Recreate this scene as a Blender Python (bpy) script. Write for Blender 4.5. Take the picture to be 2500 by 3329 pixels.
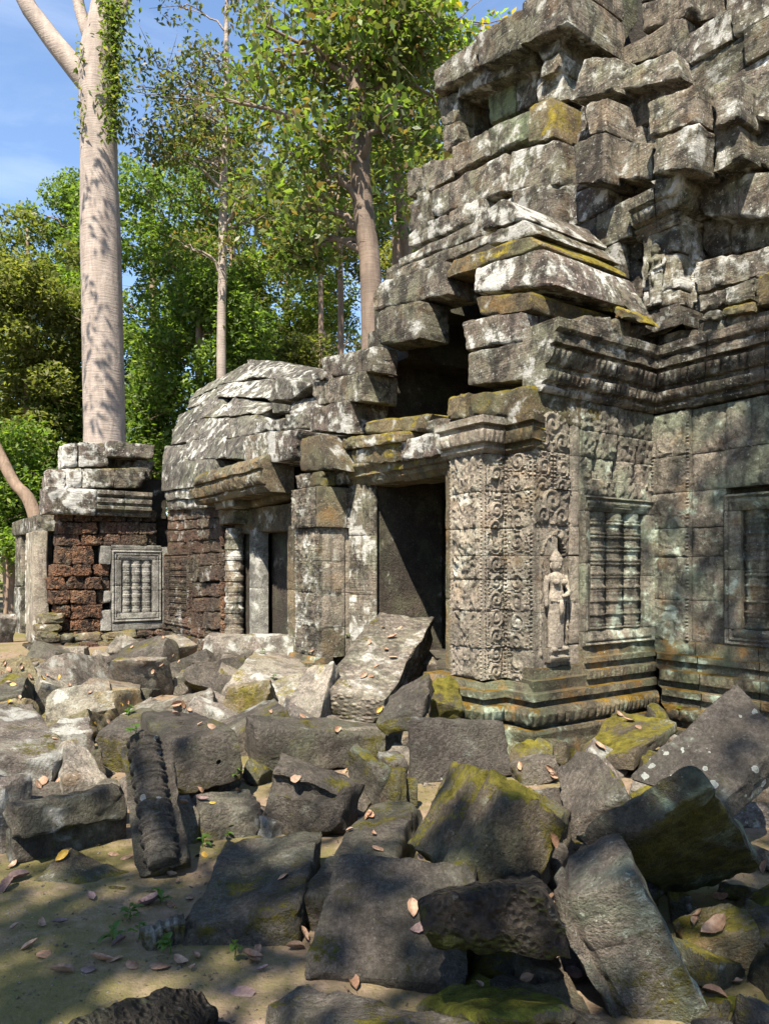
import bpy, math, random
import numpy as np
from mathutils import Matrix, Vector

S = bpy.context.scene
for o in list(bpy.data.objects):
    bpy.data.objects.remove(o)
COL = S.collection

# ------------------------------------------------------------------ camera, sky, sun, exposure
cam_data = bpy.data.cameras.new('camera')
cam = bpy.data.objects.new('camera', cam_data)
COL.objects.link(cam)
cam.location = (0, 0, 1.6)
cam.rotation_euler = (math.pi / 2, 0, 0)
cam_data.sensor_fit = 'VERTICAL'
cam_data.sensor_height = 36.0
cam_data.lens = 26.04
cam_data.shift_y = 0.056          # rising front: verticals stay vertical
cam_data.clip_end = 900
cam_data.clip_start = 0.05
S.camera = cam

SUN_EL = 54.0
SUN_H = Vector((-0.30, -0.954, 0)).normalized()       # horizontal direction towards the sun
el = math.radians(SUN_EL)
SUN_DIR = Vector((SUN_H.x * math.cos(el), SUN_H.y * math.cos(el), math.sin(el)))

world = bpy.data.worlds.new('World')
S.world = world
world.use_nodes = True
wn = world.node_tree
for n in list(wn.nodes):
    wn.nodes.remove(n)
wo = wn.nodes.new('ShaderNodeOutputWorld')
bg = wn.nodes.new('ShaderNodeBackground')
sky = wn.nodes.new('ShaderNodeTexSky')
sky.sky_type = 'NISHITA'
sky.sun_disc = False
sky.sun_elevation = el
sky.sun_rotation = math.atan2(SUN_H.x, SUN_H.y)
sky.air_density = 1.0
sky.dust_density = 0.3
sky.ozone_density = 2.4
bg.inputs['Strength'].default_value = 0.088
# thin cirrus: the sky's own colour paled where high cloud drifts
tc = wn.nodes.new('ShaderNodeTexCoord')
mp = wn.nodes.new('ShaderNodeMapping'); mp.inputs['Scale'].default_value = (1.2, 2.0, 5.0); mp.inputs['Rotation'].default_value = (.3, .5, .4)
cn = wn.nodes.new('ShaderNodeTexNoise'); cn.inputs['Scale'].default_value = 1.6; cn.inputs['Detail'].default_value = 7; cn.inputs['Roughness'].default_value = .6; cn.inputs['Distortion'].default_value = .6
cr = wn.nodes.new('ShaderNodeMapRange'); cr.inputs['From Min'].default_value = .5; cr.inputs['From Max'].default_value = .8; cr.inputs['To Max'].default_value = .24
cm = wn.nodes.new('ShaderNodeMix'); cm.data_type = 'RGBA'; cm.inputs[7].default_value = (5.2, 5.6, 6.2, 1)
wn.links.new(tc.outputs['Generated'], mp.inputs['Vector']); wn.links.new(mp.outputs[0], cn.inputs['Vector'])
wn.links.new(cn.outputs['Fac'], cr.inputs['Value']); wn.links.new(cr.outputs[0], cm.inputs[0])
wn.links.new(sky.outputs[0], cm.inputs[6]); wn.links.new(cm.outputs[2], bg.inputs['Color'])
wn.links.new(bg.outputs[0], wo.inputs['Surface'])

sun_data = bpy.data.lights.new('sun', 'SUN')
sun_data.energy = 5.0
sun_data.angle = math.radians(0.55)
sun_data.color = (1.0, 0.905, 0.75)
sun = bpy.data.objects.new('sun', sun_data)
COL.objects.link(sun)
sun.rotation_euler = (-SUN_DIR).to_track_quat('-Z', 'Y').to_euler()
sun.location = SUN_DIR * 60

S.view_settings.view_transform = 'Standard'
S.view_settings.look = 'None'
S.view_settings.exposure = 1.75
S.view_settings.gamma = 1.0
S.view_settings.use_curve_mapping = False
S.render.engine = 'CYCLES'
S.cycles.max_bounces = 6
S.cycles.diffuse_bounces = 3
S.cycles.glossy_bounces = 2
S.cycles.transmission_bounces = 3
S.cycles.transparent_max_bounces = 8
S.cycles.use_denoising = True

# ------------------------------------------------------------------ helpers
rnd = random.Random(7)

def tag(o, label=None, cat=None, group=None, kind=None):
    if label: o['label'] = label
    if cat: o['category'] = cat
    if group: o['group'] = group
    if kind: o['kind'] = kind
    return o

def attach(o, parent):
    if parent is not None:
        o.parent = parent
        o.matrix_parent_inverse = Matrix.Translation(-parent_world(parent))
    return o

def parent_world(p):
    return Vector(p['_o']) if '_o' in p else Vector(p.location)

def empty(name, loc, parent=None):
    o = bpy.data.objects.new(name, None)
    o.empty_display_size = 0.1
    COL.objects.link(o)
    o.location = loc
    ORIG[o.name] = Vector(loc)
    if parent is not None:
        o.parent = parent
        o.matrix_parent_inverse = Matrix.Translation(-ORIG[parent.name])
    return o

ORIG = {}

def link_mesh(name, verts, faces, mat, parent=None, smooth=True, loc=None, cols=None, sharp=0):
    verts = np.asarray(verts, dtype=np.float32)
    if loc is None:
        loc = (verts.min(0) + verts.max(0)) * 0.5
    loc = np.asarray(loc, dtype=np.float32)
    me = bpy.data.meshes.new(name)
    if isinstance(faces, np.ndarray):
        nf, k = faces.shape
        me.vertices.add(len(verts))
        me.vertices.foreach_set('co', (verts - loc).ravel())
        me.loops.add(nf * k)
        me.loops.foreach_set('vertex_index', faces.astype(np.int32).ravel())
        me.polygons.add(nf)
        me.polygons.foreach_set('loop_start', np.arange(0, nf * k, k, dtype=np.int32))
        me.polygons.foreach_set('loop_total', np.full(nf, k, dtype=np.int32))
        me.update(calc_edges=True)
    else:
        me.from_pydata([tuple(v) for v in (verts - loc).tolist()], [], faces)
        me.update()
    if smooth:
        me.polygons.foreach_set('use_smooth', np.ones(len(me.polygons), dtype=bool))
    if sharp:
        me.set_sharp_from_angle(angle=math.radians(sharp))
    if cols is not None:
        at = me.color_attributes.new('Col', 'FLOAT_COLOR', 'POINT')
        at.data.foreach_set('color', np.asarray(cols, dtype=np.float32).ravel())
    if mat is not None:
        me.materials.append(mat)
    o = bpy.data.objects.new(name, me)
    COL.objects.link(o)
    o.location = loc.tolist()
    ORIG[o.name] = Vector(loc.tolist())
    if parent is not None:
        o.parent = parent
        o.matrix_parent_inverse = Matrix.Translation(-ORIG[parent.name])
    return o

# value noise on numpy arrays
_RT = np.random.RandomState(11).rand(64 * 64 * 64).astype(np.float32) * 2 - 1
def vnoise(p):
    p = np.asarray(p, dtype=np.float64)
    i = np.floor(p).astype(np.int64)
    f = p - i
    f = f * f * (3 - 2 * f)
    def h(x, y, z):
        return _RT[((x & 63) * 4096 + (y & 63) * 64 + (z & 63))]
    x, y, z = i[:, 0], i[:, 1], i[:, 2]
    fx, fy, fz = f[:, 0], f[:, 1], f[:, 2]
    c00 = h(x, y, z) * (1 - fx) + h(x + 1, y, z) * fx
    c10 = h(x, y + 1, z) * (1 - fx) + h(x + 1, y + 1, z) * fx
    c01 = h(x, y, z + 1) * (1 - fx) + h(x + 1, y, z + 1) * fx
    c11 = h(x, y + 1, z + 1) * (1 - fx) + h(x + 1, y + 1, z + 1) * fx
    return (c00 * (1 - fy) + c10 * fy) * (1 - fz) + (c01 * (1 - fy) + c11 * fy) * fz

def fbm(p, o=3):
    s = 0; a = 1; t = 0
    p = np.asarray(p, dtype=np.float64)
    for k in range(o):
        s = s + a * vnoise(p * (2 ** k) + 17.3 * k); t += a; a *= .5
    return s / t

# temple plan: a runs along the doorway walls (away to the left), b along the side walls (away to the right)
def TW(a, b, z):
    a = np.asarray(a, float); b = np.asarray(b, float); z = np.asarray(z, float)
    a, b, z = np.broadcast_arrays(a, b, z)
    return np.stack([1.26 - .5764 * a + .8171 * b, 6.3 + .8171 * a + .5764 * b, z], -1)

# ---- worn stone hexahedra
_LAT = {}
def lattice(nx, ny, nz):
    key = (nx, ny, nz)
    if key in _LAT: return _LAT[key]
    idx = {}; pts = []; faces = []
    def vid(i, j, k):
        t = (i, j, k)
        if t not in idx:
            idx[t] = len(pts); pts.append(t)
        return idx[t]
    for i in range(nx):
        for j in range(ny):
            faces.append((vid(i, j, 0), vid(i, j + 1, 0), vid(i + 1, j + 1, 0), vid(i + 1, j, 0)))
            faces.append((vid(i, j, nz), vid(i + 1, j, nz), vid(i + 1, j + 1, nz), vid(i, j + 1, nz)))
    for i in range(nx):
        for k in range(nz):
            faces.append((vid(i, 0, k), vid(i + 1, 0, k), vid(i + 1, 0, k + 1), vid(i, 0, k + 1)))
            faces.append((vid(i, ny, k), vid(i, ny, k + 1), vid(i + 1, ny, k + 1), vid(i + 1, ny, k)))
    for j in range(ny):
        for k in range(nz):
            faces.append((vid(0, j, k), vid(0, j, k + 1), vid(0, j + 1, k + 1), vid(0, j + 1, k)))
            faces.append((vid(nx, j, k), vid(nx, j + 1, k), vid(nx, j + 1, k + 1), vid(nx, j, k + 1)))
    r = (np.array(pts), np.array(faces))
    _LAT[key] = r
    return r

_TRI = [(0, 0, 0), (1, 0, 0), (1, 0, 1), (0, 0, 1), (0, 1, 0), (1, 1, 0), (1, 1, 1), (0, 1, 1)]
def stone_verts(V, n, r, amp, seed, freq=2.2, chip=.0, fine=.25, cuts=0, groove=None):
    V = np.asarray(V, float)
    d = np.array([np.linalg.norm(V[1] - V[0]) + np.linalg.norm(V[6] - V[7]),
                  np.linalg.norm(V[4] - V[0]) + np.linalg.norm(V[6] - V[2]),
                  np.linalg.norm(V[3] - V[0]) + np.linalg.norm(V[6] - V[5])]) * .5
    d = np.maximum(d, .02)
    L, faces = lattice(*n)
    r = min(r, .42 * d.min())
    q = np.empty(L.shape)
    for ax in range(3):
        m = n[ax]
        e = min(r * 1.1 / d[ax], .3)
        t = np.concatenate([[0], np.linspace(e, 1 - e, m - 1), [1]]) if m > 2 else np.linspace(0, 1, m + 1)
        q[:, ax] = t[L[:, ax]] * d[ax]
    rs = np.random.RandomState(seed)
    rv = r * np.clip(1 + 1.4 * vnoise(q * 6.0 / max(d.max(), .3) * 1.5 + rs.rand(3) * 50), .25, 2.2)[:, None]
    rv = np.minimum(rv, .45 * d.min())
    r = rv
    c = np.clip(q, r, d - r)
    dv = q - c
    nn = np.linalg.norm(dv, axis=1, keepdims=True)
    q = np.where(nn > 1e-9, c + dv / np.maximum(nn, 1e-9) * r, q)
    p = q / d
    P = np.zeros((len(p), 3))
    W = V.copy()
    if chip:
        cen = W.mean(0)
        for k in range(8):
            if rs.rand() < .45:
                W[k] += (cen - W[k]) * rs.rand() * chip
    for k, (x, y, z) in enumerate(_TRI):
        w = (p[:, 0] if x else 1 - p[:, 0]) * (p[:, 1] if y else 1 - p[:, 1]) * (p[:, 2] if z else 1 - p[:, 2])
        P += w[:, None] * W[k]
    if groove:
        inn = (V[4:].mean(0) - V[:4].mean(0)); inn /= np.linalg.norm(inn)
        face = np.clip(1 - p[:, 1] * 6, 0, 1)
        dn_ = (V[0] + V[1] - V[2] - V[3]); dn_ /= np.linalg.norm(dn_)
        top = np.clip((p[:, 2] - .85) * 7, 0, 1)
        for (ax, pos, wd, dp) in groove:
            t_ = np.clip((wd - np.abs(p[:, ax] - pos)) / (wd * .35), 0, 1)
            P += inn * (t_ * face * dp)[:, None]
            if ax == 0: P += dn_ * (t_ * top * dp)[:, None]
    off = rs.rand(3) * 40
    cen = P.mean(0); sz = d.min()
    for k in range(cuts):
        sg = rs.choice([-1.0, 1.0], 3) * rs.uniform(.25, 1.0, 3)
        nv = (V[1] - V[0]) / np.linalg.norm(V[1] - V[0]) * sg[0] + (V[4] - V[0]) / np.linalg.norm(V[4] - V[0]) * sg[1] + (V[3] - V[0]) / np.linalg.norm(V[3] - V[0]) * sg[2]
        nv /= np.linalg.norm(nv)
        t = (P - cen) @ nv
        lim = t.max() - sz * rs.uniform(.06, .26)
        lim = lim + .03 * sz * vnoise(P * 9 + k * 3.3)
        ov = np.maximum(t - lim, 0)
        P -= nv * ov[:, None]
    for ax in range(3):
        P[:, ax] += amp * fbm(P * freq + off + ax * 9.7, 2)
        if fine:
            P[:, ax] += amp * fine * vnoise(P * freq * 7 + off + ax * 5.1)
    a, b_, c_ = V[1] - V[0], V[4] - V[0], V[3] - V[0]
    if np.dot(np.cross(a, b_), c_) < 0:
        faces = faces[:, ::-1]
    return P, faces

def stone(name, V, mat, parent=None, n=(10, 5, 9), r=.014, amp=.011, seed=None, freq=3.6, chip=.03, fine=.7, cuts=1):
    if seed is None: seed = rnd.randrange(1 << 30)
    P, F_ = stone_verts(V, n, r, amp, seed, freq, chip, fine, cuts)
    return link_mesh(name, P, F_, mat, parent, sharp=32)

def box8(a0, a1, b0, b1, z0, z1):
    # front = low b, left = high a
    return TW([a1, a0, a0, a1, a1, a0, a0, a1], [b0, b0, b0, b0, b1, b1, b1, b1], [z0, z0, z1, z1, z0, z0, z1, z1])

def box_faces(off=0):
    return [tuple(off + i for i in f) for f in ((0, 1, 2, 3), (5, 4, 7, 6), (4, 0, 3, 7), (1, 5, 6, 2), (3, 2, 6, 7), (4, 5, 1, 0))]

def boxes_mesh(name, boxes, mat, parent=None):
    vs = []; fs = []
    for bx in boxes:
        fs += box_faces(len(vs) * 1)
        vs += box8(*bx).tolist()
    return link_mesh(name, np.array(vs), fs, mat, parent, smooth=False)

# ---- carved face: a closed slab whose front follows a height function h(c, z) in metres
def relief(name, pl, val, c0, c1, z0, z1, hf, mat, parent=None, res=.02, dep=.2, worn=.006, gap=.004, seed=0):
    c0 += gap; c1 -= gap; z0 += gap * .6; z1 -= gap * .6
    ns = max(3, int(round((c1 - c0) / res))); nz = max(3, int(round((z1 - z0) / res)))
    cs = np.linspace(c0, c1, ns + 1); zs = np.linspace(z0, z1, nz + 1)
    Cg, Zg = np.meshgrid(cs, zs, indexing='ij')
    h = hf(Cg.ravel(), Zg.ravel()) if hf is not None else np.zeros(Cg.size)
    pp = np.stack([Cg.ravel() * 3.1 + seed, np.full(Cg.size, val * 3.0 + (5 if pl == 'R' else 0)), Zg.ravel() * 3.1], -1)
    h = h + worn * fbm(pp * 1.7, 3) * 1.6
    ed = np.minimum(np.minimum(Cg - c0, c1 - Cg), np.minimum(Zg - z0, z1 - Zg)).ravel()
    h = h - .010 * np.exp(-np.maximum(ed, 0) / .008)
    front_c, front_z = Cg.ravel(), Zg.ravel()
    n1 = nz + 1
    def vi(i, j): return i * n1 + j
    I, J = np.meshgrid(np.arange(ns), np.arange(nz), indexing='ij')
    I = I.ravel(); J = J.ravel()
    F_ = np.stack([vi(I, J), vi(I + 1, J), vi(I + 1, J + 1), vi(I, J + 1)], -1).tolist()
    ring = [vi(i, 0) for i in range(ns)] + [vi(ns, j) for j in range(nz)] + [vi(i, nz) for i in range(ns, 0, -1)] + [vi(0, j) for j in range(nz, 0, -1)]
    nb = len(h)
    m = len(ring)
    for t in range(m):
        F_.append((ring[t], nb + t, nb + (t + 1) % m, ring[(t + 1) % m]))
    F_.append(tuple(nb + t for t in range(m))[::-1])
    bc = front_c[ring]; bz = front_z[ring]
    if pl == 'L':
        P = np.concatenate([TW(front_c, val - h, front_z), TW(bc, np.full(m, val + dep), bz)])
        flip = False
    else:
        P = np.concatenate([TW(val - h, front_c, front_z), TW(np.full(m, val + dep), bc, bz)])
        flip = True
    # outward test on the first front quad
    q = F_[len(I) // 2]
    nrm = np.cross(P[q[1]] - P[q[0]], P[q[3]] - P[q[0]])
    out = -np.array([.8171, .5764, 0]) if pl == 'L' else -np.array([-.5764, .8171, 0])
    if np.dot(nrm, out) < 0:
        F_ = [tuple(f[::-1]) for f in F_]
    return link_mesh(name, P, F_, mat, parent, smooth=True, sharp=38)

# ---- mouldings swept along the plan so that corners mitre; one closed block per split
def sweep(name, pl, val, e0, k0, e1, k1, prof, lotus, splits, mat, parent, res=.02, back=.18, worn=.012):
    """pl 'L': face at b=val running from a=e0 to a=e1; 'R': face at a=val from b=e0 to b=e1. k=1 where the end meets a corner."""
    zs_ = np.array([q[0] for q in prof]); hs_ = np.array([q[1] for q in prof])
    z = np.unique(np.concatenate([np.linspace(zs_[0], zs_[-1], max(4, int((zs_[-1] - zs_[0]) / res))), zs_[:-1] + 1e-4, zs_[1:] - 1e-4]))
    L_ = abs(e1 - e0)
    sp = [0.0] + sorted(splits) + [1.0]
    for t0, t1 in zip(sp, sp[1:]):
        g = .004 / L_
        ns = max(3, int(round((t1 - t0) * L_ / res)))
        t = np.linspace(t0 + (g if t0 > 0 else 0), t1 - (g if t1 < 1 else 0), ns + 1)
        Tg, Zg = np.meshgrid(t, z, indexing='ij'); Tg = Tg.ravel(); Zg = Zg.ravel()
        h = np.interp(Zg, zs_, hs_)
        cc = e0 + (e1 - e0) * Tg
        for (a_, b_, w, am) in (lotus or []):
            s_ = np.clip((Zg - a_) / (b_ - a_), 0, 1)
            band = np.where((Zg > a_) & (Zg < b_), np.sin(np.pi * s_) ** .5, 0)
            h = h + band * (am * np.abs(np.sin(np.pi * cc / w)) ** .6 - am * .5)
        pp = np.stack([cc * 3, np.full_like(cc, val * 5 + (7 if pl == 'R' else 0)), Zg * 3], -1)
        h = h + worn * fbm(pp * 1.5, 3) * 1.8 + rnd.uniform(-.008, .008)
        def pt(hh, T_, Z_):
            a0 = e0 - k0 * hh; a1 = e1 - k1 * hh
            c = a0 + (a1 - a0) * T_
            return TW(c, val - hh, Z_) if pl == 'L' else TW(val - hh, c, Z_)
        P = pt(h, Tg, Zg)
        n1 = len(z)
        I, J = np.meshgrid(np.arange(ns), np.arange(n1 - 1), indexing='ij'); I = I.ravel(); J = J.ravel()
        F_ = np.stack([I * n1 + J, (I + 1) * n1 + J, (I + 1) * n1 + J + 1, I * n1 + J + 1], -1).tolist()
        ring = [i * n1 for i in range(ns)] + [ns * n1 + j for j in range(n1 - 1)] + [i * n1 + n1 - 1 for i in range(ns, 0, -1)] + [j for j in range(n1 - 1, 0, -1)]
        Q_ = pt(np.full(len(ring), -back) * np.ones(len(ring)), Tg[ring], Zg[ring]) if False else (TW(e0 + (e1 - e0) * Tg[ring], val + back, Zg[ring]) if pl == 'L' else TW(val + back, e0 + (e1 - e0) * Tg[ring], Zg[ring]))
        nb = len(P); m = len(ring)
        P = np.concatenate([P, Q_])
        for k in range(m):
            F_.append((ring[k], nb + k, nb + (k + 1) % m, ring[(k + 1) % m]))
        F_.append(tuple(nb + k for k in range(m))[::-1])
        q = F_[len(I) // 2]
        nrm = np.cross(P[q[1]] - P[q[0]], P[q[3]] - P[q[0]])
        out = -np.array([.8171, .5764, 0]) if pl == 'L' else -np.array([-.5764, .8171, 0])
        if np.dot(nrm, out) < 0: F_ = [tuple(f[::-1]) for f in F_]
        link_mesh(name, P, F_, mat, parent, sharp=38)

# ------------------------------------------------------------------ materials
class NT:
    def __init__(s, name):
        s.m = bpy.data.materials.new(name); s.m.use_nodes = True
        s.t = s.m.node_tree
        for n in list(s.t.nodes): s.t.nodes.remove(n)
        s.out = s.t.nodes.new('ShaderNodeOutputMaterial')
        g = s.t.nodes.new('ShaderNodeNewGeometry')
        s.pos = g.outputs['Position']; s.nrm = g.outputs['Normal']
        oi = s.t.nodes.new('ShaderNodeObjectInfo')
        s.rand = oi.outputs['Random']
    def set(s, sock, v):
        if isinstance(v, bpy.types.NodeSocket): s.t.links.new(v, sock)
        elif isinstance(v, tuple) and len(v) == 3 and sock.type == 'RGBA': sock.default_value = (*v, 1)
        else: sock.default_value = v
    def noise(s, scale, detail=4, rough=.55, dist=0, vec=None, w=None):
        n = s.t.nodes.new('ShaderNodeTexNoise'); n.noise_dimensions = '3D'
        s.set(n.inputs['Vector'], vec if vec is not None else s.pos)
        n.inputs['Scale'].default_value = scale; n.inputs['Detail'].default_value = detail
        n.inputs['Roughness'].default_value = rough; n.inputs['Distortion'].default_value = dist
        return n.outputs['Fac']
    def voro(s, scale, feat='F1', vec=None, out='Distance', rnd_=1.0):
        n = s.t.nodes.new('ShaderNodeTexVoronoi'); n.feature = feat
        s.set(n.inputs['Vector'], vec if vec is not None else s.pos)
        n.inputs['Scale'].default_value = scale
        n.inputs['Randomness'].default_value = rnd_
        return n.outputs[out]
    def math(s, op, a, b=0.0, c=None, clamp=False):
        n = s.t.nodes.new('ShaderNodeMath'); n.operation = op; n.use_clamp = clamp
        s.set(n.inputs[0], a); s.set(n.inputs[1], b)
        if c is not None: s.set(n.inputs[2], c)
        return n.outputs[0]
    def ramp(s, v, lo, hi, a=0.0, b=1.0):
        n = s.t.nodes.new('ShaderNodeMapRange'); n.clamp = True
        s.set(n.inputs['Value'], v)
        n.inputs['From Min'].default_value = lo; n.inputs['From Max'].default_value = hi
        n.inputs['To Min'].default_value = a; n.inputs['To Max'].default_value = b
        return n.outputs[0]
    def mix(s, f, a, b, mode='MIX'):
        n = s.t.nodes.new('ShaderNodeMix'); n.data_type = 'RGBA'; n.blend_type = mode
        s.set(n.inputs[0], f); s.set(n.inputs[6], a); s.set(n.inputs[7], b)
        return n.outputs[2]
    def sepz(s, v, i='Z'):
        n = s.t.nodes.new('ShaderNodeSeparateXYZ'); s.t.links.new(v, n.inputs[0]); return n.outputs[i]
    def scalev(s, v, sc, add=None):
        n = s.t.nodes.new('ShaderNodeVectorMath'); n.operation = 'MULTIPLY'
        s.t.links.new(v, n.inputs[0]); n.inputs[1].default_value = sc
        return n.outputs[0]
    def bump(s, h, dist=.02, strength=.7, normal=None):
        n = s.t.nodes.new('ShaderNodeBump'); n.inputs['Strength'].default_value = strength
        n.inputs['Distance'].default_value = dist
        s.set(n.inputs['Height'], h)
        if normal is not None: s.t.links.new(normal, n.inputs['Normal'])
        return n.outputs[0]
    def principled(s, col, rough=.9, normal=None, spec=.2):
        n = s.t.nodes.new('ShaderNodeBsdfPrincipled')
        s.set(n.inputs['Base Color'], col); s.set(n.inputs['Roughness'], rough)
        n.inputs['Specular IOR Level'].default_value = spec
        if normal is not None: s.t.links.new(normal, n.inputs['Normal'])
        s.t.links.new(n.outputs[0], s.out.inputs['Surface'])
        return n

def stone_mat(name, c1, c2, cdark=(.026, .024, .022), dark=.55, lich=.35, lichc=(.50, .49, .46), lscale=5.0, green=.25,
              greenc=(.16, .20, .11), moss=.4, mossc=(.085, .075, .012), bump=.02, pits=0.0, spots=.0, spotc=(.55, .55, .48), spotscale=7.0,
              ochre=.0, vary=.25, sidemoss=0.0, scaly=0.0, strata=0.0, streak=0.0):
    s = NT(name)
    n_big = s.noise(1.1, 3, .5)
    n_mid = s.noise(5.5, 6, .68, .4)
    n_fine = s.noise(42, 5, .75)
    n_spk = s.noise(120, 2, .6)
    col = s.mix(s.ramp(n_big, .38, .62), c1, c2)
    # grain
    col = s.mix(s.ramp(n_fine, .40, .60, .0, .75), col, s.mix(1.0, col, (.40, .38, .36), 'MULTIPLY'))
    col = s.mix(s.ramp(n_spk, .42, .62, 0, .4), col, s.mix(1.0, col, (1.7, 1.65, 1.6), 'MULTIPLY'))
    if green:
        g = s.math('MULTIPLY', s.ramp(s.noise(1.7, 5, .6, .5), .47, .62), green)
        col = s.mix(g, col, greenc)
    # black weathering film
    dk = s.math('MULTIPLY', s.ramp(n_mid, .47, .58), dark)
    col = s.mix(dk, col, cdark)
    if streak:
        st = s.noise(4.0, 5, .65, .2, vec=s.scalev(s.pos, (2.2, 2.2, .35)))
        col = s.mix(s.math('MULTIPLY', s.ramp(st, .52, .62), streak), col, cdark)
    if strata:
        sn = s.noise(3.0, 5, .7, .15, vec=s.scalev(s.pos, (.7, .7, 9.0)))
        col = s.mix(s.math('MULTIPLY', s.ramp(sn, .54, .60), strata * .55), col, cdark)
    if ochre:
        col = s.mix(s.math('MULTIPLY', s.ramp(s.noise(2.6, 5, .6, .3), .55, .66), ochre), col, (.30, .15, .03))
    if lich:
        lm = s.noise(lscale, 6, .62, .25)
        big = s.noise(.9, 2, .5)
        v = s.math('ADD', lm, s.math('MULTIPLY', s.math('SUBTRACT', big, .5), .55))
        th = .72 - .26 * lich
        v = s.math('ADD', v, s.math('MULTIPLY', s.math('SUBTRACT', n_fine, .5), .16))
        halo = s.ramp(v, th - .06, th + .02, 0, .35)
        col = s.mix(halo, col, tuple(.55 * x + .45 * y for x, y in zip(lichc, greenc)))
        fac = s.ramp(v, th, th + .06)
        fac = s.math('MULTIPLY', fac, s.ramp(n_fine, .28, .5, .5, 1))
        col = s.mix(fac, col, s.mix(s.ramp(n_mid, .4, .6), lichc, tuple(x * .72 for x in lichc)))
        # small pale flecks
        fl = s.ramp(s.noise(30, 3, .6), .66 - .05 * lich, .70 - .05 * lich, 0, .6 * min(1, lich * 1.6))
        col = s.mix(fl, col, lichc)
    if spots:
        wv = s.t.nodes.new('ShaderNodeVectorMath'); wv.operation = 'ADD'
        s.t.links.new(s.pos, wv.inputs[0])
        dn = s.t.nodes.new('ShaderNodeTexNoise'); dn.inputs['Scale'].default_value = 18; dn.inputs['Detail'].default_value = 4
        s.t.links.new(s.pos, dn.inputs['Vector'])
        sub = s.scalev(dn.outputs['Color'], (.05, .05, .05)); s.t.links.new(sub, wv.inputs[1])
        dv = s.voro(spotscale, vec=wv.outputs[0]); rc = s.voro(spotscale, vec=wv.outputs[0], out='Color')
        rr = s.sepz(rc, 'X')
        edge = s.math('MULTIPLY', s.ramp(rr, 1 - spots, 1.0, 0, 1), .42)
        f = s.ramp(s.math('SUBTRACT', edge, dv), .0, .02)
        ring = s.ramp(s.math('ABSOLUTE', s.math('SUBTRACT', dv, s.math('MULTIPLY', edge, .55))), .0, .05, .72, 1)
        col = s.mix(f, col, s.mix(1.0, spotc, ring, 'MULTIPLY'))
    nz = s.sepz(s.nrm)
    if moss:
        mm = s.noise(2.3, 5, .65, .3)
        up = s.ramp(nz, -.1, .95, -.10, .16)
        v = s.math('ADD', s.math('ADD', mm, up), s.math('MULTIPLY', s.math('SUBTRACT', n_fine, .5), .42))
        fac = s.ramp(v, .76 - .26 * moss, .84 - .26 * moss)
        mc = s.mix(s.ramp(s.noise(11, 5, .7), .35, .65), tuple(x * .45 for x in mossc), tuple(min(1, x * 1.7) for x in mossc))
        col = s.mix(fac, col, mc)
    if sidemoss:
        mm = s.noise(2.0, 5, .6, .4)
        v = s.math('ADD', s.math('ADD', mm, s.ramp(nz, -.6, .5, .12, -.06)), s.math('MULTIPLY', s.math('SUBTRACT', n_fine, .5), .45))
        fac = s.ramp(v, .74 - .28 * sidemoss, .86 - .28 * sidemoss, 0, .9)
        mc = s.mix(s.ramp(s.noise(13, 5, .7), .35, .65), tuple(x * .4 for x in mossc), tuple(min(1, x * 1.7) for x in mossc))
        col = s.mix(fac, col, mc)
    # every block has its own tone
    col = s.mix(1.0, col, s.ramp(s.rand, 0, 1, 1 - vary, 1 + vary * .6), 'MULTIPLY')
    h = s.math('ADD', s.math('ADD', s.math('MULTIPLY', n_mid, 1.0), s.math('MULTIPLY', n_fine, .8)), s.math('MULTIPLY', n_spk, .18))
    if strata:
        h = s.math('ADD', h, s.math('MULTIPLY', s.ramp(sn, .42, .60, 1, 0), strata))
    if pits:
        pv = s.voro(34); pv2 = s.voro(15)
        pit = s.math('MULTIPLY', s.ramp(pv, .0, .5), pits)
        h = s.math('ADD', h, pit)
        h = s.math('ADD', h, s.math('MULTIPLY', s.ramp(pv2, 0, .4), pits))
        col = s.mix(s.ramp(pv, .08, .3, .6 * min(1, pits), 0), col, (.012, .010, .009))
    if scaly:
        sv = s.voro(16, vec=s.scalev(s.pos, (1, .8, 1.6)))
        h = s.math('ADD', h, s.math('MULTIPLY', s.ramp(sv, .05, .55, 1, 0), scaly))
        col = s.mix(s.ramp(sv, .45, .62, 0, .35), col, cdark)
    nb = s.bump(h, bump * 2.6, 1.0)
    s.principled(col, .92, nb, .15)
    return s.m

M = {}
TAN1 = (.235, .195, .150); TAN2 = (.150, .128, .105)
M['sand'] = stone_mat('weathered_sandstone', (.235, .205, .165), (.155, .137, .115), lich=.58, lichc=(.50, .495, .47), dark=.8, green=.3, moss=.34, strata=.2, streak=.6, ochre=.12)
M['white'] = stone_mat('lichened_sandstone', (.20, .16, .135), (.125, .105, .095), lich=.78, lichc=(.54, .535, .51), lscale=6.0, dark=.75, green=.2, moss=.3, strata=.15, streak=.6)
M['vault'] = stone_mat('dark_vault_stone', (.17, .155, .135), (.11, .102, .092), cdark=(.028, .027, .026), lich=.5, lichc=(.46, .455, .43), dark=.8, green=.25, moss=.15, streak=.4)
M['vaultw'] = stone_mat('lichened_vault_stone', (.17, .155, .138), (.11, .10, .092), cdark=(.03, .028, .027), lich=.66, lichc=(.50, .495, .47), lscale=6, dark=.75, green=.2, moss=.1, streak=.4)
M['green'] = stone_mat('green_sandstone', (.17, .165, .12), (.12, .125, .09), lich=.4, green=.75, greenc=(.20, .25, .14), moss=.3, strata=.15, streak=.5)
M['mossy'] = stone_mat('mossy_sandstone', (.19, .15, .09), (.12, .10, .06), lich=.3, green=.3, moss=1.0, mossc=(.16, .128, .02), ochre=.3)
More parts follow.
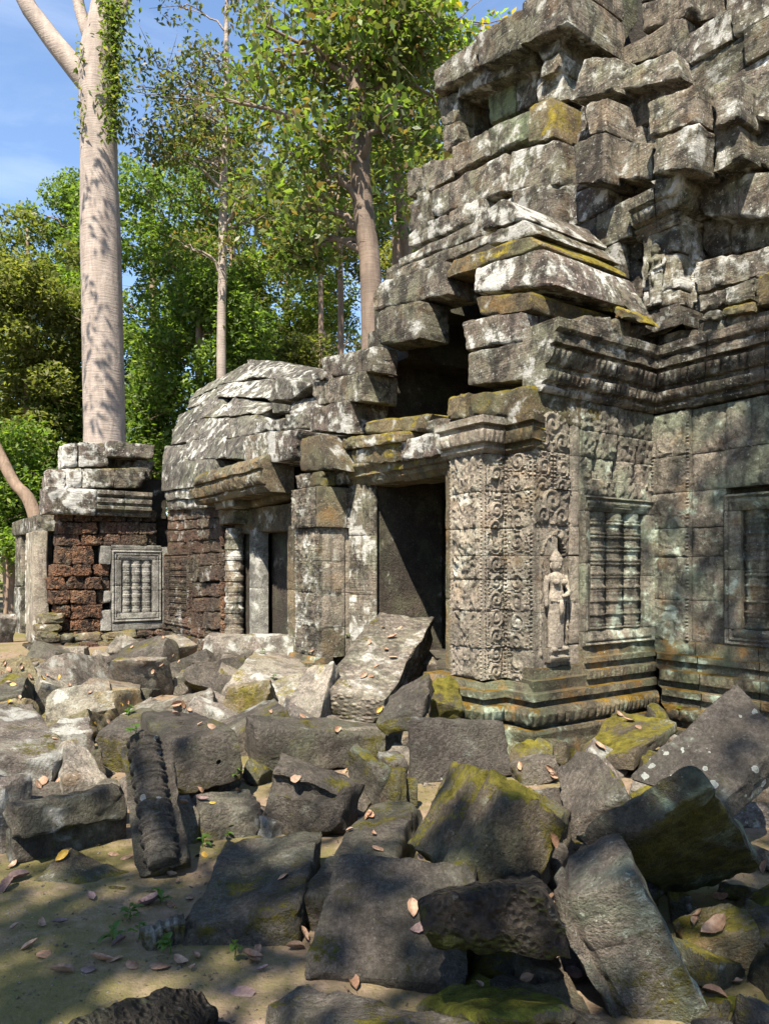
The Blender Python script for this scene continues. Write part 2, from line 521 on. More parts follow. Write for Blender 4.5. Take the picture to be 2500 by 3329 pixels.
M['ochre'] = stone_mat('ochre_sandstone', (.20, .16, .105), (.125, .105, .075), lich=.4, green=.25, moss=.45, mossc=(.10, .085, .015), ochre=.3)
M['carved'] = stone_mat('carved_sandstone', (.325, .285, .235), (.22, .195, .162), lich=.40, lichc=(.45, .43, .38), dark=.42, green=.12, moss=.0, bump=.014, vary=.15, ochre=.15, streak=.45)
M['mint'] = stone_mat('mint_sandstone', (.23, .205, .17), (.15, .145, .115), lich=.45, lichc=(.42, .48, .40), dark=.55, green=.5, greenc=(.19, .24, .165), moss=.1, bump=.015, ochre=.2, streak=.6)
M['base'] = stone_mat('base_sandstone', (.19, .16, .11), (.12, .105, .075), lich=.42, lichc=(.36, .43, .34), dark=.5, green=.5, greenc=(.15, .19, .11), moss=.5, mossc=(.13, .08, .012), ochre=.65)
M['figure'] = stone_mat('figure_sandstone', (.32, .28, .23), (.235, .208, .175), lich=.2, dark=.2, green=.05, moss=.0, bump=.008, vary=.05)
M['wframe'] = stone_mat('grey_window_stone', (.27, .265, .25), (.19, .185, .17), lich=.35, dark=.5, green=.1, moss=.0, bump=.012)
M['lat'] = stone_mat('red_laterite', (.225, .115, .068), (.135, .085, .062), cdark=(.03, .025, .022), dark=.85, lich=.3, lichc=(.34, .31, .28), green=.08, moss=.15, pits=.9, bump=.03)
M['latdark'] = stone_mat('grey_laterite', (.15, .09, .065), (.095, .075, .06), cdark=(.035, .03, .028), dark=.7, lich=.42, lichc=(.34, .32, .30), green=.15, moss=.3, pits=.9, bump=.03)
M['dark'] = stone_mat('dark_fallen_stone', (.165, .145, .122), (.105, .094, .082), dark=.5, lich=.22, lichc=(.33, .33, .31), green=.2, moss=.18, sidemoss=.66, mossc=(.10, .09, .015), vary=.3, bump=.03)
M['lit'] = stone_mat('sunlit_toned_fallen_stone', (.31, .275, .232), (.205, .182, .155), dark=.5, lich=.46, lichc=(.42, .41, .38), green=.15, moss=.12, sidemoss=.25, mossc=(.14, .12, .02), vary=.3, ochre=.2)  # sunlit counterpart of the dark stone: sunshine raised into its base colour
M['lityellow'] = stone_mat('sunlit_yellow_fallen_stone', (.33, .275, .17), (.22, .185, .12), dark=.35, lich=.3, green=.2, moss=.4, sidemoss=.5, mossc=(.15, .13, .025), vary=.2, ochre=.3)  # yellower sunlit copy, brightness of direct sun put into the colour
M['lichen'] = stone_mat('lichened_fallen_stone', (.26, .225, .195), (.17, .15, .135), dark=.5, lich=.62, lichc=(.42, .42, .39), green=.1, moss=.1, sidemoss=.2)
M['moss'] = stone_mat('mossy_fallen_stone', (.13, .105, .075), (.085, .075, .058), dark=.45, lich=.25, lichc=(.34, .34, .30), green=.3, moss=.6, sidemoss=.8, mossc=(.125, .11, .018), bump=.03)
M['moss2'] = stone_mat('green_mossy_stone', (.14, .115, .08), (.09, .08, .06), dark=.35, lich=.2, green=.3, moss=.85, sidemoss=.85, mossc=(.115, .12, .018))
M['spots'] = stone_mat('spotted_dark_stone', (.155, .138, .122), (.105, .094, .084), dark=.4, lich=.18, lichc=(.33, .33, .33), green=.12, moss=.1, sidemoss=.35, spots=.3, spotc=(.40, .41, .39), spotscale=11, mossc=(.075, .07, .012), bump=.03)
M['spots2'] = stone_mat('sparsely_spotted_stone', (.155, .136, .118), (.105, .093, .082), dark=.45, lich=.16, green=.12, moss=.1, sidemoss=.55, spots=.13, spotc=(.47, .46, .35), spotscale=4.2, mossc=(.075, .072, .012), bump=.03)
M['rosette'] = stone_mat('rosette_lichen_stone', (.15, .133, .118), (.10, .09, .08), dark=.4, lich=.2, lichc=(.33, .35, .33), green=.1, moss=.08, sidemoss=.4, spots=.72, spotc=(.34, .36, .33), spotscale=13, mossc=(.09, .085, .012))
M['holes'] = stone_mat('greenish_block', (.145, .125, .095), (.095, .085, .068), dark=.45, lich=.42, lichc=(.30, .36, .26), green=.5, greenc=(.17, .22, .14), moss=.2, sidemoss=.75, mossc=(.085, .075, .012), bump=.03)
M['band'] = stone_mat('banded_lichen_block', (.16, .14, .12), (.105, .095, .082), dark=.4, lich=.46, lichc=(.36, .41, .36), green=.5, greenc=(.16, .22, .15), moss=.15, sidemoss=.62, mossc=(.09, .08, .012), bump=.03)
M['scaly'] = stone_mat('scaly_carved_stone', (.235, .20, .168), (.155, .135, .115), dark=.5, lich=.44, lichc=(.44, .41, .37), green=.2, moss=.1, sidemoss=.5, scaly=.9, bump=.02)
M['lstone'] = stone_mat('pitted_black_laterite', (.085, .068, .055), (.05, .045, .04), dark=.6, lich=.26, lichc=(.30, .32, .28), green=.1, moss=.15, sidemoss=.72, mossc=(.06, .07, .012), pits=1.3, bump=.05)
M['greenslab'] = stone_mat('green_lichen_slab', (.13, .12, .10), (.09, .085, .07), dark=.45, lich=.3, lichc=(.30, .36, .29), green=.85, greenc=(.13, .19, .13), moss=.2, sidemoss=.35)
M['core'] = stone_mat('rubble_core', (.07, .06, .05), (.045, .04, .035), dark=.5, lich=.1, green=.1, moss=.1)
M['interior'] = stone_mat('shade_toned_inner_stone', (.085, .07, .058), (.05, .044, .038), dark=.5, lich=.25, lichc=(.3, .28, .25), green=.2, moss=.0)  # base colour lowered to give doorways and cavity their deep shade

def soil_mat():
    s = NT('soil_and_moss')
    n1 = s.noise(.9, 5, .6); n2 = s.noise(14, 6, .7); n3 = s.noise(60, 4, .7)
    col = s.mix(s.ramp(n2, .35, .65), (.20, .15, .105), (.135, .10, .072))
    g = s.ramp(s.math('ADD', n1, s.math('MULTIPLY', s.math('SUBTRACT', n2, .5), .35)), .44, .60)
    col = s.mix(s.math('MULTIPLY', g, .85), col, s.mix(n3, (.075, .075, .025), (.14, .125, .045)))
    col = s.mix(s.ramp(n3, .55, .75, 0, .5), col, (.07, .055, .04))
    # crumbs and twigs
    v = s.voro(55)
    col = s.mix(s.ramp(v, .05, .16, .45, 0), col, (.10, .075, .05))
    h = s.math('ADD', s.math('MULTIPLY', n2, 1.0), s.math('MULTIPLY', n3, .6))
    s.principled(col, .95, s.bump(h, .018, .8), .1)
    return s.m
M['soil'] = soil_mat()

def bark_mat(name, c1, c2, rings=0.0, rough_scale=6):
    s = NT(name)
    v = s.scalev(s.pos, (1, 1, .25))
    n1 = s.noise(rough_scale, 6, .65, .4, vec=v); n2 = s.noise(1.2, 3)
    col = s.mix(s.ramp(n1, .35, .65), c1, c2)
    col = s.mix(s.ramp(n2, .48, .66, 0, .6), col, tuple(x * .55 for x in c1))
    ks = s.voro(2.2, vec=s.scalev(s.pos, (1, 1, .7)))
    col = s.mix(s.ramp(ks, .05, .12, .55, 0), col, tuple(x * .35 for x in c2))
    hz = s.noise(9, 5, .6, .3, vec=s.scalev(s.pos, (.35, .35, 3.0)))
    h = s.math('ADD', s.math('MULTIPLY', n1, .8), s.math('MULTIPLY', hz, rings))
    col = s.mix(s.ramp(hz, .56, .66, 0, .35 * min(1, rings + .2)), col, tuple(x * .5 for x in c2))
    s.principled(col, .75, s.bump(h, .03, .7), .25)
    return s.m
M['pale_bark'] = bark_mat('pale_smooth_bark', (.295, .25, .222), (.19, .155, .135), .9)
M['grey_bark'] = bark_mat('grey_bark', (.17, .128, .10), (.095, .07, .055), .5)
M['brown_bark'] = bark_mat('brown_bark', (.24, .17, .125), (.13, .095, .07), .3, 14)

def leaf_mat(name, tr=.55, rough=.45, spec=.35):
    s = NT(name)
    a = s.t.nodes.new('ShaderNodeAttribute'); a.attribute_name = 'Col'
    p = s.t.nodes.new('ShaderNodeBsdfPrincipled')
    s.t.links.new(a.outputs['Color'], p.inputs['Base Color'])
    p.inputs['Roughness'].default_value = rough
    p.inputs['Specular IOR Level'].default_value = spec
    t = s.t.nodes.new('ShaderNodeBsdfTranslucent')
    tc = s.mix(1.0, a.outputs['Color'], (1.25, 1.35, .55), 'MULTIPLY')
    s.t.links.new(tc, t.inputs['Color'])
    mx = s.t.nodes.new('ShaderNodeMixShader'); mx.inputs[0].default_value = tr
    s.t.links.new(p.outputs[0], mx.inputs[1]); s.t.links.new(t.outputs[0], mx.inputs[2])
    s.t.links.new(mx.outputs[0], s.out.inputs['Surface'])
    return s.m
M['leaf'] = leaf_mat('living_leaf')
def dry_leaf_mat():
    s = NT('dry_leaf')
    a = s.t.nodes.new('ShaderNodeAttribute'); a.attribute_name = 'Col'
    n = s.noise(60, 3, .6)
    r = s.ramp(s.rand, 0, 1)
    base = s.mix(r, (.26, .12, .07), (.36, .23, .17))
    base = s.mix(s.ramp(s.math('FRACT', s.math('MULTIPLY', s.rand, 7.31)), .86, .9), base, (.46, .30, .05))
    base = s.mix(s.ramp(s.math('FRACT', s.math('MULTIPLY', s.rand, 3.77)), .7, .74, 0, .8), base, (.13, .085, .08))
    col = s.mix(s.ramp(n, .4, .7, 0, .6), base, (.13, .075, .05))
    col = s.mix(1.0, col, a.outputs['Color'], 'MULTIPLY')
    s.principled(col, .6, s.bump(n, .004, .5), .3)
    return s.m
M['dry'] = dry_leaf_mat()

# ------------------------------------------------------------------ ground
def gz(x, y):
    x = np.asarray(x, float); y = np.asarray(y, float)
    h = .16 * np.clip((y - 7.5) / 6.0, 0, 1)
    p = np.stack([x * .8, y * .8, np.zeros_like(x)], -1).reshape(-1, 3)
    n = fbm(p, 3).reshape(x.shape) * .05 + fbm(p * 7 + 3, 2).reshape(x.shape) * .012
    near = np.clip(1 - (np.abs(x) + y) / 40, 0, 1)
    return h + n * (.3 + .7 * near) - .015
gx = np.concatenate([[-400, -200, -90, -45, -25, -14], np.arange(-9, 8.01, .14), [11, 16, 25, 45, 90, 200, 400]])
gy = np.concatenate([[-60, -30, -15, -6, -2], np.arange(0, 14.01, .14), np.arange(15, 40, 1.5), [50, 70, 110, 200, 400, 700]])
GX, GY = np.meshgrid(gx, gy, indexing='ij')
GZ = gz(GX, GY)
GV = np.stack([GX.ravel(), GY.ravel(), GZ.ravel()], -1)
nyy = len(gy)
I, J = np.meshgrid(np.arange(len(gx) - 1), np.arange(nyy - 1), indexing='ij')
I = I.ravel(); J = J.ravel()
GF = np.stack([I * nyy + J, (I + 1) * nyy + J, (I + 1) * nyy + J + 1, I * nyy + J + 1], -1)
tag(link_mesh('ground', GV, GF, M['soil']), 'bare tan soil with patches of green moss', None, None, 'structure')

TEMPLE = {
 'upper_storey': [
  ('L', 1.5, .6, 3.19, 8.2, 2.37, 8.11, 2.34, 7.75, 3.21, 7.91, 1.5, 'sand'),
  ('L', 1.4, .7, 2.31, 8.09, 1.47, 7.91, 1.51, 7.47, 2.23, 7.66, 1.4, 'sand'),
  ('L', 1.4, 1, 1.48, 7.99, .86, 7.81, .86, 7.34, 1.55, 7.52, 1.4, 'sand'),
  ('L', 1.45, 1, 1.62, 8.36, .91, 8.19, .91, 7.86, 1.52, 8.05, 1.45, 'sand'),
  ('L', 1.5, 1, 1.58, 8.67, .92, 8.53, .95, 8.25, 1.58, 8.39, 1.5, 'sand'),
  ('L', 1.65, .5, 3.32, 7.92, 2.89, 7.81, 2.86, 7.41, 3.2, 7.51, 1.65, 'sand'),
  ('L', 1.65, .5, 3.2, 7.51, 2.86, 7.41, 2.85, 7.1, 3.17, 7.15, 1.65, 'sand'),
  ('L', 1.85, .4, 2.53, 7.73, 2.05, 7.67, 2.03, 7.18, 2.51, 7.25, 1.85, 'green'),
  ('L', 1.8, .4, 2, 7.63, 1.67, 7.61, 1.66, 7.09, 1.99, 7.14, 1.8, 'sand'),
  ('L', 1.6, .9, 1.48, 7.21, 1.1, 7.1, 1, 6.71, 1.47, 6.91, 1.6, 'sand'),
  ('L', 1.52, 1, 1.34, 7.28, 1.05, 7.22, 1.07, 7.03, 1.34, 7.08, 1.52, 'sand'),
  ('L', 1.58, .9, 1.47, 7.63, 1.07, 7.52, 1.1, 7.26, 1.39, 7.34, 1.58, 'sand'),
  ('L', 1.62, .5, 2.87, 7.88, 1.5, 7.62, 1.5, 7.39, 2.87, 7.71, 1.62, 'sand'),
  ('L', 1.9, .3, 3.1, 7.97, 2.85, 7.91, 2.83, 7.29, 3.08, 7.36, 1.9, 'sand'),
  ('R', 1.08, .6, 1.65, 7.96, 2.27, 8.21, 2.27, 7.61, 1.65, 7.55, 1.08, 'green'),
  ('R', 1.08, .6, 2.28, 8.22, 2.95, 8.55, 2.95, 8.05, 2.29, 7.53, 1.08, 'green'),
 ],
 'lower_courses': [
  ('L', 1.55, .5, 3.85, 7.16, 3.56, 7.09, 3.55, 6.78, 3.84, 6.78, 1.55, 'sand'),
  ('L', 1.5, .3, 3.57, 6.73, 3.36, 6.69, 3.34, 6.55, 3.56, 6.6, 1.5, 'sand'),
  ('L', 1.55, .6, 3.56, 7.09, 2.89, 7.05, 2.88, 6.66, 3.43, 6.67, 1.55, 'sand'),
  ('L', 1.53, .6, 2.87, 7.04, 2.21, 6.93, 2.17, 6.6, 2.85, 6.66, 1.53, 'sand'),
  ('L', 1.55, .6, 2.23, 6.96, 1.54, 6.84, 1.54, 6.53, 2.17, 6.6, 1.55, 'green'),
  ('L', 1.4, 1, 1.4, 6.77, 1.03, 6.69, 1.03, 6.25, 1.42, 6.34, 1.4, 'moss'),
  ('L', 1.5, .5, 3.73, 6.65, 3.29, 6.6, 3.29, 6.21, 3.73, 6.24, 1.5, 'sand'),
  ('L', 1.5, .5, 3.26, 6.63, 1.84, 6.49, 1.84, 6.02, 3.25, 6.27, 1.5, 'sand'),
  ('L', 1.4, .8, 1.69, 6.4, .96, 6.19, .96, 5.71, 1.74, 5.94, 1.4, 'sand'),
  ('L', 1.42, .5, 3.62, 6.23, 2.86, 6.15, 2.86, 5.9, 3.64, 5.98, 1.42, 'sand'),
  ('L', 1.42, .5, 2.86, 6.15, 2.18, 6.07, 2.18, 5.8, 2.87, 5.91, 1.42, 'sand'),
  ('L', 1.35, .7, 1.6, 5.88, .9, 5.75, .95, 5.23, 1.52, 5.47, 1.35, 'sand'),
  ('L', 1.36, .5, 3.8, 5.88, 2.12, 5.77, 2.12, 5.58, 3.83, 5.76, 1.36, 'sand'),
  ('L', 1.3, .5, 3.75, 5.71, 2.58, 5.6, 2.58, 5.45, 3.76, 5.55, 1.3, 'sand'),
  ('L', 1.3, .5, 2.58, 5.59, 1.95, 5.52, 1.95, 5.41, 2.57, 5.44, 1.3, 'sand'),
 ],
 'stepped_storey': [
  ('L', 1.25, .6, -.23, 5.92, -.73, 5.82, -.74, 5.49, -.24, 5.57, 1.25, 'sand'),
  ('L', 1.25, .5, -.32, 5.53, -.75, 5.47, -.68, 5.11, -.3, 5.23, 1.25, 'sand'),
  ('L', 1.5, .6, -.74, 5.53, -.96, 5.46, -1, 5.14, -.73, 5.12, 1.5, 'sand'),
  ('L', 1.4, .9, -.79, 5.83, -1.02, 5.77, -1.02, 5.43, -.79, 5.46, 1.4, 'sand'),
  ('L', 1.6, .7, .33, 6.64, -.27, 6.51, -.36, 6.2, .3, 6.43, 1.6, 'sand'),
  ('L', 1.3, 1, .56, 6.36, .27, 6.27, .27, 5.91, .47, 5.97, 1.3, 'sand'),
  ('L', 1.5, .8, .69, 6.94, .28, 6.74, .25, 6.38, .9, 6.6, 1.5, 'sand'),
  ('L', 1.3, .8, .7, 6, .27, 5.9, .27, 5.41, .63, 5.54, 1.3, 'sand'),
  ('L', 1.5, .5, .42, 5.94, -.12, 5.68, -.12, 5.33, .42, 5.54, 1.5, 'sand'),
  ('L', 2.6, .9, .81, 8.07, .19, 7.83, .17, 7.56, .81, 7.73, 2.6, 'sand'),
  ('L', 2.6, .9, 1.15, 7.7, .27, 7.61, .27, 7.24, 1.09, 7.48, 2.6, 'sand'),
  ('L', 2.9, .6, .28, 7.66, .01, 7.55, -.05, 7.08, .27, 7.16, 2.9, 'sand'),
  ('L', 2.9, .6, .27, 7.16, -.01, 7.1, -.06, 6.84, .27, 6.99, 2.9, 'sand'),
  ('L', 2.8, .7, .29, 7.92, -.04, 7.79, -.05, 7.48, .22, 7.6, 2.8, 'sand'),
  ('L', 3.3, .4, .19, 7.89, -.22, 7.69, -.22, 6.91, .18, 7.09, 3.3, 'sand'),
  ('L', 3, .5, -.32, 7.16, -.53, 7.1, -.53, 6.52, -.33, 6.64, 3, 'sand'),
  ('L', 2.8, .7, -.1, 7.7, -.63, 7.47, -.63, 7.19, -.11, 7.44, 2.8, 'sand'),
  ('L', 2.7, .9, .88, 8.62, .24, 8.34, .25, 7.92, .88, 8.16, 2.7, 'sand'),
  ('L', 2.8, .9, .3, 8.4, -.63, 7.96, -.63, 7.47, .29, 7.94, 2.8, 'sand'),
  ('L', 1.7, .5, -.85, 5.98, -1.19, 5.88, -1.19, 5.42, -.85, 5.62, 1.7, 'sand'),
  ('L', 1.8, .5, -.84, 5.63, -1.14, 5.48, -1.14, 5.04, -.83, 5.31, 1.8, 'sand'),
  ('L', 1.75, .4, -.35, 5.4, -1.17, 5.01, -1.17, 4.62, -.49, 4.89, 1.75, 'sand'),
 ],
 'upper_wall': [
  ('L', 1.75, .3, 1.12, 5.37, .79, 5.27, .79, 4.9, 1.12, 5.23, 1.75, 'sand'),
  ('L', 1.7, .35, .74, 5.26, .39, 5.12, .4, 4.73, .74, 4.87, 1.7, 'sand'),
  ('L', 1.6, .45, .66, 5.38, .35, 5.29, .31, 5.06, .66, 5.21, 1.6, 'sand'),
  ('L', 1.75, .3, .77, 4.88, .4, 4.75, .42, 4.48, .63, 4.71, 1.75, 'sand'),
  ('L', 1.75, .3, .4, 4.78, .18, 4.72, .18, 4.33, .42, 4.45, 1.75, 'sand'),
  ('L', 1.75, .3, .43, 5.15, .18, 5.11, .18, 4.72, .42, 4.78, 1.75, 'sand'),
  ('L', 1.75, .3, .33, 4.37, .15, 4.33, .16, 4.1, .19, 4.14, 1.75, 'sand'),
  ('L', 1.9, .3, 1.61, 6.13, .91, 5.91, .91, 5.35, 1.61, 5.58, 1.9, 'sand'),
 ],
 'upper_pilaster': [
  ('L', 1.44, .8, .08, 5.14, -.42, 5.06, -.42, 4.9, -.02, 4.97, 1.44, 'sand'),
  ('L', 1.52, .7, .03, 5.01, -.39, 4.93, -.39, 4.82, .02, 4.9, 1.52, 'sand'),
  ('L', 1.6, .6, .08, 4.94, -.34, 4.87, -.34, 4.58, .07, 4.68, 1.6, 'sand'),
  ('L', 1.6, .6, .07, 4.68, -.34, 4.58, -.35, 4.23, .07, 4.34, 1.6, 'sand'),
  ('L', 1.6, .6, .07, 4.34, -.35, 4.23, -.36, 4.07, .06, 4.14, 1.6, 'sand'),
  ('L', 1.52, .75, .01, 4.11, -.41, 4.03, -.43, 3.95, .01, 4.01, 1.52, 'sand'),
  ('L', 1.46, .8, -.09, 3.97, -.51, 3.91, -.52, 3.8, -.1, 3.9, 1.46, 'moss'),
  ('L', 1.4, .35, -.18, 5.25, -.49, 5.23, -.45, 5.02, -.27, 5.08, 1.4, 'sand'),
 ],
 'side_roof': [
  ('L', 2, .4, -.58, 4.97, -1.04, 4.83, -1.04, 4.51, -.61, 4.56, 2, 'sand'),
  ('L', 1.95, .4, -.35, 4.96, -.61, 4.95, -.63, 4.55, -.37, 4.56, 1.95, 'sand'),
  ('L', 1.8, .5, -.36, 4.52, -.82, 4.46, -.77, 4.21, -.39, 4.22, 1.8, 'sand'),
  ('L', 1.7, .5, -.83, 4.39, -1.19, 4.39, -1.19, 4.12, -.78, 4.16, 1.7, 'sand'),
  ('L', 1.6, .5, -.51, 4.11, -.79, 4.1, -.74, 3.94, -.51, 3.97, 1.6, 'sand'),
  ('L', 1.55, .5, -.81, 4.07, -1.09, 4.08, -1.06, 3.9, -.79, 3.92, 1.55, 'sand'),
  ('L', 1.5, .6, -1.13, 4.07, -1.31, 4.09, -1.31, 3.77, -1.11, 3.83, 1.5, 'moss'),
  ('L', 1.5, .5, -.62, 3.91, -.8, 3.89, -.78, 3.8, -.64, 3.83, 1.5, 'sand'),
  ('L', 1.5, .5, -.81, 3.9, -1.1, 3.88, -1.1, 3.79, -.81, 3.83, 1.5, 'moss'),
 ],
 'eave_row': [
  ('R', -.05, .4, .51, 3.86, 1, 3.93, 1, 3.7, .51, 3.63, -.05, 'sand'),
  ('R', -.02, .4, 1.03, 3.94, 1.31, 3.97, 1.3, 3.71, 1.03, 3.7, -.02, 'sand'),
  ('R', -.04, .4, 1.28, 3.92, 1.68, 3.98, 1.67, 3.63, 1.26, 3.56, -.04, 'sand'),
  ('L', 1.6, .4, -.1, 3.93, -.52, 3.8, -.52, 3.47, -.11, 3.55, 1.6, 'sand'),
  ('L', 1.55, .4, -.55, 3.85, -.82, 3.83, -.82, 3.43, -.55, 3.48, 1.55, 'sand'),
  ('L', 1.58, .4, -.8, 3.85, -1.26, 3.78, -1.26, 3.41, -.8, 3.46, 1.58, 'sand'),
 ],
 'roof': [
  ('L', -.05, .95, .77, 3.24, 0, 3.16, 0, 2.87, .74, 3.05, -.05, 'moss'),
  ('L', .02, .4, 1.17, 3.29, .88, 3.29, .88, 3.04, 1.17, 3.07, .02, 'moss'),
  ('L', .05, 1.5, .91, 3.68, .1, 3.59, .1, 3.24, .91, 3.37, .05, 'sand'),
  ('L', .08, 1.5, 1.01, 4, .22, 3.89, .22, 3.61, .94, 3.7, .08, 'white'),
  ('L', .15, 1.42, .89, 4.22, .15, 4.05, .15, 3.88, .81, 4.02, .15, 'moss'),
  ('L', .25, 1.3, 1, 4.56, .11, 4.44, -.03, 4.06, 1.03, 4.32, .25, 'white'),
  ('L', .3, 1.25, 1.53, 4.81, .31, 4.64, .14, 4.48, 1.49, 4.63, .3, 'moss'),
  ('L', .32, 1.2, .91, 4.88, .41, 4.82, .23, 4.63, .91, 4.77, .32, 'sand'),
  ('L', .3, 1.2, .98, 5.11, .64, 5.11, .36, 4.81, .99, 4.93, .3, 'white'),
  ('L', 1.2, .3, .74, 5.01, .44, 4.7, .32, 4.39, .74, 4.81, 1.2, 'sand'),
  ('L', 1.2, .3, .44, 4.68, .02, 4.24, -.11, 3.99, .32, 4.38, 1.2, 'sand'),
  ('L', 1.1, .3, .4, 4.39, .21, 4.3, .03, 4.01, .27, 4.11, 1.1, 'moss'),
  ('L', 1.05, .4, .75, 4.53, .39, 4.38, .23, 4.08, .75, 4.23, 1.05, 'moss'),
  ('L', 1.1, .3, .05, 4.09, -.19, 3.96, -.29, 3.84, .01, 3.96, 1.1, 'moss'),
 ],
 'broken_gable': [
  ('L', .3, .5, 2.87, 4.99, 1.52, 4.82, 1.45, 4.45, 2.85, 4.68, .3, 'sand'),
  ('L', .2, .4, 2.62, 4.6, 1.82, 4.49, 1.81, 4.07, 2.62, 4.18, .2, 'sand'),
  ('L', .9, .3, 3.52, 4.52, 2.96, 4.39, 2.95, 4.05, 3.52, 4.16, .9, 'sand'),
  ('L', .05, .35, 3.71, 4.27, 2.47, 4.13, 2.47, 3.83, 3.54, 4, .05, 'white'),
  ('L', 0, .5, 3.8, 3.98, 2.62, 3.86, 2.62, 3.52, 3.78, 3.68, 0, 'sand'),
  ('L', -.05, .62, 3.87, 3.64, 2.89, 3.57, 2.89, 3.19, 3.75, 3.34, -.05, 'white'),
  ('L', -.25, .45, 3.69, 3.22, 3.13, 3.21, 2.88, 2.74, 3.63, 2.82, -.25, 'ochre'),
  ('L', -.27, .25, 3.75, 2.78, 3.45, 2.78, 3.43, 2.59, 3.71, 2.6, -.27, 'sand'),
  ('R', 3.12, .3, -.25, 2.76, -.03, 2.78, -.03, 2.6, -.24, 2.58, 3.12, 'moss'),
  ('R', 3.1, .35, -.04, 2.79, .16, 2.8, .16, 2.61, -.03, 2.6, 3.1, 'white'),
  ('R', 3.15, .35, .02, 3.03, .18, 3.05, .18, 2.81, .03, 2.8, 3.15, 'green'),
  ('L', -.05, .3, 3.72, 4.07, 3.4, 4.03, 3.36, 3.92, 3.66, 3.97, -.05, 'white'),
 ],
 'door_head': [
  ('L', .1, .5, 2.76, 3.33, 1.46, 3.19, 1.58, 3.03, 2.73, 3.17, .1, 'moss'),
  ('L', 0, .4, 2.8, 3.15, 1.83, 3.06, 1.83, 2.95, 2.77, 3, 0, 'moss'),
  ('L', .05, .3, 1.53, 3.12, 1.21, 3.1, 1.22, 2.96, 1.51, 2.99, .05, 'sand'),
  ('L', 0, .3, 3.06, 3.15, 2.81, 3.15, 2.81, 3, 3.04, 3.02, 0, 'moss'),
  ('L', .05, .5, 2.92, 3.01, 1.97, 2.99, 1.96, 2.76, 2.92, 2.8, .05, 'moss'),
  ('L', .05, .5, 1.97, 2.99, 1.19, 2.98, 1.17, 2.74, 1.96, 2.76, .05, 'white'),
 ],
 'vault': [
  ('L', .2, .5, 10.35, 3.73, 8.68, 3.6, 8.39, 3.08, 10.2, 3.15, .28, 'vault'),
  ('L', .2, .5, 8.65, 3.61, 7.66, 3.5, 7.56, 3.03, 8.4, 3.1, .28, 'vault'),
  ('L', .24, .4, 10.09, 3.15, 8.49, 3.09, 8.42, 2.89, 10, 2.96, .24, 'vault'),
  ('L', .24, .4, 8.46, 3.09, 7.56, 3.03, 7.63, 2.88, 8.43, 2.89, .24, 'vault'),
  ('L', .28, .4, 10.12, 2.96, 7.59, 2.87, 7.59, 2.67, 10.03, 2.77, .28, 'vault'),
  ('L', .3, .6, 10.86, 4.17, 9.63, 4.03, 9.09, 3.61, 10.46, 3.71, .5, 'vault'),
  ('L', .3, .6, 9.6, 4.12, 7.71, 3.9, 7.24, 3.47, 9.06, 3.64, .5, 'vaultw'),
  ('L', .3, .6, 7.71, 3.85, 6.82, 3.82, 6.49, 3.35, 7.24, 3.45, .5, 'vault'),
  ('L', .5, .7, 11.11, 4.59, 9.74, 4.53, 9, 4.05, 10.48, 4.14, .75, 'vault'),
  ('L', .5, .7, 9.68, 4.58, 8.26, 4.37, 7.45, 3.85, 8.95, 4.03, .75, 'vaultw'),
  ('L', .5, .7, 8.17, 4.33, 7, 4.21, 6.53, 3.78, 7.42, 3.85, .75, 'vault'),
  ('L', .75, .8, 11.71, 5.03, 10.41, 5.03, 9.43, 4.53, 11.01, 4.57, 1.1, 'vault'),
  ('L', .75, .8, 10.33, 5.08, 9.2, 4.93, 8.3, 4.4, 9.44, 4.55, 1.1, 'vault'),
  ('L', .72, .8, 9.09, 4.73, 8.58, 4.84, 7.18, 4.26, 8.03, 4.33, 1.05, 'vaultw'),
  ('L', .75, .8, 8.68, 4.86, 6.78, 4.37, 7, 4.2, 7.25, 4.27, 1.1, 'vaultw'),
  ('L', 1.1, .8, 11.98, 5.47, 10.43, 5.44, 9.52, 4.96, 11.18, 5.1, 1.45, 'vault'),
  ('L', 1.05, .8, 10.36, 5.49, 7.83, 5.09, 7.09, 4.53, 9.42, 5.01, 1.45, 'vaultw'),
  ('L', 1.4, .7, 12.42, 5.83, 10.56, 5.84, 10.25, 5.42, 11.85, 5.44, 1.8, 'vault'),
  ('L', 1.45, .8, 10.64, 5.87, 9.77, 5.88, 8.82, 5.29, 10.32, 5.48, 1.85, 'vault'),
  ('L', 1.45, .8, 9.76, 5.95, 8.24, 5.56, 7.52, 5.02, 8.83, 5.32, 1.85, 'vaultw'),
  ('L', 1.45, .8, 8.24, 5.54, 6.95, 5.15, 6.3, 4.72, 7.52, 5.01, 1.85, 'vaultw'),
  ('L', .6, .7, 5.97, 4.6, 4.85, 4.27, 5.43, 4.15, 6.27, 4.26, .6, 'vault'),
  ('L', .5, .5, 5.75, 4.21, 5.03, 4.12, 4.6, 3.75, 5.3, 3.88, .75, 'vaultw'),
  ('L', .4, .4, 6.27, 3.92, 5.27, 3.83, 5.27, 3.62, 6.33, 3.76, .4, 'vaultw'),
  ('L', .35, .5, 5.17, 3.85, 4.63, 3.77, 4.63, 3.58, 5.18, 3.63, .35, 'vault'),
  ('L', 1, .6, 6.93, 4.81, 5.49, 4.55, 5.51, 4.01, 6.99, 4.26, 1, 'vault'),
 ],
 'inner_door_head': [
  ('L', .05, .5, 5.97, 3.62, 5.16, 3.57, 5.25, 3.11, 5.97, 3.21, .05, 'sand'),
  ('L', .05, .5, 5.17, 3.57, 4.23, 3.45, 4.33, 3.07, 5.25, 3.11, .05, 'white'),
  ('L', 0, .45, 7.02, 3.25, 5.89, 3.17, 5.92, 2.74, 6.43, 2.76, 0, 'ochre'),
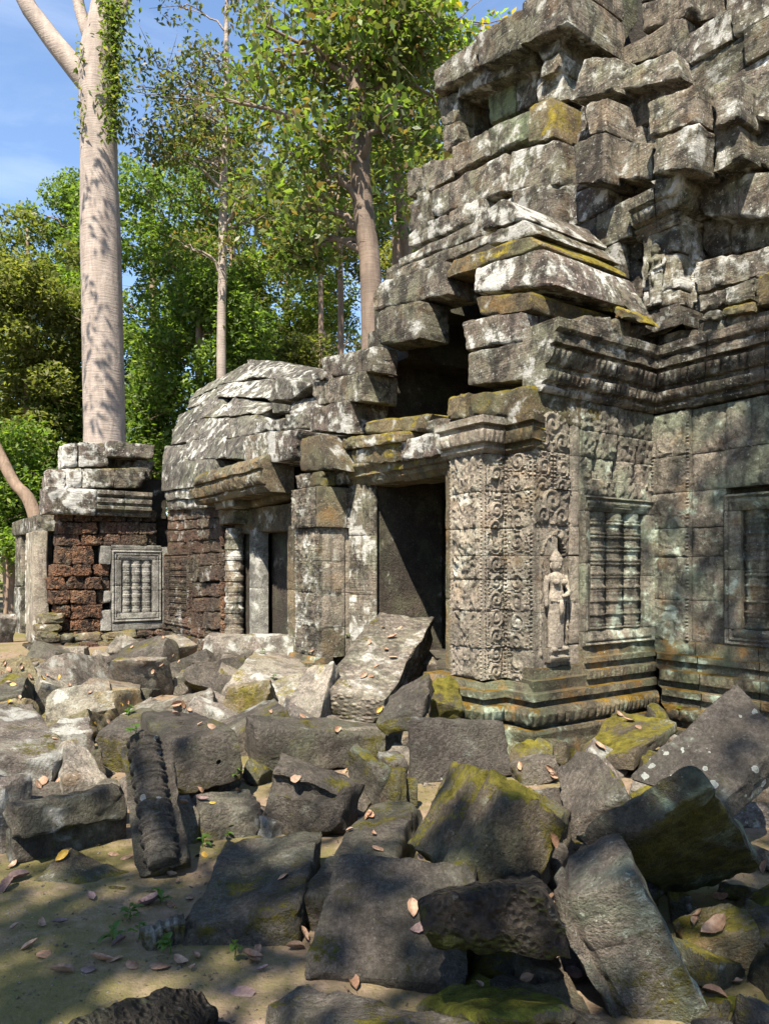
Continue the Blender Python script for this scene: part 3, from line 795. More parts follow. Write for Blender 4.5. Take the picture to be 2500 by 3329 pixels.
  ('L', .02, .45, 5.95, 3.18, 4.96, 3.1, 4.96, 2.7, 5.95, 2.75, .02, 'ochre'),
  ('L', .04, .45, 5.01, 3.11, 4.27, 2.98, 4.36, 2.66, 5.52, 2.73, .04, 'ochre'),
  ('L', .1, .4, 7.3, 2.8, 6.46, 2.8, 6.4, 2.6, 7.17, 2.57, .1, 'ochre'),
  ('L', .25, .3, 7.47, 2.6, 6.8, 2.61, 6.79, 2.35, 7.4, 2.35, .25, 'ochre'),
  ('L', .4, .3, 6.68, 2.71, 5.22, 2.78, 5.16, 2.65, 6.62, 2.58, .4, 'ochre'),
  ('L', .5, .3, 7.39, 2.59, 5.17, 2.58, 5.16, 2.17, 7.33, 2.19, .5, 'ochre'),
 ],
 'top_stones': [
  ('R', 10.4, .5, -1.85, 3.46, -1.54, 3.49, -1.54, 3.11, -1.84, 3.07, 10.4, 'white'),
  ('R', 10.4, .5, -1.54, 3.49, -1.24, 3.52, -1.24, 3.15, -1.54, 3.12, 10.4, 'white'),
  ('R', 10.4, .5, -1.23, 3.52, -.63, 3.57, -.63, 3.2, -1.22, 3.15, 10.4, 'sand'),
  ('R', 10.4, .5, -.63, 3.58, -.01, 3.64, -.04, 3.24, -.63, 3.2, 10.4, 'sand'),
  ('R', 10.6, .5, -1.53, 3.98, -1.26, 4.03, -1.27, 3.57, -1.54, 3.54, 10.6, 'white'),
  ('R', 10.6, .6, -1.26, 4.04, -.7, 4.11, -.7, 3.62, -1.24, 3.57, 10.6, 'white'),
  ('R', 10.4, .9, -.77, 4.1, .16, 4.11, .1, 3.82, -.75, 3.81, 10.4, 'white'),
  ('R', 10.5, .4, -.16, 3.8, .19, 3.79, .05, 3.38, -.19, 3.62, 10.5, 'sand'),
  ('R', 10.9, .4, -.63, 3.87, -.07, 3.88, -.07, 3.68, -.63, 3.64, 10.9, 'sand'),
 ],
 'laterite_wall': [
  ('R', 10.582, .45, -1.62, 2.71, -1.31, 2.72, -1.31, 2.52, -1.62, 2.51, 10.582, 'lat'),
  ('R', 10.567, .45, -1.31, 2.73, -1.03, 2.74, -1.03, 2.53, -1.31, 2.52, 10.567, 'lat'),
  ('R', 10.544, .45, -1.02, 2.74, -.67, 2.76, -.67, 2.54, -1.02, 2.53, 10.544, 'lat'),
  ('R', 10.507, .45, -.67, 2.76, -.36, 2.77, -.36, 2.55, -.67, 2.54, 10.507, 'latdark'),
  ('R', 10.511, .45, -.35, 2.76, -.06, 2.78, -.06, 2.56, -.35, 2.55, 10.511, 'latdark'),
  ('R', 10.573, .45, -.03, 2.78, .25, 2.8, .25, 2.58, -.03, 2.56, 10.573, 'latdark'),
  ('R', 10.575, .45, -1.61, 2.49, -1.19, 2.51, -1.19, 2.28, -1.61, 2.27, 10.575, 'lat'),
  ('R', 10.499, .45, -1.2, 2.5, -.9, 2.52, -.9, 2.29, -1.2, 2.28, 10.499, 'lat'),
  ('R', 10.557, .45, -.87, 2.52, -.54, 2.53, -.54, 2.3, -.87, 2.29, 10.557, 'latdark'),
  ('R', 10.508, .45, -.54, 2.53, -.12, 2.55, -.12, 2.31, -.54, 2.3, 10.508, 'latdark'),
  ('R', 10.499, .45, -.11, 2.54, .23, 2.55, .23, 2.32, -.11, 2.31, 10.499, 'latdark'),
  ('R', 10.578, .45, -1.62, 2.26, -1.19, 2.27, -1.19, 2.06, -1.62, 2.05, 10.578, 'lat'),
  ('R', 10.541, .45, -1.19, 2.27, -.81, 2.28, -.81, 2.07, -1.19, 2.06, 10.541, 'lat'),
  ('R', 10.55, .45, -.79, 2.28, -.46, 2.29, -.46, 2.07, -.79, 2.07, 10.55, 'latdark'),
  ('R', 10.506, .45, -.46, 2.29, .03, 2.3, .03, 2.08, -.46, 2.07, 10.506, 'latdark'),
  ('R', 10.571, .45, .06, 2.31, .25, 2.31, .25, 2.09, .06, 2.08, 10.571, 'latdark'),
  ('R', 10.59, .45, -1.62, 2.04, -1.36, 2.05, -1.36, 1.7, -1.62, 1.7, 10.59, 'lat'),
  ('R', 10.531, .45, -1.36, 2.05, -.97, 2.05, -.97, 1.7, -1.36, 1.7, 10.531, 'lat'),
  ('R', 10.58, .45, -1.71, 1.69, -1.33, 1.69, -1.33, 1.47, -1.71, 1.47, 10.58, 'lat'),
  ('R', 10.496, .45, -1.34, 1.69, -1.02, 1.69, -1.02, 1.47, -1.34, 1.47, 10.496, 'lat'),
  ('R', 10.567, .45, -.99, 1.69, -.68, 1.69, -.68, 1.46, -.99, 1.47, 10.567, 'lat'),
  ('R', 10.58, .45, -1.77, 1.45, -1.48, 1.45, -1.48, 1.22, -1.77, 1.22, 10.58, 'lat'),
  ('R', 10.563, .45, -1.47, 1.45, -1.14, 1.45, -1.14, 1.21, -1.47, 1.22, 10.563, 'lat'),
  ('R', 10.492, .45, -1.15, 1.46, -.85, 1.45, -.85, 1.21, -1.15, 1.21, 10.492, 'lat'),
  ('R', 10.587, .45, -.82, 1.45, -.67, 1.45, -.67, 1.21, -.82, 1.21, 10.587, 'latdark'),
  ('R', 10.509, .45, -1.75, 1.21, -1.42, 1.21, -1.42, .94, -1.75, .95, 10.509, 'lat'),
  ('R', 10.504, .45, -1.41, 1.21, -.95, 1.2, -.95, .93, -1.41, .94, 10.504, 'lat'),
  ('R', 10.586, .45, -.92, 1.2, -.67, 1.19, -.67, .92, -.92, .92, 10.586, 'latdark'),
  ('R', 10.5, .45, -1.67, .93, -1.42, .92, -1.42, .68, -1.67, .69, 10.5, 'lat'),
  ('R', 10.532, .45, -1.4, .93, -1.14, .92, -1.14, .66, -1.4, .67, 10.532, 'lat'),
  ('R', 10.496, .45, -1.14, .92, -.84, .92, -.84, .65, -1.14, .67, 10.496, 'lat'),
  ('R', 10.59, .45, -1.71, .67, -1.42, .66, -1.42, .42, -1.71, .44, 10.59, 'lat'),
  ('R', 10.543, .45, -1.42, .66, -1.02, .64, -1.02, .41, -1.42, .42, 10.543, 'lat'),
  ('R', 10.531, .45, -1.02, .64, -.84, .64, -.84, .4, -1.02, .41, 10.531, 'lat'),
  ('R', 10.579, .45, -1.75, .42, -1.4, .41, -1.4, .15, -1.75, .17, 10.579, 'lat'),
  ('R', 10.54, .45, -1.4, .42, -1.09, .4, -1.09, .13, -1.4, .15, 10.54, 'lat'),
  ('R', 10.515, .45, -1.09, .4, -.74, .38, -.74, .12, -1.09, .14, 10.515, 'lat'),
  ('R', 10.511, .45, -.73, .38, -.45, .37, -.45, .1, -.73, .12, 10.511, 'latdark'),
  ('R', 10.577, .45, -.42, .36, -.05, .35, -.05, .07, -.42, .09, 10.577, 'latdark'),
  ('R', 10.495, .45, -.06, .35, .23, .33, .23, .06, -.06, .08, 10.495, 'latdark'),
 ],
 'laterite_front': [
  ('L', .356, .3, 10.24, 2.82, 9.3, 2.78, 9.3, 2.55, 10.24, 2.58, .356, 'latdark'),
  ('L', .365, .3, 9.3, 2.78, 8.32, 2.73, 8.32, 2.51, 9.3, 2.55, .365, 'latdark'),
  ('L', .362, .3, 8.28, 2.73, 7.59, 2.7, 7.59, 2.49, 8.28, 2.51, .362, 'latdark'),
  ('L', .373, .3, 10.29, 2.57, 9.38, 2.54, 9.38, 2.36, 10.29, 2.38, .373, 'latdark'),
  ('L', .375, .3, 9.35, 2.54, 8.67, 2.52, 8.67, 2.34, 9.35, 2.36, .375, 'latdark'),
  ('L', .334, .3, 8.54, 2.51, 7.88, 2.49, 7.88, 2.32, 8.54, 2.34, .334, 'latdark'),
  ('L', .356, .3, 7.9, 2.49, 7.46, 2.48, 7.46, 2.31, 7.9, 2.32, .356, 'latdark'),
  ('L', .347, .3, 10.21, 2.36, 9.19, 2.34, 9.19, 2.13, 10.21, 2.14, .347, 'latdark'),
  ('L', .356, .3, 9.19, 2.34, 8.33, 2.32, 8.33, 2.13, 9.19, 2.13, .356, 'latdark'),
  ('L', .358, .3, 8.31, 2.32, 7.47, 2.31, 7.47, 2.12, 8.31, 2.12, .358, 'latdark'),
  ('L', .315, .3, 10.12, 2.13, 9.3, 2.12, 9.3, 1.88, 10.12, 1.88, .315, 'latdark'),
  ('L', .378, .3, 9.45, 2.13, 8.47, 2.12, 8.47, 1.89, 9.45, 1.89, .378, 'latdark'),
  ('L', .377, .3, 8.44, 2.12, 7.51, 2.11, 7.51, 1.9, 8.44, 1.89, .377, 'latdark'),
  ('L', .378, .3, 9.01, 1.88, 8.64, 1.88, 8.64, 1.66, 9.01, 1.66, .378, 'latdark'),
  ('L', .357, .3, 8.55, 1.88, 7.68, 1.88, 7.68, 1.68, 8.55, 1.66, .357, 'latdark'),
  ('L', .314, .3, 7.55, 1.88, 7.36, 1.88, 7.36, 1.68, 7.55, 1.68, .314, 'latdark'),
  ('L', .375, .3, 9.01, 1.65, 8.6, 1.65, 8.6, 1.37, 9.01, 1.35, .375, 'latdark'),
  ('L', .325, .3, 8.44, 1.65, 7.68, 1.67, 7.68, 1.4, 8.44, 1.37, .325, 'latdark'),
  ('L', .31, .3, 7.62, 1.67, 7.35, 1.67, 7.35, 1.41, 7.62, 1.4, .31, 'latdark'),
  ('L', .367, .3, 8.98, 1.35, 8.53, 1.35, 8.53, 1.1, 8.98, 1.08, .367, 'latdark'),
  ('L', .365, .3, 8.5, 1.35, 7.64, 1.36, 7.64, 1.12, 8.5, 1.1, .365, 'latdark'),
  ('L', .324, .3, 8.87, 1.08, 8.26, 1.09, 8.26, .84, 8.87, .82, .324, 'latdark'),
  ('L', .357, .3, 8.31, 1.09, 7.46, 1.11, 7.46, .87, 8.31, .84, .357, 'latdark'),
  ('L', .347, .3, 8.93, .8, 8.38, .83, 8.38, .52, 8.93, .48, .347, 'latdark'),
  ('L', .312, .3, 8.27, .83, 7.46, .87, 7.46, .58, 8.27, .53, .312, 'latdark'),
 ],
}
# ------------------------------------------------------------------ temple stones (plan coordinates in metres)
# each entry: plane, plane offset, thickness, then top-left, top-right, bottom-right, bottom-left as (along, height)
MAPM = {'moss': 'mossy'}
def quad_stone(name, e, parent, r=.026, amp=.016, n=(12, 5, 11), chip=.03):
    pl, val, dep = e[:3]
    c = e[3:11]; v2 = e[11]; mat = M[MAPM.get(e[12], e[12])]
    cc = [c[6], c[4], c[2], c[0]]; zz = [c[7], c[5], c[3], c[1]]
    if pl == 'L':
        V = np.concatenate([TW(cc, [val, val, v2, v2], zz), TW(cc, [val + dep, val + dep, v2 + dep, v2 + dep], zz)])
    else:
        V = np.concatenate([TW([val] * 4, cc, zz), TW([val + dep] * 4, cc, zz)])
    vt = e[12].startswith('vault')
    return stone(name, V, mat, parent, n=n, r=.03 if vt else r, amp=.02 if vt else amp, chip=.01 if vt else chip, cuts=0 if vt else 1)

tower = tag(empty('temple_tower', TW(1.9, 3.0, 0).tolist()), 'tall ruined sandstone tower with stepped broken storeys at the right', 'temple tower')
porch = tag(empty('temple_porch', TW(1.9, .3, 0).tolist()), 'carved sandstone porch with the large dark doorway in front of the tower', 'temple porch')
gallery = tag(empty('temple_gallery', TW(7, 1.0, 0).tolist()), 'low vaulted gallery with a smaller doorway left of the porch', 'temple gallery')
pavilion = tag(empty('corner_pavilion', TW(11.5, -.7, 0).tolist()), 'red laterite end pavilion with a latticed stone window at the left', 'pavilion')

PARTS = {'upper_storey': tower, 'lower_courses': tower, 'stepped_storey': tower, 'upper_wall': tower, 'upper_pilaster': tower, 'side_roof': tower,
         'eave_row': tower, 'roof': porch, 'broken_gable': porch, 'door_head': porch, 'vault': gallery, 'inner_door_head': gallery,
         'top_stones': pavilion, 'laterite_wall': pavilion, 'laterite_front': gallery}
PE = {}
for key, lst in TEMPLE.items():
    th = PARTS[key]
    p = PE[key] = empty(key, ORIG[th.name], th)
    for ei, e in enumerate(lst):
        if key == 'upper_pilaster' and ei in (0, 1, 5, 6) or key == 'inner_door_head' and ei in (2, 3, 4): continue
        lat = 'laterite' in key
        quad_stone('laterite_block' if lat else 'stone_block', e, p, r=.02 if lat else .026, amp=.022 if lat else .016)

for z0, z1 in ((3.0, 3.4), (3.4, 3.8), (3.8, 4.2), (4.2, 4.55), (4.55, 4.9), (4.9, 5.28), (5.28, 5.62), (5.62, 5.95)):
    x = .15 + rnd.uniform(0, .3)
    while x < 3.9:
        x1 = x + rnd.uniform(.4, .75)
        if z0 < 4.8 and x1 > .95 and x < 3.05:
            x = x1
            continue
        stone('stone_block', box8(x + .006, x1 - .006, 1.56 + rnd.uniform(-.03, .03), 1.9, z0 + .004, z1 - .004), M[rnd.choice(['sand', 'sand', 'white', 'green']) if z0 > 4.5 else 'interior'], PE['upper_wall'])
        x = x1
# inner facing of the stepped storeys, seen in the gaps
for z0 in (5.15, 5.45, 5.78, 6.1, 6.42):
    x = -1.3 + rnd.uniform(0, .2)
    while x < 1.0:
        x1 = x + rnd.uniform(.32, .6)
        stone('stone_block', box8(x + .004, x1 - .004, 1.82 + rnd.uniform(-.06, .06), 2.3, z0 + .003, z0 + .315), M[rnd.choice(['sand', 'sand', 'white'])], PE['stepped_storey'])
        x = x1
for z0 in (6.75, 7.05, 7.38, 7.7, 8.0):
    x = -.7
    while x < 1.0:
        x1 = x + rnd.uniform(.32, .6)
        stone('stone_block', box8(x + .004, x1 - .004, 3.25 + rnd.uniform(-.06, .06), 3.8, z0 + .003, z0 + .32), M[rnd.choice(['sand', 'green', 'white'])], PE['stepped_storey'])
        x = x1
# solid masses behind the facing stones
boxes_mesh('wall_core', [(2.95, 4.15, 1.75, 5.5, -.2, 2.9), (-.05, 1.15, 1.78, 5.5, -.2, 2.9), (-.05, .98, 1.86, 5.5, 2.9, 6.0), (3.05, 4.15, 1.86, 5.5, 2.9, 6.0), (.98, 3.05, 1.86, 5.5, 4.85, 6.0), (.98, 3.05, 4.8, 5.5, 2.9, 4.85), (.98, 3.05, 1.86, 4.8, 2.85, 2.97),
                         (1.3, 3.3, 2.2, 5.2, 6.0, 7.9), (1.35, 1.6, 2.4, 5.2, 7.9, 8.8), (-.6, .9, 3.72, 5.4, 5.5, 8.6),
                         (-2.9, -.1, 1.84, 5.4, -.2, 3.9), (-2.9, .2, 2.05, 5.4, 3.85, 5.2), (-.45, .7, 2.2, 3.7, 5.1, 6.2), (-1.8, -.5, 2.4, 4, 5.1, 5.6)], M['core'], tower)
boxes_mesh('wall_core', [(.12, .95, .06, 1.7, -.2, 3.15), (.2, .8, .3, 1.75, 3.1, 3.9), (.5, .85, .6, 1.7, 3.9, 4.6),
                         (3.25, 3.7, -.1, 1.9, -.2, 2.5), (3.25, 3.7, .0, 1.9, 2.5, 3.2)], M['core'], porch)
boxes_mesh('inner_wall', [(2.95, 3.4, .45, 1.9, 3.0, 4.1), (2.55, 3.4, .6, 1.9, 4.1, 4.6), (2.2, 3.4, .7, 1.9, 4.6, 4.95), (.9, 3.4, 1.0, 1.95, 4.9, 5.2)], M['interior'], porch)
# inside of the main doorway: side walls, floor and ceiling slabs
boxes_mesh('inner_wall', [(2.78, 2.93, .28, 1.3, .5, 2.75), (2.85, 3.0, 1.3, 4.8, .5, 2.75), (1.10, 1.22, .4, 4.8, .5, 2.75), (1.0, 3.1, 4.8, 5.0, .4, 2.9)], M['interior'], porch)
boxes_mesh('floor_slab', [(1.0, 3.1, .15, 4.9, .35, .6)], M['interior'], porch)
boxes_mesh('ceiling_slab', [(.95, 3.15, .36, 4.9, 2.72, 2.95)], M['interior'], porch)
boxes_mesh('wall_core', [(7.5, 10.7, .58, 2.6, -.2, 3.3), (3.7, 5.2, .75, 2.6, -.2, 3.3), (5.1, 7.6, 2.4, 2.6, -.2, 3.3), (3.7, 10.5, .7, 2.6, 2.9, 3.5),
                         (4.3, 10.4, 1.05, 2.6, 3.5, 3.95), (6.6, 10.2, 1.5, 2.6, 3.9, 4.7)], M['core'], gallery)
boxes_mesh('floor_slab', [(5.0, 7.6, .5, 2.5, .2, .5)], M['interior'], gallery)
boxes_mesh('wall_core', [(10.85, 12.3, -1.45, .6, -.2, 2.7), (12.2, 14.7, -1.2, .4, -.2, 2.4), (10.75, 12.2, -1.4, .5, 2.65, 3.45)], M['core'], pavilion)

# ------------------------------------------------------------------ carved surfaces
def scroll(w, p, c0, amp=.033, bead=True):
    def f(c, z):
        x = c - c0 - w / 2
        k = np.floor(z / p); dz = z - (k + .5) * p
        sgn = np.where(k % 2 < 1, 1.0, -1.0)
        kk = np.sin(k * 12.9898 + c0 * 7) * 43758.5; kk = kk - np.floor(kk)
        x = x + (kk - .5) * .06 * w
        R_ = min(p * .52, w * .42)
        wear = np.clip(1.15 - .9 * np.clip(vnoise(np.stack([c * 6, z * 6, np.full_like(c, 3.3)], -1)) * 1.6 - .1, 0, 1), .25, 1)
        r = np.hypot(x, dz); t = np.arctan2(dz, x * sgn)
        sp = .5 + .5 * np.cos(2 * np.pi * 1.75 * r / R_ - t)
        disc = np.clip((R_ - r) / (.12 * R_), 0, 1)
        bead_c = np.exp(-(r / (.2 * R_)) ** 2)
        leaf = .5 + .5 * np.sin(x * 95 + 3 * np.sin(z * 70)) * np.sin(z * 88 + 2 * np.sin(x * 60))
        h = disc * (.35 + .65 * sp ** .7) + (1 - disc) * leaf * .75
        h = np.maximum(h, bead_c)
        e = np.minimum(c - c0, c0 + w - c)
        if bead:
            bd = .55 + .45 * np.cos(2 * np.pi * z / .036)
            h = np.where(e < .02, bd, np.where(e < .028, .0, h))
        return amp * h * wear
    return f

def foliage(w, c0, amp=.036):
    def f(c, z):
        x = np.abs(c - c0 - w / 2)
        q = np.stack([x * 24, z * 15 - x * 14, np.full_like(c, c0 * 7)], -1)
        n = vnoise(q); n2 = vnoise(q * 2.3 + 5)
        ridge = np.clip(1 - np.abs(n) * 3.0, 0, 1) ** .7
        blob_ = np.clip(n2 * 2.2 - .1, 0, 1)
        h = .55 * ridge + .55 * blob_ + .15
        k = z / .19; t = k - np.floor(k)
        bud = np.exp(-((x / .035) ** 2 + ((t - .5) / .22) ** 2))
        h = np.maximum(h, bud * 1.1)
        e = np.minimum(c - c0, c0 + w - c)
        h = np.where(e < .02, .7 + .3 * np.cos(z * 190), np.where(e < .03, 0, h))
        return amp * np.clip(h, 0, 1.2)
    return f

def mould(prof, lotus=None, amp=.0):
    zs = np.array([q[0] for q in prof]); hs = np.array([q[1] for q in prof])
    def f(c, z):
        h = np.interp(z, zs, hs)
        if lotus:
            for (a_, b_, w, am) in lotus:
                s_ = np.clip((z - a_) / (b_ - a_), 0, 1)
                band = np.where((z > a_) & (z < b_), np.sin(np.pi * s_) ** .5, 0)
                h = h + am * band * np.abs(np.sin(np.pi * c / w)) ** .7 - am * .5 * band
        return h
    return f

def faint(amp=.012, f0=26):
    def f(c, z):
        p = np.stack([c * f0, z * f0, np.full_like(c, .7)], -1)
        n = vnoise(p)
        r = np.sin(c * 60 + 3 * vnoise(p * .4)) * np.sin(z * 55 + 3 * vnoise(p * .37 + 9))
        return amp * (np.clip(n, -.2, 1) + .6 * np.clip(r, 0, 1))
    return f

def medallion(c0, c1, z0, z1, amp=.032):
    w = c1 - c0; cm = (c0 + c1) / 2
    def f(c, z):
        h = np.zeros_like(c)
        for (mx, mz, rr) in ((cm - .24 * w, z0 + .26 * (z1 - z0), .2 * w), (cm + .24 * w, z0 + .26 * (z1 - z0), .2 * w), (cm, z0 + .68 * (z1 - z0), .26 * w)):
            r = np.hypot(c - mx, z - mz); t = np.arctan2(z - mz, c - mx)
            sp = .5 + .5 * np.cos(2 * np.pi * 1.8 * r / rr - t)
            h = np.maximum(h, np.clip((rr - r) / (.2 * rr), 0, 1) * (.4 + .6 * sp))
        p = np.stack([c * 40, z * 40, np.zeros_like(c)], -1)
        return amp * np.maximum(h, .6 * np.clip(vnoise(p) + .2, 0, 1))
    return f

# ---- porch: right-hand pilaster, three carved strips built block by block
ZL = [.63, .91, 1.23, 1.51, 1.72, 1.96, 2.28, 2.61]
SOCK = [(-.13, 2.345, .042, .05), (-.12, 1.90, .04, .055)]     # old door-bar sockets
def socketed(f0):
    def f(c, z):
        h = f0(c, z)
        for (cc, zc, hw, hz) in SOCK:
            h = np.where((np.abs(c - cc) < hw) & (np.abs(z - zc) < hz), -.09, h)
        return h
    return f
pil = empty('pilaster', TW(.35, -.25, .6).tolist(), porch)
for i in range(len(ZL) - 1):
    j = rnd.uniform(-.006, .006)
    relief('carved_block', 'L', -.25 + j, .345, .775, ZL[i], ZL[i + 1], foliage(.43, .345), M['carved'], pil, res=.0125, dep=.42)
    relief('carved_block', 'R', .335 + j, -.245, .02, ZL[i], ZL[i + 1], socketed(scroll(.255, .157, -.25)), M['carved'], pil, res=.0115, dep=.4)
    relief('carved_block', 'L', .005 + j, .0, .34, ZL[i], ZL[i + 1], scroll(.335, .175, .0), M['carved'], pil, res=.0125, dep=.3)
CAP = [(2.61, .01), (2.64, .05), (2.66, .05), (2.67, .03), (2.69, .03), (2.70, .08), (2.80, .10), (2.81, .06), (2.84, .06), (2.85, .12), (2.91, .13)]
CAPL = [(2.70, 2.80, .055, .03)]
capo = empty('capital', TW(.4, -.25, 2.6).tolist(), porch)
sweep('capital_block', 'L', -.25, .86, 0, .335, 1, CAP, CAPL, [], M['carved'], capo, res=.016)
sweep('capital_block', 'R', .335, -.25, 1, .0, 1, CAP, CAPL, [], M['carved'], capo, res=.016)
sweep('capital_block', 'L', .0, .335, 1, .0, 1, CAP, CAPL, [], M['mossy'], capo, res=.016)
# stepped, moulded plinth following the plan
PL = [(-.15, .17), (.02, .20), (.16, .19), (.24, .21), (.27, .20), (.275, .12), (.30, .12), (.31, .18), (.40, .20), (.44, .17), (.445, .10), (.49, .10), (.50, .14), (.56, .14), (.565, .07), (.625, .05)]
PLL = [(.31, .44, .075, .04)]
PL2 = PL[:-1] + [(.62, .07), (.625, .11), (.70, .11), (.705, .05), (.76, .05), (.765, .08), (.81, .08), (.815, .03), (.90, .02)]
PLR = [(-.15, .52), (.08, .52), (.085, .42), (.17, .43), (.175, .33), (.24, .33), (.25, .38), (.34, .40), (.36, .27), (.43, .26), (.44, .30), (.50, .30), (.505, .18), (.56, .18), (.57, .23), (.66, .22), (.665, .11), (.74, .10), (.745, .14), (.80, .13), (.805, .05), (.92, .03)]
bs = empty('plinth', TW(.3, 0, 0).tolist(), porch)
sweep('plinth_block', 'L', -.25, 1.12, 0, .335, 1, PL, PLL, [.5], M['base'], bs)
sweep('plinth_block', 'R', .335, -.25, 1, .0, 1, PL, PLL, [], M['base'], bs)
sweep('plinth_block', 'L', .0, .335, 1, .0, 1, PL, PLL, [], M['base'], bs)
sweep('plinth_block', 'R', .0, .0, 1, .60, 0, PL[:-1] + [(.62, .08), (.66, .09), (.665, .04), (.75, .03)], PLL, [], M['base'], bs)
sweep('plinth_block', 'R', .0, .60, 0, 1.684, 1, PL2, PLL + [(.625, .70, .06, .02)], [.5], M['base'], bs)
sweep('plinth_block', 'L', -.25, 3.8, 0, 3.15, 0, [(q_[0] - .06, q_[1]) for q_ in PL], None, [], M['base'], bs, res=.03)

# ---- side wall with the carved figure
NZ = [(.75, .93), (.93, 1.30), (1.30, 1.72), (1.72, 1.98), (1.98, 2.30), (2.30, 2.62), (2.62, 2.98)]
sw = empty('side_wall', TW(0, .3, .7).tolist(), porch)
NC, NW = .265, .15
def niche(c, z):
    top = 1.90
    half = np.where(z < 1.72, NW, NW * np.sqrt(np.clip((top - z) / (top - 1.72), 0, 1)))
    ins = (np.abs(c - NC) < half) & (z > .86)
    h = np.where(ins, -.15, 0.0)
    fr = np.abs(np.abs(c - NC) - half)
    h = np.where(~ins & (z < 1.93) & (z > .86) & (fr < .03), .016, h)
    return h + np.where(ins, 0, faint(.012, 34)(c, z))
for k, (z0, z1) in enumerate(NZ):
    if z0 < 1.9:
        relief('carved_block', 'R', .012 + rnd.uniform(-.004, .004), .0, .47, z0, z1, niche, M['carved'], sw, res=.013, dep=.2)
    else:
        hf = medallion(.0, .47, z0, z1) if k in (4, 6) else scroll(.24, .16, .0) if k == 5 else faint(.02)
        relief('carved_block', 'R', .006, .0, .25 if k == 5 else .47, z0, z1, hf, M['carved'], sw, res=.013, dep=.2)
        if k == 5: relief('carved_block', 'R', .004, .25, .47, z0, z1, scroll(.22, .16, .25), M['carved'], sw, res=.013, dep=.2)
    relief('carved_block', 'R', rnd.uniform(-.006, .004), .47, .60, z0 + rnd.uniform(-.01, .01) if k else z0, z1, mould([(0, 0), (9, 0)]), M['carved'], sw, res=.03, dep=.2)

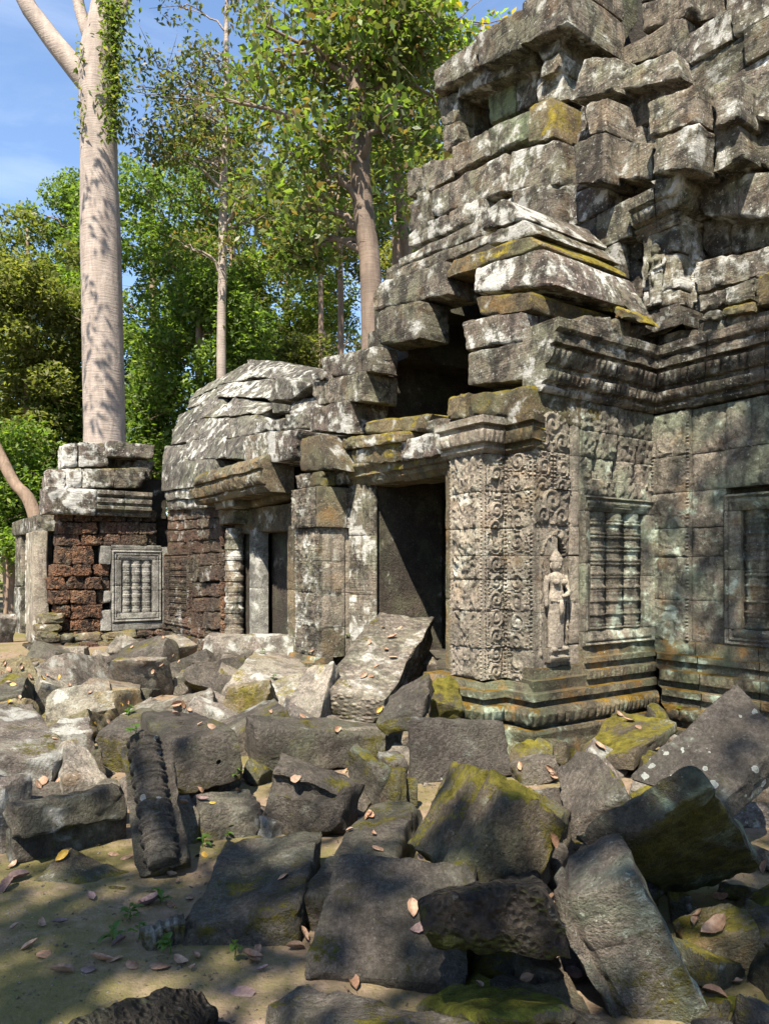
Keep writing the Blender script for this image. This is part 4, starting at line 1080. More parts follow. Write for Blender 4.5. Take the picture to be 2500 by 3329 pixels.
# carved standing figure (high relief) in the niche
def figure(name, base, H, parent, mat, facing):
    rings = [  # height, half width, half depth, forward shift
        (.00, .085, .045, .0), (.03, .095, .05, .0), (.08, .085, .045, .0), (.30, .088, .05, .0), (.44, .098, .058, .0), (.49, .10, .06, .0),
        (.515, .108, .066, .0), (.53, .098, .06, .0), (.56, .078, .05, .0), (.61, .066, .046, .0), (.66, .080, .052, .002), (.70, .092, .058, .006),
        (.735, .100, .05, .0), (.755, .085, .042, .0), (.77, .035, .032, .0), (.785, .032, .03, .0), (.80, .045, .04, .004), (.83, .055, .05, .008),
        (.865, .057, .052, .006), (.885, .060, .054, .004), (.892, .066, .058, .002), (.91, .062, .055, .0), (.93, .05, .048, .0), (.95, .042, .04, .0), (.97, .03, .03, .0), (1.0, .008, .008, .0)]
    m = 18
    vs = []; fs = []
    for (hh, rw, rd, fw) in rings:
        for t in range(m):
            th = 2 * math.pi * t / m
            x = rw * math.cos(th); y = rd * math.sin(th) - fw
            if .13 < hh < .5: y *= 1 + .10 * math.cos(th * 2) ; 
            vs.append((x, y, hh))
    for i in range(len(rings) - 1):
        for t in range(m):
            fs.append((i * m + t, i * m + (t + 1) % m, (i + 1) * m + (t + 1) % m, (i + 1) * m + t))
    fs.append(tuple(range(m))[::-1]); fs.append(tuple((len(rings) - 1) * m + t for t in range(m)))
    def tube(pts, rad, k=8):
        o = len(vs)
        P = [np.array(p) for p in pts]
        for i, p in enumerate(P):
            d = P[min(i + 1, len(P) - 1)] - P[max(i - 1, 0)]; d /= np.linalg.norm(d)
            u = np.cross(d, (0, 1, .01)); u /= np.linalg.norm(u); w = np.cross(d, u)
            for t in range(k):
                th = 2 * math.pi * t / k
                vs.append(tuple(p + rad[i] * (u * math.cos(th) + w * math.sin(th))))
        for i in range(len(P) - 1):
            for t in range(k):
                fs.append((o + i * k + t, o + i * k + (t + 1) % k, o + (i + 1) * k + (t + 1) % k, o + (i + 1) * k + t))
        fs.append(tuple(o + t for t in range(k))[::-1]); fs.append(tuple(o + (len(P) - 1) * k + t for t in range(k)))
    def ball(c, r, sx=1, sy=1, sz=1):
        o = len(vs); a, b_ = 7, 10
        for i in range(a + 1):
            ph = math.pi * i / a
            for t in range(b_):
                th = 2 * math.pi * t / b_
                vs.append((c[0] + r * sx * math.sin(ph) * math.cos(th), c[1] + r * sy * math.sin(ph) * math.sin(th), c[2] + r * sz * math.cos(ph)))
        for i in range(a):
            for t in range(b_):
                fs.append((o + i * b_ + t, o + i * b_ + (t + 1) % b_, o + (i + 1) * b_ + (t + 1) % b_, o + (i + 1) * b_ + t))
    tube([(-.095, .0, .735), (-.118, .005, .66), (-.122, .0, .57), (-.125, -.01, .46), (-.125, -.01, .42)], [.030, .026, .024, .02, .016])     # hanging arm
    tube([(.095, .0, .735), (.125, .0, .65), (.128, -.02, .585), (.07, -.06, .545), (.01, -.07, .535)], [.030, .027, .026, .022, .018])          # bent arm, hand at the waist
    ball((-.042, -.05, .675), .034); ball((.042, -.05, .675), .034)                     # chest
    ball((0, -.052, .845), .010, 1, 1.4, 1.6)                                            # nose
    ball((-.021, -.046, .857), .008, 1.5, 1, .7); ball((.021, -.046, .857), .008, 1.5, 1, .7)    # eyes
    ball((0, -.048, .822), .012, 1.7, .9, .55)                                           # lips
    ball((-.06, .0, .84), .016, .6, 1, 2.0); ball((.06, .0, .84), .016, .6, 1, 2.0)      # ears with pendants
    for q in range(9):                                                                    # belt pendants
        ball((-.09 + .0225 * q, -.058 + .02 * abs(q - 4) / 4, .49 - .012 * (1 - abs(q - 4) / 4)), .011)
    tube([(0, -.062, .5), (0, -.066, .40), (0, -.058, .30)], [.018, .022, .008])          # sash
    tube([(-.06, -.03, .01), (-.075, -.075, .0)], [.03, .022]); tube([(.04, -.03, .01), (.085, -.06, .0)], [.03, .022])
    V = np.array(vs) * H * np.array([1.22, 1.1, 1.0])
    if facing == 'R':   # local x along b, local -y out of the wall
        P = TW(base[0] + V[:, 1], base[1] + V[:, 0], base[2] + V[:, 2])
    else:
        P = TW(base[0] - V[:, 0], base[1] + V[:, 1], base[2] + V[:, 2])
    P = P + .004 * np.stack([fbm(P * 14 + k * 7, 2) for k in range(3)], -1)
    return link_mesh(name, P, fs, mat, parent)
figure('carved_figure', (-.02, .265, .91), .86, porch, M['figure'], 'R')
relief('figure_pedestal', 'R', -.02, .14, .40, .80, .92, mould([(.80, .05), (.84, .06), (.86, .03), (.9, .05), (.92, .05)]), M['carved'], porch, res=.02, dep=.12)

# ---- side wall right of the figure: false window with three turned bars
def frame_fn(c0, c1, z0, z1, wd=.13, steps=3, amp=.055):
    def f(c, z):
        e = np.minimum(np.minimum(c - c0, c1 - c), np.minimum(z - z0, z1 - z))
        k = np.clip(e / wd, 0, 1) * steps
        st = np.floor(k)
        groove = np.where((k - st) < .22, -.012, 0)
        return amp * (1 - st / steps) + groove * (e < wd)
    return f

def window(name, pl, val, c0, c1, z0, z1, bars, mat, parent, wd=.13, res=.02, rings=9, split=True):
    w = empty(name, (TW(c0, val, z0) if pl == 'L' else TW(val, c0, z0)).tolist(), parent)
    hf = frame_fn(c0, c1, z0, z1, wd, 4, .05)
    ci0, ci1, zi0, zi1 = c0 + wd, c1 - wd, z0 + wd, z1 - wd
    zs = np.linspace(z0, z1, 5)
    for (x0, x1, y0, y1) in ((c0, c1, zi1, z1), (c0, c1, z0, zi0)):
        relief('window_frame', pl, val, x0, x1, y0, y1, hf, mat, w, res=res, dep=.15)
    for (x0, x1) in ((c0, ci0), (ci1, c1)):
        zz = [zi0, zi0 + (zi1 - zi0) * rnd.uniform(.4, .6), zi1]
        for y0, y1 in zip(zz, zz[1:]):
            relief('window_frame', pl, val, x0, x1, y0, y1, hf, mat, w, res=res, dep=.15)
    relief('window_panel', pl, val + .055, ci0 - .01, ci1 + .01, zi0 - .01, zi1 + .01, None, mat, w, res=.08, dep=.1)
    bw = (ci1 - ci0) / bars
    for b_ in range(bars):
        cm = ci0 + bw * (b_ + .5)
        nzr = int((zi1 - zi0) / .012)
        zz = np.linspace(zi0, zi1, nzr)
        t = (zz - zi0) / (zi1 - zi0)
        rr = .40 * bw * (1 + .0 * t)
        rr = np.full(nzr, .42 * bw)
        ph = t * rings
        fr = ph - np.floor(ph)
        rr = rr + .12 * bw * np.where(fr < .45, np.sin(fr / .45 * np.pi * 3) ** 2, 0) - .06 * bw * np.exp(-((fr - .5) / .04) ** 2) + .012 * bw * np.sin(t * 40 + b_ * 2)
        m = 12
        vs = []; 
        for zk, rk in zip(zz, rr):
            th = np.linspace(0, 2 * np.pi, m, endpoint=False)
            cx_ = cm + rk * np.cos(th); oy = val + .06 - .62 * rk * np.sin(th)
            vs.append(TW(cx_, oy, zk) if pl == 'L' else TW(oy, cx_, zk))
        P = np.concatenate(vs)
        P = P + .008 * fbm(P * 11, 3)[:, None]
        I, J = np.meshgrid(np.arange(nzr - 1), np.arange(m), indexing='ij'); I = I.ravel(); J = J.ravel()
        F_ = np.stack([I * m + J, I * m + (J + 1) % m, (I + 1) * m + (J + 1) % m, (I + 1) * m + J], -1)
        link_mesh('window_bar', P, F_ if pl == 'R' else F_[:, ::-1], mat, w)
    return w
window('false_window', 'R', .0, .60, 1.66, .90, 2.27, 3, M['mint'], porch, wd=.14, res=.018, rings=9)
uw = empty('upper_side_wall', TW(0, 1.1, 2.3).tolist(), porch)
def finials(c, z):
    h = faint(.02, 30)(c, z)
    for mc in (.83, 1.13, 1.42):
        d = np.abs(c - mc) / .085; t = (z - 2.42) / .36
        a_ = np.where((t > 0) & (t < 1), np.clip(1 - d - t * .75, 0, 1), 0)
        h = h + np.where(a_ > 0, -.05 * np.clip(a_ * 5, 0, 1), 0)
    return h
for (z0, z1) in ((2.27, 2.62), (2.62, 2.86), (2.86, 3.12)):
    for (c0, c1) in ((.60, 1.13), (1.13, 1.68)):
        relief('carved_block', 'R', rnd.uniform(-.01, .004), c0, c1, z0, z1, finials, M['mint'], uw, res=.018, dep=.2)

# ---- entablature along the side wall and the inner wall
ENT = [(3.12, .02), (3.15, .05), (3.17, .05), (3.175, .02), (3.20, .03), (3.21, .08), (3.29, .11), (3.30, .06), (3.34, .06), (3.35, .10), (3.46, .16), (3.465, .11), (3.50, .11), (3.505, .18), (3.58, .19), (3.585, .15), (3.62, .22), (3.70, .23)]
ENTL = [(3.21, 3.29, .065, .03), (3.35, 3.46, .085, .04)]
en = empty('cornice', TW(0, 1, 3.1).tolist(), porch)
sweep('cornice_block', 'R', .0, .06, 0, 1.684, 1, ENT, ENTL, [.22, .47, .74], M['sand'], en, worn=.028)
en2 = empty('cornice', TW(-1, 1.684, 3.1).tolist(), tower)
sweep('cornice_block', 'L', 1.684, .0, 1, -2.6, 0, ENT, ENTL, [.2, .42, .66], M['sand'], en2, worn=.022)

# ---- inner wall at the right (tower): carved strip, plain blocks, second false window, plinth
rw = empty('right_wall', TW(-.5, 1.684, .9).tolist(), tower)
ZR = [.92, 1.31, 1.72, 1.99, 2.33, 2.68, 3.10]
for k_, (z0, z1) in enumerate(zip(ZR, ZR[1:])):
    relief('carved_block', 'L', 1.66 + rnd.uniform(-.005, .005), -.40, .02, z0, z1, scroll(.40, .30, -.40, .022), M['mint'], rw, res=.016, dep=.15)
    relief('carved_block', 'L', 1.70 + rnd.uniform(-.008, .008), -.74, -.40, z0, z1, scroll(.34, .2, -.74, .018, False) if z0 < 1.6 else faint(.014), M['mint'], rw, res=.018, dep=.15)
    if z0 > 2.2:
        for c1, c0 in ((-.74, -1.2), (-1.2, -1.7)):
            relief('carved_block', 'L', 1.69 + rnd.uniform(-.01, .01), c0, c1, z0, z1, faint(.016), M['mint'], rw, res=.02, dep=.15)
    relief('stone_block', 'L', 1.69 + rnd.uniform(-.01, .01), -2.6, -1.7, z0, z1, faint(.012), M['mint'], rw, res=.03, dep=.15)
window('false_window', 'L', 1.684, -1.70, -.74, .92, 2.27, 3, M['mint'], tower, wd=.15, res=.018, rings=9)
rb = empty('plinth', TW(-1, 1.5, 0).tolist(), tower)
sweep('plinth_block', 'L', 1.684, .0, 1, -2.6, 0, PLR, [(.25, .34, .09, .03), (.57, .66, .08, .03)], [.17, .4, .66], M['base'], rb, worn=.02)

# ---- corner pilaster of the upper storey: moulded base and capital, small carved figures
UC = [(4.84, .01), (4.87, .04), (4.89, .02), (4.92, .06), (4.95, .03), (4.97, .10), (5.06, .14), (5.07, .10), (5.10, .17), (5.20, .18)]
UB = [(3.84, .16), (3.92, .17), (3.93, .11), (3.98, .12), (3.99, .07), (4.04, .08), (4.05, .02), (4.10, .01)]
up = PE['upper_pilaster']
for prof, lot in ((UC, [(4.97, 5.06, .05, .03)]), (UB, None)):
    sweep('moulded_block', 'L', 1.6, .12, 0, -.32, 1, prof, lot, [.5], M['sand'], up, res=.018)
    sweep('moulded_block', 'R', -.32, 1.6, 1, 2.25, 0, prof, lot, [], M['sand'], up, res=.018)
figure('carved_figure', (-.10, 1.575, 4.14), .62, tower, M['sand'], 'L')
figure('carved_figure', (-.335, 1.85, 4.14), .62, tower, M['sand'], 'R')

# ---- left pier of the doorway
lp = empty('door_pier', TW(3.3, -.2, .5).tolist(), porch)
ZP = [.55, .91, 1.32, 1.70, 2.10, 2.58]
for i, (z0, z1) in enumerate(zip(ZP, ZP[1:])):
    top = i == len(ZP) - 2
    o_ = -.05 if top else 0
    relief('carved_block', 'L', -.25 + o_, 3.15, 3.74, z0, z1, foliage(.59, 3.15, .03), M['sand'], lp, res=.02, dep=.3)
    relief('stone_block', 'R', 3.15 + o_, -.25 + o_, .10, z0, z1, None, M['ochre'] if i in (0, 4) else M['carved'], lp, res=.05, dep=.3, worn=.008)
    relief('stone_block', 'R', 3.17 + o_, .10, .26, z0, z1, mould([(0, 0), (5, 0)]), M['white'] if top else M['carved'], lp, res=.05, dep=.3, worn=.008)

# ---- main door frame
df = empty('door_frame', TW(2, .2, .6).tolist(), porch)
def jamb(c0, c1, flip):
    def f(c, z):
        t = (c - c0) / (c1 - c0)
        if flip: t = 1 - t
        return np.interp(t, [0, .05, .06, .16, .17, .22, .23, .36, .37, .45, .46, .9, 1], [0, 0, .04, .04, .02, .02, .07, .07, .035, .035, .09, .09, .09])
    return f
for z0, z1 in ((.55, 1.3), (1.3, 2.0), (2.0, 2.62)):
    relief('door_jamb', 'L', .24, 2.72, 3.16, z0, z1, jamb(2.72, 3.16, False), M['sand'], df, res=.014, dep=.03)
    relief('door_jamb', 'L', .22, 1.00, 1.40, z0, z1, jamb(1.0, 1.40, True), M['ochre'], df, res=.016, dep=.3)
relief('door_lintel', 'L', .20, 1.0, 2.1, 2.56, 2.80, mould([(2.56, .0), (2.60, .02), (2.62, .05), (2.67, .05), (2.69, .09), (2.75, .08), (2.80, .13)]), M['mossy'], df, res=.016, dep=.4, worn=.02)
relief('door_lintel', 'L', .20, 2.1, 3.2, 2.58, 2.84, mould([(2.56, .0), (2.60, .02), (2.62, .05), (2.67, .05), (2.69, .09), (2.75, .08), (2.80, .13)]), M['mossy'], df, res=.016, dep=.4, worn=.02)

# ---- gallery: inner doorway, ringed colonnette, false window beside it
sweep('carved_lintel', 'L', .03, 7.75, 0, 5.05, 0, [(2.70, .0), (2.76, .05), (2.80, .03), (2.81, .09), (2.96, .13), (2.97, .07), (3.02, .06), (3.03, .11), (3.12, .10), (3.22, .02)], [(2.81, 2.96, .11, .06), (3.03, 3.12, .2, .03)], [.34, .7], M['ochre'], PE['inner_door_head'], res=.025, back=.4, worn=.05)
gd = empty('inner_door_frame', TW(6, .5, .5).tolist(), gallery)
for z0, z1 in ((.3, 1.3), (1.3, 2.24)):
    relief('door_jamb', 'L', .55, 6.36, 6.64, z0, z1, jamb(6.36, 6.64, False), M['wframe'], gd, res=.025, dep=.12)
    relief('door_jamb', 'L', .52, 4.75, 5.42, z0, z1, jamb(4.75, 5.42, True), M['ochre'], gd, res=.03, dep=.25)
relief('door_panel', 'L', .78, 5.9, 6.5, .3, 2.2, None, M['interior'], gd, res=.1, dep=.12)
def ringed(cx_, cy_, z0, z1, r0, rings, mat, name, parent, m=16):
    n = int((z1 - z0) / .014)
    zz = np.linspace(z0, z1, n); t = (zz - z0) / (z1 - z0)
    ph = t * rings; fr = ph - np.floor(ph)
    rr = r0 * (.86 + .14 * np.where(fr < .5, np.abs(np.sin(fr / .5 * np.pi * 3)) ** .5, .15))
    th = np.linspace(0, 2 * np.pi, m, endpoint=False)
    P = np.concatenate([np.stack([cx_ + rk * np.cos(th), cy_ + rk * np.sin(th), np.full(m, zk)], -1) for zk, rk in zip(zz, rr)])
    P = P + .008 * fbm(P * 8, 3)[:, None]
    I, J = np.meshgrid(np.arange(n - 1), np.arange(m), indexing='ij'); I = I.ravel(); J = J.ravel()
    F_ = np.stack([I * m + J, I * m + (J + 1) % m, (I + 1) * m + (J + 1) % m, (I + 1) * m + J], -1).tolist()
    F_.append(tuple((n - 1) * m + t_ for t_ in range(m)))
    return link_mesh(name, P, F_, mat, parent)
p_ = TW(7.12, .42, 0); ringed(p_[0], p_[1], .35, 2.28, .165, 11, M['sand'], 'colonnette', gallery)
relief('door_jamb', 'L', .60, 6.62, 7.5, .3, 2.3, None, M['interior'], gd, res=.1, dep=.15)
window('false_window', 'L', .35, 8.95, 10.35, .50, 1.92, 3, M['latdark'], gallery, wd=.2, res=.03, rings=8)
for k, (z0, z1, off) in enumerate(((-.1, .18, .22), (.18, .36, .10), (.36, .52, .03))):
    xs = [7.5]
    while xs[-1] < 10.5: xs.append(min(10.55, xs[-1] + rnd.uniform(.5, .8)))
    for x0, x1 in zip(xs, xs[1:]):
        stone('base_block', box8(x0 + .01, x1 - .01, .35 - off, .75, z0, z1), M['latdark'], gallery, r=.05, amp=.03)
for k, z1 in enumerate((.75, 1.15, 1.55, 1.95, 2.3)):
    z0 = (.35, .75, 1.15, 1.55, 1.95)[k]
    stone('laterite_block', box8(7.42, 7.52, .33, .62, z0 + .01, z1 - .005), M['lat'], gallery, r=.03, amp=.02)

# ---- pavilion: latticed window, cornice, narrow end doorway, stepped base
window('false_window', 'R', 10.52, -.66, .33, .55, 1.98, 3, M['wframe'], pavilion, wd=.19, res=.025, rings=7)
pw = empty('window_surround', TW(10.5, -.2, .4).tolist(), pavilion)
for bx in ((-.86, -.67, 1.70, 2.06), (-.66, .33, 1.985, 2.08), (-.80, -.67, .95, 1.18), (-.86, -.67, .40, .80), (.34, .5, 1.2, 2.05), (.34, .48, .45, 1.18), (-.66, .42, .38, .545)):
    b0, b1, z0, z1 = bx
    stone('frame_block', box8(10.50, 10.75, b0, b1, z0, z1), M['wframe'], pw, r=.015, amp=.008)
CORN = mould([(2.62, .02), (2.68, .05), (2.72, .02), (2.76, .10), (2.83, .10), (2.86, .05), (2.90, .12), (2.97, .12), (3.0, .07), (3.04, .14), (3.12, .14)])
pc = empty('cornice', TW(10.5, -.8, 2.6).tolist(), pavilion)
for c0, c1 in ((-1.88, -.98), (-.98, -.46), (-.46, .08)):
    relief('cornice_block', 'R', 10.45 + rnd.uniform(-.02, .02), c0, c1, 2.64, 3.13, CORN if c0 > -1.8 else mould([(2.6, .08), (2.7, .1), (2.9, .12), (3.1, .13)]), M['white'] if c0 < -1.8 else M['sand'], pc, res=.025, dep=.5, worn=.015)
ed = empty('end_doorway', TW(12.5, -1.7, .3).tolist(), pavilion)
def slab(a0, a1, b0, b1, z0, z1, mat, nm='door_slab', **k): stone(nm, box8(a0, a1, b0, b1, z0, z1), mat, ed, n=(5, 3, 6), r=.03, amp=.02, **k)
slab(13.85, 14.75, -1.75, -1.35, .1, 1.2, M['sand']); slab(13.85, 14.7, -1.73, -1.35, 1.2, 2.35, M['sand'])
slab(12.0, 12.35, -1.8, -1.4, .1, 2.3, M['wframe'], 'door_jamb'); slab(11.1, 12.0, -1.95, -1.7, .15, 2.35, M['carved'], 'door_slab')
slab(11.6, 14.8, -1.78, -1.3, 2.36, 2.72, M['sand'], 'door_lintel'); slab(12.3, 13.9, -1.45, -1.3, .1, 2.4, M['interior'], 'door_panel')
q_ = TW(12.2, -1.85, 0); ringed(q_[0], q_[1], .2, 2.2, .08, 14, M['sand'], 'colonnette', pavilion, 10)
pb = empty('stepped_base', TW(10.5, -1, 0).tolist(), pavilion)
for (z0, z1, off) in ((-.1, .08, .75), (.06, .22, .5), (.2, .38, .25)):
    xs = [-1.9 - off * .6]
    while xs[-1] < .3: xs.append(min(.35, xs[-1] + rnd.uniform(.35, .7)))
    for x0, x1 in zip(xs, xs[1:]):
        if x1 - x0 < .06: continue
        stone('base_block', box8(10.55 - off + rnd.uniform(-.06, .06), 11.0, x0 + .01, x1 - .01, z0, z1), M['ochre'] if rnd.random() < .6 else M['latdark'], pb, r=.06, amp=.04)
for (a0, b0, z0, h) in ((10.3, -2.05, .25, .2), (10.35, -2.02, .42, .16), (10.45, -1.95, .58, .2)):
    stone('base_block', box8(a0, a0 + .5, b0, b0 + .42, z0, z0 + h), M['ochre'], pb, r=.05, amp=.03)

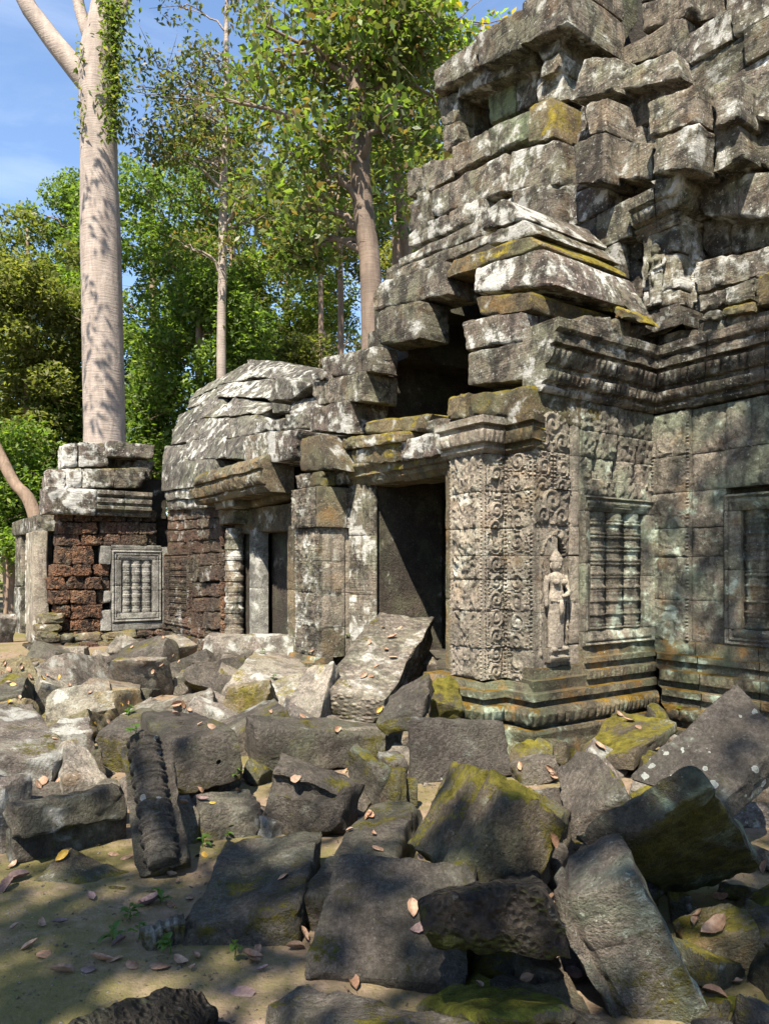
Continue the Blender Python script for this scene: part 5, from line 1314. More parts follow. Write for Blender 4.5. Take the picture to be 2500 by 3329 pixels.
RUBBLE = [
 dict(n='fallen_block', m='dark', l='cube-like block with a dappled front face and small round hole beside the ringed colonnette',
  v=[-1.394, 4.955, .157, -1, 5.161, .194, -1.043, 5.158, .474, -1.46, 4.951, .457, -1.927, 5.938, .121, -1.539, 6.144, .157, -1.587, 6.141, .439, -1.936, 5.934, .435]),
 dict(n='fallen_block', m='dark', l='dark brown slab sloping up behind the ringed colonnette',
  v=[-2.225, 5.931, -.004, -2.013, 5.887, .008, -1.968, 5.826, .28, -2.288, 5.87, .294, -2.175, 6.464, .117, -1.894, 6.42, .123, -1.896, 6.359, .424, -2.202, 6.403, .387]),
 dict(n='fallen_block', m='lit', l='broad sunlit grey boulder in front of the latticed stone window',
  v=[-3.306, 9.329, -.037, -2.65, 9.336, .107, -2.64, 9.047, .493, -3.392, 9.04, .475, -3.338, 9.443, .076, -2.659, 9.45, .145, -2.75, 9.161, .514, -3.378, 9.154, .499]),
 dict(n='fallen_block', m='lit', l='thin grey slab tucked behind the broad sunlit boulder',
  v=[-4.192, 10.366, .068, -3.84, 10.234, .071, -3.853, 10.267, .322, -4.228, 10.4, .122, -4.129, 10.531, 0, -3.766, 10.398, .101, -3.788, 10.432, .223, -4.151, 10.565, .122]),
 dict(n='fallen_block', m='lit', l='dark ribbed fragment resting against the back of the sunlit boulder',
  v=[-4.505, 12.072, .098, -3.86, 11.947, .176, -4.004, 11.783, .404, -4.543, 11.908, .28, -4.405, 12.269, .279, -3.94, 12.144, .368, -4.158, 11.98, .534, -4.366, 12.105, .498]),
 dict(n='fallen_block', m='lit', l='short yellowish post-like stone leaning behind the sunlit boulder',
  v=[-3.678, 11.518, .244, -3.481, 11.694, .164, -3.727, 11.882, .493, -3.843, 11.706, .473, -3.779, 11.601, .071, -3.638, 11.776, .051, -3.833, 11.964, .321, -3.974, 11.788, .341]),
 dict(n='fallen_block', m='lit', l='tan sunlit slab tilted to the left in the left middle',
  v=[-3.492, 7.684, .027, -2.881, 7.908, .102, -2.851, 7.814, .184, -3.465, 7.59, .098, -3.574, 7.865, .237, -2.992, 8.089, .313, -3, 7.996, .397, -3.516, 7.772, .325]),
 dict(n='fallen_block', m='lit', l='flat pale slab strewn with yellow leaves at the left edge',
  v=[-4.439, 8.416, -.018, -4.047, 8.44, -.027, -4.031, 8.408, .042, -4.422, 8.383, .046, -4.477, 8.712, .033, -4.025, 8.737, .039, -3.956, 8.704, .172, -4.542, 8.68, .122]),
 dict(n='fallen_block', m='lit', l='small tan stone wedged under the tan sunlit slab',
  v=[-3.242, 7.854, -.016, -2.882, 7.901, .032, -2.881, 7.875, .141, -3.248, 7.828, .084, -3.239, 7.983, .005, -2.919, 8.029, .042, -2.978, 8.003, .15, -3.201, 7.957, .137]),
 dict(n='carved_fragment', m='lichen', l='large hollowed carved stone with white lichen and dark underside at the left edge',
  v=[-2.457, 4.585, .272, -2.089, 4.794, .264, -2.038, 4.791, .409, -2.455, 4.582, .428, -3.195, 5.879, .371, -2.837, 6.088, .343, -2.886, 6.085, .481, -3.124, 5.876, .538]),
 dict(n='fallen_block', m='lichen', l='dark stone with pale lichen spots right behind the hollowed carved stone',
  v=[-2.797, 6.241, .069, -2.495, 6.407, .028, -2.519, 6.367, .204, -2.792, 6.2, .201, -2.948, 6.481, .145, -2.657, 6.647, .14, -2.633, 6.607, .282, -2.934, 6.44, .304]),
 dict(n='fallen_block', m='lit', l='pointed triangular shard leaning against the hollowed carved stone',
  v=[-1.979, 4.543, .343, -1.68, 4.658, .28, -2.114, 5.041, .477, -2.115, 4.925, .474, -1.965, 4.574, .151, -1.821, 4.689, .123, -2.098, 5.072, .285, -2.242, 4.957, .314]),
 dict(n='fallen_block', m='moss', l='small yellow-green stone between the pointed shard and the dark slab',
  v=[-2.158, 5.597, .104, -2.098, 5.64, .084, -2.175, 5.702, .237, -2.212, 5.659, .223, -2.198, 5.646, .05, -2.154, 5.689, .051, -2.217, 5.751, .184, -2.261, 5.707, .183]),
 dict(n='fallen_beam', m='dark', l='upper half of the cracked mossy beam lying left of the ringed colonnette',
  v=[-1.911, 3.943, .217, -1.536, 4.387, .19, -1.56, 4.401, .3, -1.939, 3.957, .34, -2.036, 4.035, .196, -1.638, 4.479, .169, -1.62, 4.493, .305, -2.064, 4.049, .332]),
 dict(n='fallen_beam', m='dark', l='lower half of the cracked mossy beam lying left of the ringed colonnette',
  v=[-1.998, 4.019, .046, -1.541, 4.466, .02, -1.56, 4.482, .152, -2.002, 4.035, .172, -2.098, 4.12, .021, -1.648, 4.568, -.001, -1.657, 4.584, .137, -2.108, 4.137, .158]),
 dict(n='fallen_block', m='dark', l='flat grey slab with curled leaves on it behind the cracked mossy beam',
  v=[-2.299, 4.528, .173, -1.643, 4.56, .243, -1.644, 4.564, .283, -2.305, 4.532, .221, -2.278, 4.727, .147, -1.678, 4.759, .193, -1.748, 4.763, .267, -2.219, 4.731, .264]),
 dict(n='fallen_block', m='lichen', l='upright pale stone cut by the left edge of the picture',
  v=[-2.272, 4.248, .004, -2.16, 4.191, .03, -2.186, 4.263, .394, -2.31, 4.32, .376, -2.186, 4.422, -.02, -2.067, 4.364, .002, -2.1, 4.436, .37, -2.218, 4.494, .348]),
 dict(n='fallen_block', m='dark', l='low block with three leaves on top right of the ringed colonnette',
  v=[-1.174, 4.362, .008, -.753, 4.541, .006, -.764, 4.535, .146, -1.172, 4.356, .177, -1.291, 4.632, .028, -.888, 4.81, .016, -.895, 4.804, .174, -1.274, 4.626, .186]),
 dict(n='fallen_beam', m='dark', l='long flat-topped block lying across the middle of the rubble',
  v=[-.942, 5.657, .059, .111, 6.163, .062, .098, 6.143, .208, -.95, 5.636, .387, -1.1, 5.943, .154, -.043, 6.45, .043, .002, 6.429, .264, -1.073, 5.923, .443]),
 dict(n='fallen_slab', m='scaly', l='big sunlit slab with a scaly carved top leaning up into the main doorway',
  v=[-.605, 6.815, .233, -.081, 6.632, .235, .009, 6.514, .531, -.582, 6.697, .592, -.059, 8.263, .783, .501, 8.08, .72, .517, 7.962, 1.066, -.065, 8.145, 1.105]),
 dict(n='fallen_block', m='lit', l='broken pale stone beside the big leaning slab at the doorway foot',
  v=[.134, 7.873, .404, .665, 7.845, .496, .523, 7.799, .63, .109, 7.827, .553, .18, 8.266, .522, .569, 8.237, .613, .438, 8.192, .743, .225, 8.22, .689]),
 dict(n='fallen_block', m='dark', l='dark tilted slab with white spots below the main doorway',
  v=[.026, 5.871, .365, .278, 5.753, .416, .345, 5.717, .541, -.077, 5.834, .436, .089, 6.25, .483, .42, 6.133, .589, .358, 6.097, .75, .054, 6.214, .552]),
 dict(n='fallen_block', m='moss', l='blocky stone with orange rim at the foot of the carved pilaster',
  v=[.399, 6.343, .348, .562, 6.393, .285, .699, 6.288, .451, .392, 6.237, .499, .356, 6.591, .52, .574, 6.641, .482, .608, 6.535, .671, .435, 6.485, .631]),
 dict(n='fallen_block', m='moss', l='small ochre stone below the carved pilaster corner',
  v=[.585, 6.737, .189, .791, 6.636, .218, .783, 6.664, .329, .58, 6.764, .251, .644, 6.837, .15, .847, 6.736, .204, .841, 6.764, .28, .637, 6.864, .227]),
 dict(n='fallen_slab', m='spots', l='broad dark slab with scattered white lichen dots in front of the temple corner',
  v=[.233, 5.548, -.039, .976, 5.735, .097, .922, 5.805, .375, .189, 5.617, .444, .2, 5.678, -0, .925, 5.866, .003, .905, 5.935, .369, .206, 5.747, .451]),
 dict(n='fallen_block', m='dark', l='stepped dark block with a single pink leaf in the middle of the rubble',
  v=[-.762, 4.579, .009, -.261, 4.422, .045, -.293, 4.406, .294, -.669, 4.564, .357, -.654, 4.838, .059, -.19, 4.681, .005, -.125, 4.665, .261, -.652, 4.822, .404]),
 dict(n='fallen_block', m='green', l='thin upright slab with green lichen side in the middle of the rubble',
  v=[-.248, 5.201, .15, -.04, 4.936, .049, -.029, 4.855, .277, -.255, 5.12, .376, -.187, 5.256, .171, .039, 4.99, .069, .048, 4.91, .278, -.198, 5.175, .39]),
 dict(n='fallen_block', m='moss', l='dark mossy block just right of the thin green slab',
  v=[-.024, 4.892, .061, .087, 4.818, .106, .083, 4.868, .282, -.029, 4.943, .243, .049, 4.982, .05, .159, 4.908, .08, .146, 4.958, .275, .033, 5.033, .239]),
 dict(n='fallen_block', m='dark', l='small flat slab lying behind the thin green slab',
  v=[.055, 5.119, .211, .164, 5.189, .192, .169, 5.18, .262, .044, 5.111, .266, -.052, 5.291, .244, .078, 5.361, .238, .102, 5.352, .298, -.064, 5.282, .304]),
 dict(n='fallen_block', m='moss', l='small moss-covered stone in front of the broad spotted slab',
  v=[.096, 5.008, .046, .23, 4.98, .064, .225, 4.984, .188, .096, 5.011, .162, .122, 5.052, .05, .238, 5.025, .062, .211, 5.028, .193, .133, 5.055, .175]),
 dict(n='fallen_block', m='lit', l='brown sloping rock with a crack below the inner doorway',
  v=[-1.836, 7.983, .108, -1.04, 7.905, .123, -.961, 7.868, .395, -1.617, 7.946, .487, -1.6, 9.108, .258, -.891, 9.03, .149, -.84, 8.993, .481, -1.534, 9.071, .633]),
 dict(n='fallen_block', m='lityellow', l='yellowish block with a carved dentil row in the middle of the rubble',
  v=[-1.671, 7.316, .118, -1.232, 7.288, .067, -1.099, 7.236, .485, -1.535, 7.264, .435, -1.576, 7.697, .179, -1.069, 7.669, .203, -1.181, 7.617, .505, -1.555, 7.645, .487]),
 dict(n='fallen_beam', m='lit', l='long thin brown beam behind the cube-like block',
  v=[-2.524, 7.335, .137, -1.667, 7.249, .177, -1.697, 7.229, .403, -2.551, 7.315, .228, -2.5, 7.472, .121, -1.677, 7.387, .248, -1.74, 7.367, .412, -2.494, 7.452, .249]),
 dict(n='fallen_block', m='lit', l='brown wedge-shaped slab leaning on the left of the big scaly slab',
  v=[-.905, 6.54, .425, -.58, 6.42, .339, -.463, 6.758, .759, -.715, 6.878, .687, -.814, 6.734, .161, -.526, 6.615, .151, -.373, 6.953, .492, -.66, 7.073, .502]),
 dict(n='fallen_block', m='lityellow', l='small sunlit stone with yellow lichen at the foot of the doorway pier',
  v=[-1.086, 9.325, .44, -.739, 9.416, .369, -.73, 9.379, .433, -1.13, 9.288, .531, -1.163, 9.608, .521, -.835, 9.699, .452, -.863, 9.662, .563, -1.075, 9.571, .649]),
 dict(n='fallen_beam', m='lichen', l='pale horizontal block with lichen rings below the inner doorway',
  v=[-2.733, 10.851, .183, -1.18, 10.642, .393, -1.193, 10.758, .615, -2.642, 10.967, .592, -2.631, 10.983, .201, -1.187, 10.774, .276, -1.228, 10.891, .64, -2.57, 11.099, .636]),
 dict(n='fallen_block', m='lit', l='small pale block beside the broad sunlit boulder',
  v=[-2.645, 9.313, .04, -2.434, 9.261, .057, -2.42, 9.231, .308, -2.637, 9.283, .242, -2.579, 9.546, .083, -2.363, 9.494, .086, -2.363, 9.464, .304, -2.59, 9.516, .333]),
 dict(n='fallen_slab', m='moss', l='mossy tan slab with four dry leaves at the temple inner corner',
  v=[1.502, 6.002, .059, 1.893, 5.643, .127, 1.903, 5.64, .228, 1.499, 5.998, .11, 2.091, 6.652, .164, 2.484, 6.294, .217, 2.464, 6.291, .293, 2.077, 6.649, .322]),
 dict(n='fallen_block', m='dark', l='dark pointed stone behind the mossy tan slab',
  v=[2.483, 6.548, .239, 2.617, 6.582, .239, 2.482, 6.807, .405, 2.392, 6.773, .348, 2.503, 6.627, .1, 2.61, 6.662, .13, 2.5, 6.887, .267, 2.393, 6.853, .237]),
 dict(n='fallen_slab', m='dark', l='narrow slab leaning against the temple base below the three-bar window',
  v=[2.023, 6.607, .359, 2.162, 6.675, .335, 2.058, 6.957, .702, 1.959, 6.89, .725, 1.925, 6.751, .224, 2.046, 6.818, .2, 1.961, 7.101, .567, 1.841, 7.033, .591]),
 dict(n='fallen_block', m='moss', l='brown block standing against the temple corner base',
  v=[1.89, 7.201, .025, 2.185, 7.135, .132, 2.105, 7.067, .396, 1.812, 7.133, .318, 1.937, 7.321, .086, 2.197, 7.255, .149, 2.081, 7.187, .421, 1.903, 7.253, .38]),
 dict(n='fallen_slab', m='rosette', l='large dark slab covered with round white lichen rosettes at the right edge',
  v=[1.88, 4.047, .299, 2.3, 4.253, .512, 2.244, 4.182, .652, 1.781, 3.975, .38, 1.577, 4.418, .396, 2.097, 4.625, .704, 2.154, 4.553, .891, 1.435, 4.347, .452]),
 dict(n='fallen_block', m='holes', l='huge tilted block with two drilled holes at the right',
  v=[1.419, 3.692, .027, 1.829, 3.568, .22, 1.2, 2.742, .792, .824, 2.866, .487, 1.387, 3.779, .072, 1.781, 3.654, .358, 1.149, 2.828, .859, .738, 2.952, .55]),
 dict(n='fallen_block', m='dark', l='dark peaked stone behind the huge drilled block',
  v=[.994, 4.132, .208, 1.335, 4.087, .408, 1.249, 4.619, .506, 1.1, 4.663, .335, 1.201, 4.174, .001, 1.455, 4.13, .188, 1.464, 4.662, .302, 1.21, 4.706, .115]),
 dict(n='fallen_block', m='moss', l='left half of the grooved double block with a yellow moss patch',
  v=[.126, 3.737, .277, .328, 3.226, .314, .594, 3.367, .655, .37, 3.878, .584, .376, 3.819, .031, .588, 3.307, .084, .845, 3.448, .411, .633, 3.96, .358]),
 dict(n='fallen_block', m='moss', l='right half of the grooved double block',
  v=[.373, 3.564, .171, .685, 3.422, .276, 1.033, 4.173, .294, .758, 4.315, .373, .409, 3.579, .031, .698, 3.437, .056, 1.047, 4.188, .163, .767, 4.33, .138]),
 dict(n='fallen_block', m='dark', l='small dark block wedged behind the tall carved block',
  v=[.764, 3.822, -.016, .863, 3.729, .026, .862, 3.704, .144, .712, 3.796, .131, .829, 3.955, .043, .969, 3.863, .054, .959, 3.837, .173, .786, 3.929, .19]),
 dict(n='fallen_block', m='band', l='tall tilted carved block with pale green lichen band in the right foreground',
  v=[.851, 2.634, -.036, 1.13, 2.582, .074, .881, 2.594, .535, .612, 2.646, .419, .926, 3.009, -.026, 1.178, 2.957, .107, .909, 2.969, .574, .705, 3.021, .422]),
 dict(n='laterite_block', m='latdark', l='rough pitted laterite block with green moss in the right foreground',
  v=[.155, 2.301, .437, .552, 2.252, .419, .497, 2.303, .605, .11, 2.352, .543, .319, 3.383, .051, .704, 3.334, .095, .677, 3.385, .264, .322, 3.434, .186]),
 dict(n='fallen_slab', m='spots2', l='broad dark slab with one large cream lichen spot in the centre foreground',
  v=[-.28, 2.934, -.002, .252, 2.806, .015, .289, 2.761, .126, -.303, 2.889, .094, -.179, 3.411, .195, .386, 3.283, .201, .386, 3.239, .3, -.189, 3.367, .323]),
 dict(n='fallen_slab', m='dark', l='flat slab carrying several leaves behind the broad dark slab',
  v=[-.358, 3.308, .028, -.019, 3.245, .044, -.019, 3.249, .168, -.365, 3.312, .154, -.091, 4.69, .001, .241, 4.627, .023, .214, 4.631, .164, -.077, 4.693, .113]),
 dict(n='fallen_block', m='dark', l='large flat-topped block with a brown leaf and round lichen on top in the foreground',
  v=[-.859, 3.193, -.019, -.373, 3.176, .011, -.367, 3.171, .153, -.86, 3.187, .083, -.829, 4, .007, -.341, 3.984, .053, -.355, 3.978, .183, -.838, 3.994, .136]),
 dict(n='fallen_block', m='dark', l='small ribbed stone touching the left side of the large flat-topped block',
  v=[-.988, 3.126, -.022, -.865, 3.185, -.016, -.857, 3.166, .083, -1.015, 3.106, .07, -1.034, 3.189, -.019, -.877, 3.248, .004, -.869, 3.229, .107, -1.061, 3.17, .067]),
 dict(n='fallen_block', m='moss', l='half-buried mossy stone in the bare ground below the cracked beam',
  v=[-1.809, 3.844, -.061, -1.165, 3.688, -.029, -1.162, 3.678, -.005, -1.81, 3.834, -.015, -1.75, 4.04, -.044, -1.12, 3.885, -.062, -1.13, 3.875, -.02, -1.727, 4.03, .085]),
 dict(n='laterite_block', m='latdark', l='black pitted laterite block at the bottom edge on the left',
  v=[-.866, 2.056, .12, -.577, 2.544, .003, -.579, 2.559, .118, -.829, 2.071, .242, -1.01, 2.144, .141, -.73, 2.633, .021, -.688, 2.647, .144, -.993, 2.159, .269]),
 dict(n='laterite_block', m='latdark', l='low pitted laterite stone at the bottom edge beside the black laterite block',
  v=[-.725, 2.465, .022, -.493, 2.503, -.002, -.496, 2.517, .032, -.729, 2.479, .056, -.734, 2.546, -.01, -.527, 2.583, -.033, -.553, 2.598, .018, -.705, 2.56, .046]),
 dict(n='fallen_slab', m='dark', l='long smooth brown slab along the bottom edge in the centre',
  v=[-.413, 2.578, .014, .133, 1.982, .237, .155, 2.007, .299, -.396, 2.604, .113, -.263, 2.716, -.004, .31, 2.119, .191, .327, 2.145, .284, -.302, 2.741, .103]),
 dict(n='fallen_block', m='moss2', l='green moss-covered block near the bottom edge',
  v=[.11, 2.702, .006, .317, 2.229, .215, .331, 2.25, .251, .098, 2.724, .059, .376, 2.834, -.003, .612, 2.36, .164, .625, 2.382, .202, .348, 2.855, .107]),
 dict(n='fallen_slab', m='dark', l='grey slab with pale worn edge at the bottom right of centre',
  v=[.362, 2.63, .032, .652, 2.343, .049, .686, 2.36, .112, .372, 2.646, .125, .442, 2.727, .003, .754, 2.44, -.004, .783, 2.457, .085, .446, 2.743, .103]),
 dict(n='fallen_block', m='moss2', l='sunlit yellow-green rounded stone with three small holes at the right edge',
  v=[1.437, 3.283, -.011, 1.637, 3.137, .053, 1.642, 3.146, .093, 1.431, 3.293, .033, 1.674, 3.595, -.01, 1.87, 3.449, .069, 1.838, 3.458, .165, 1.668, 3.605, .03]),
 dict(n='fallen_block', m='lityellow', l='smooth sunlit slab lying right of the tall carved block',
  v=[1.263, 2.961, -.029, 1.511, 2.948, .091, 1.471, 2.92, .196, 1.201, 2.933, .112, 1.251, 3.127, .015, 1.511, 3.114, .117, 1.461, 3.086, .24, 1.201, 3.099, .138]),
 dict(n='fallen_block', m='moss', l='mossy ribbed stone cut by the right edge near the bottom',
  v=[1.399, 2.798, -.044, 1.421, 2.627, .123, 1.455, 2.722, .224, 1.406, 2.892, .074, 1.473, 2.807, -.03, 1.508, 2.637, .103, 1.507, 2.731, .224, 1.469, 2.901, .128]),
 dict(n='fallen_block', m='moss', l='small rounded mossy stone right of the tall carved block',
  v=[1.308, 3.347, -.014, 1.376, 3.33, -.013, 1.363, 3.325, .137, 1.269, 3.343, .124, 1.309, 3.4, -.017, 1.391, 3.382, -.004, 1.362, 3.378, .137, 1.284, 3.396, .132]),
 dict(n='fallen_block', m='moss2', l='low moss-covered stone in the bottom right corner',
  v=[1.177, 2.672, -.06, 1.351, 2.588, -.016, 1.346, 2.579, .038, 1.165, 2.663, .02, 1.23, 2.757, -.033, 1.391, 2.672, -.012, 1.365, 2.664, .053, 1.237, 2.748, .043]),
 dict(n='fallen_block', m='dark', l='small brown stone at the bottom edge right of the tall carved block',
  v=[.979, 2.355, .108, 1.096, 2.322, .128, 1.108, 2.34, .164, .979, 2.373, .148, 1.146, 2.721, -.031, 1.24, 2.688, -.015, 1.197, 2.706, .033, 1.188, 2.739, .014]),
 dict(n='fallen_block', m='lichen', l='lichened block at the far left edge beside the narrow end doorway',
  v=[-7.842, 14.809, .01, -7.566, 15.028, -.004, -7.338, 14.801, .622, -7.722, 14.583, .637, -7.943, 14.924, .076, -7.611, 15.143, .062, -7.447, 14.916, .693, -7.752, 14.698, .706]),
]
COLN = [[-1.415, 4.35, 0.601], [-1.144, 3.85, 0.053]]
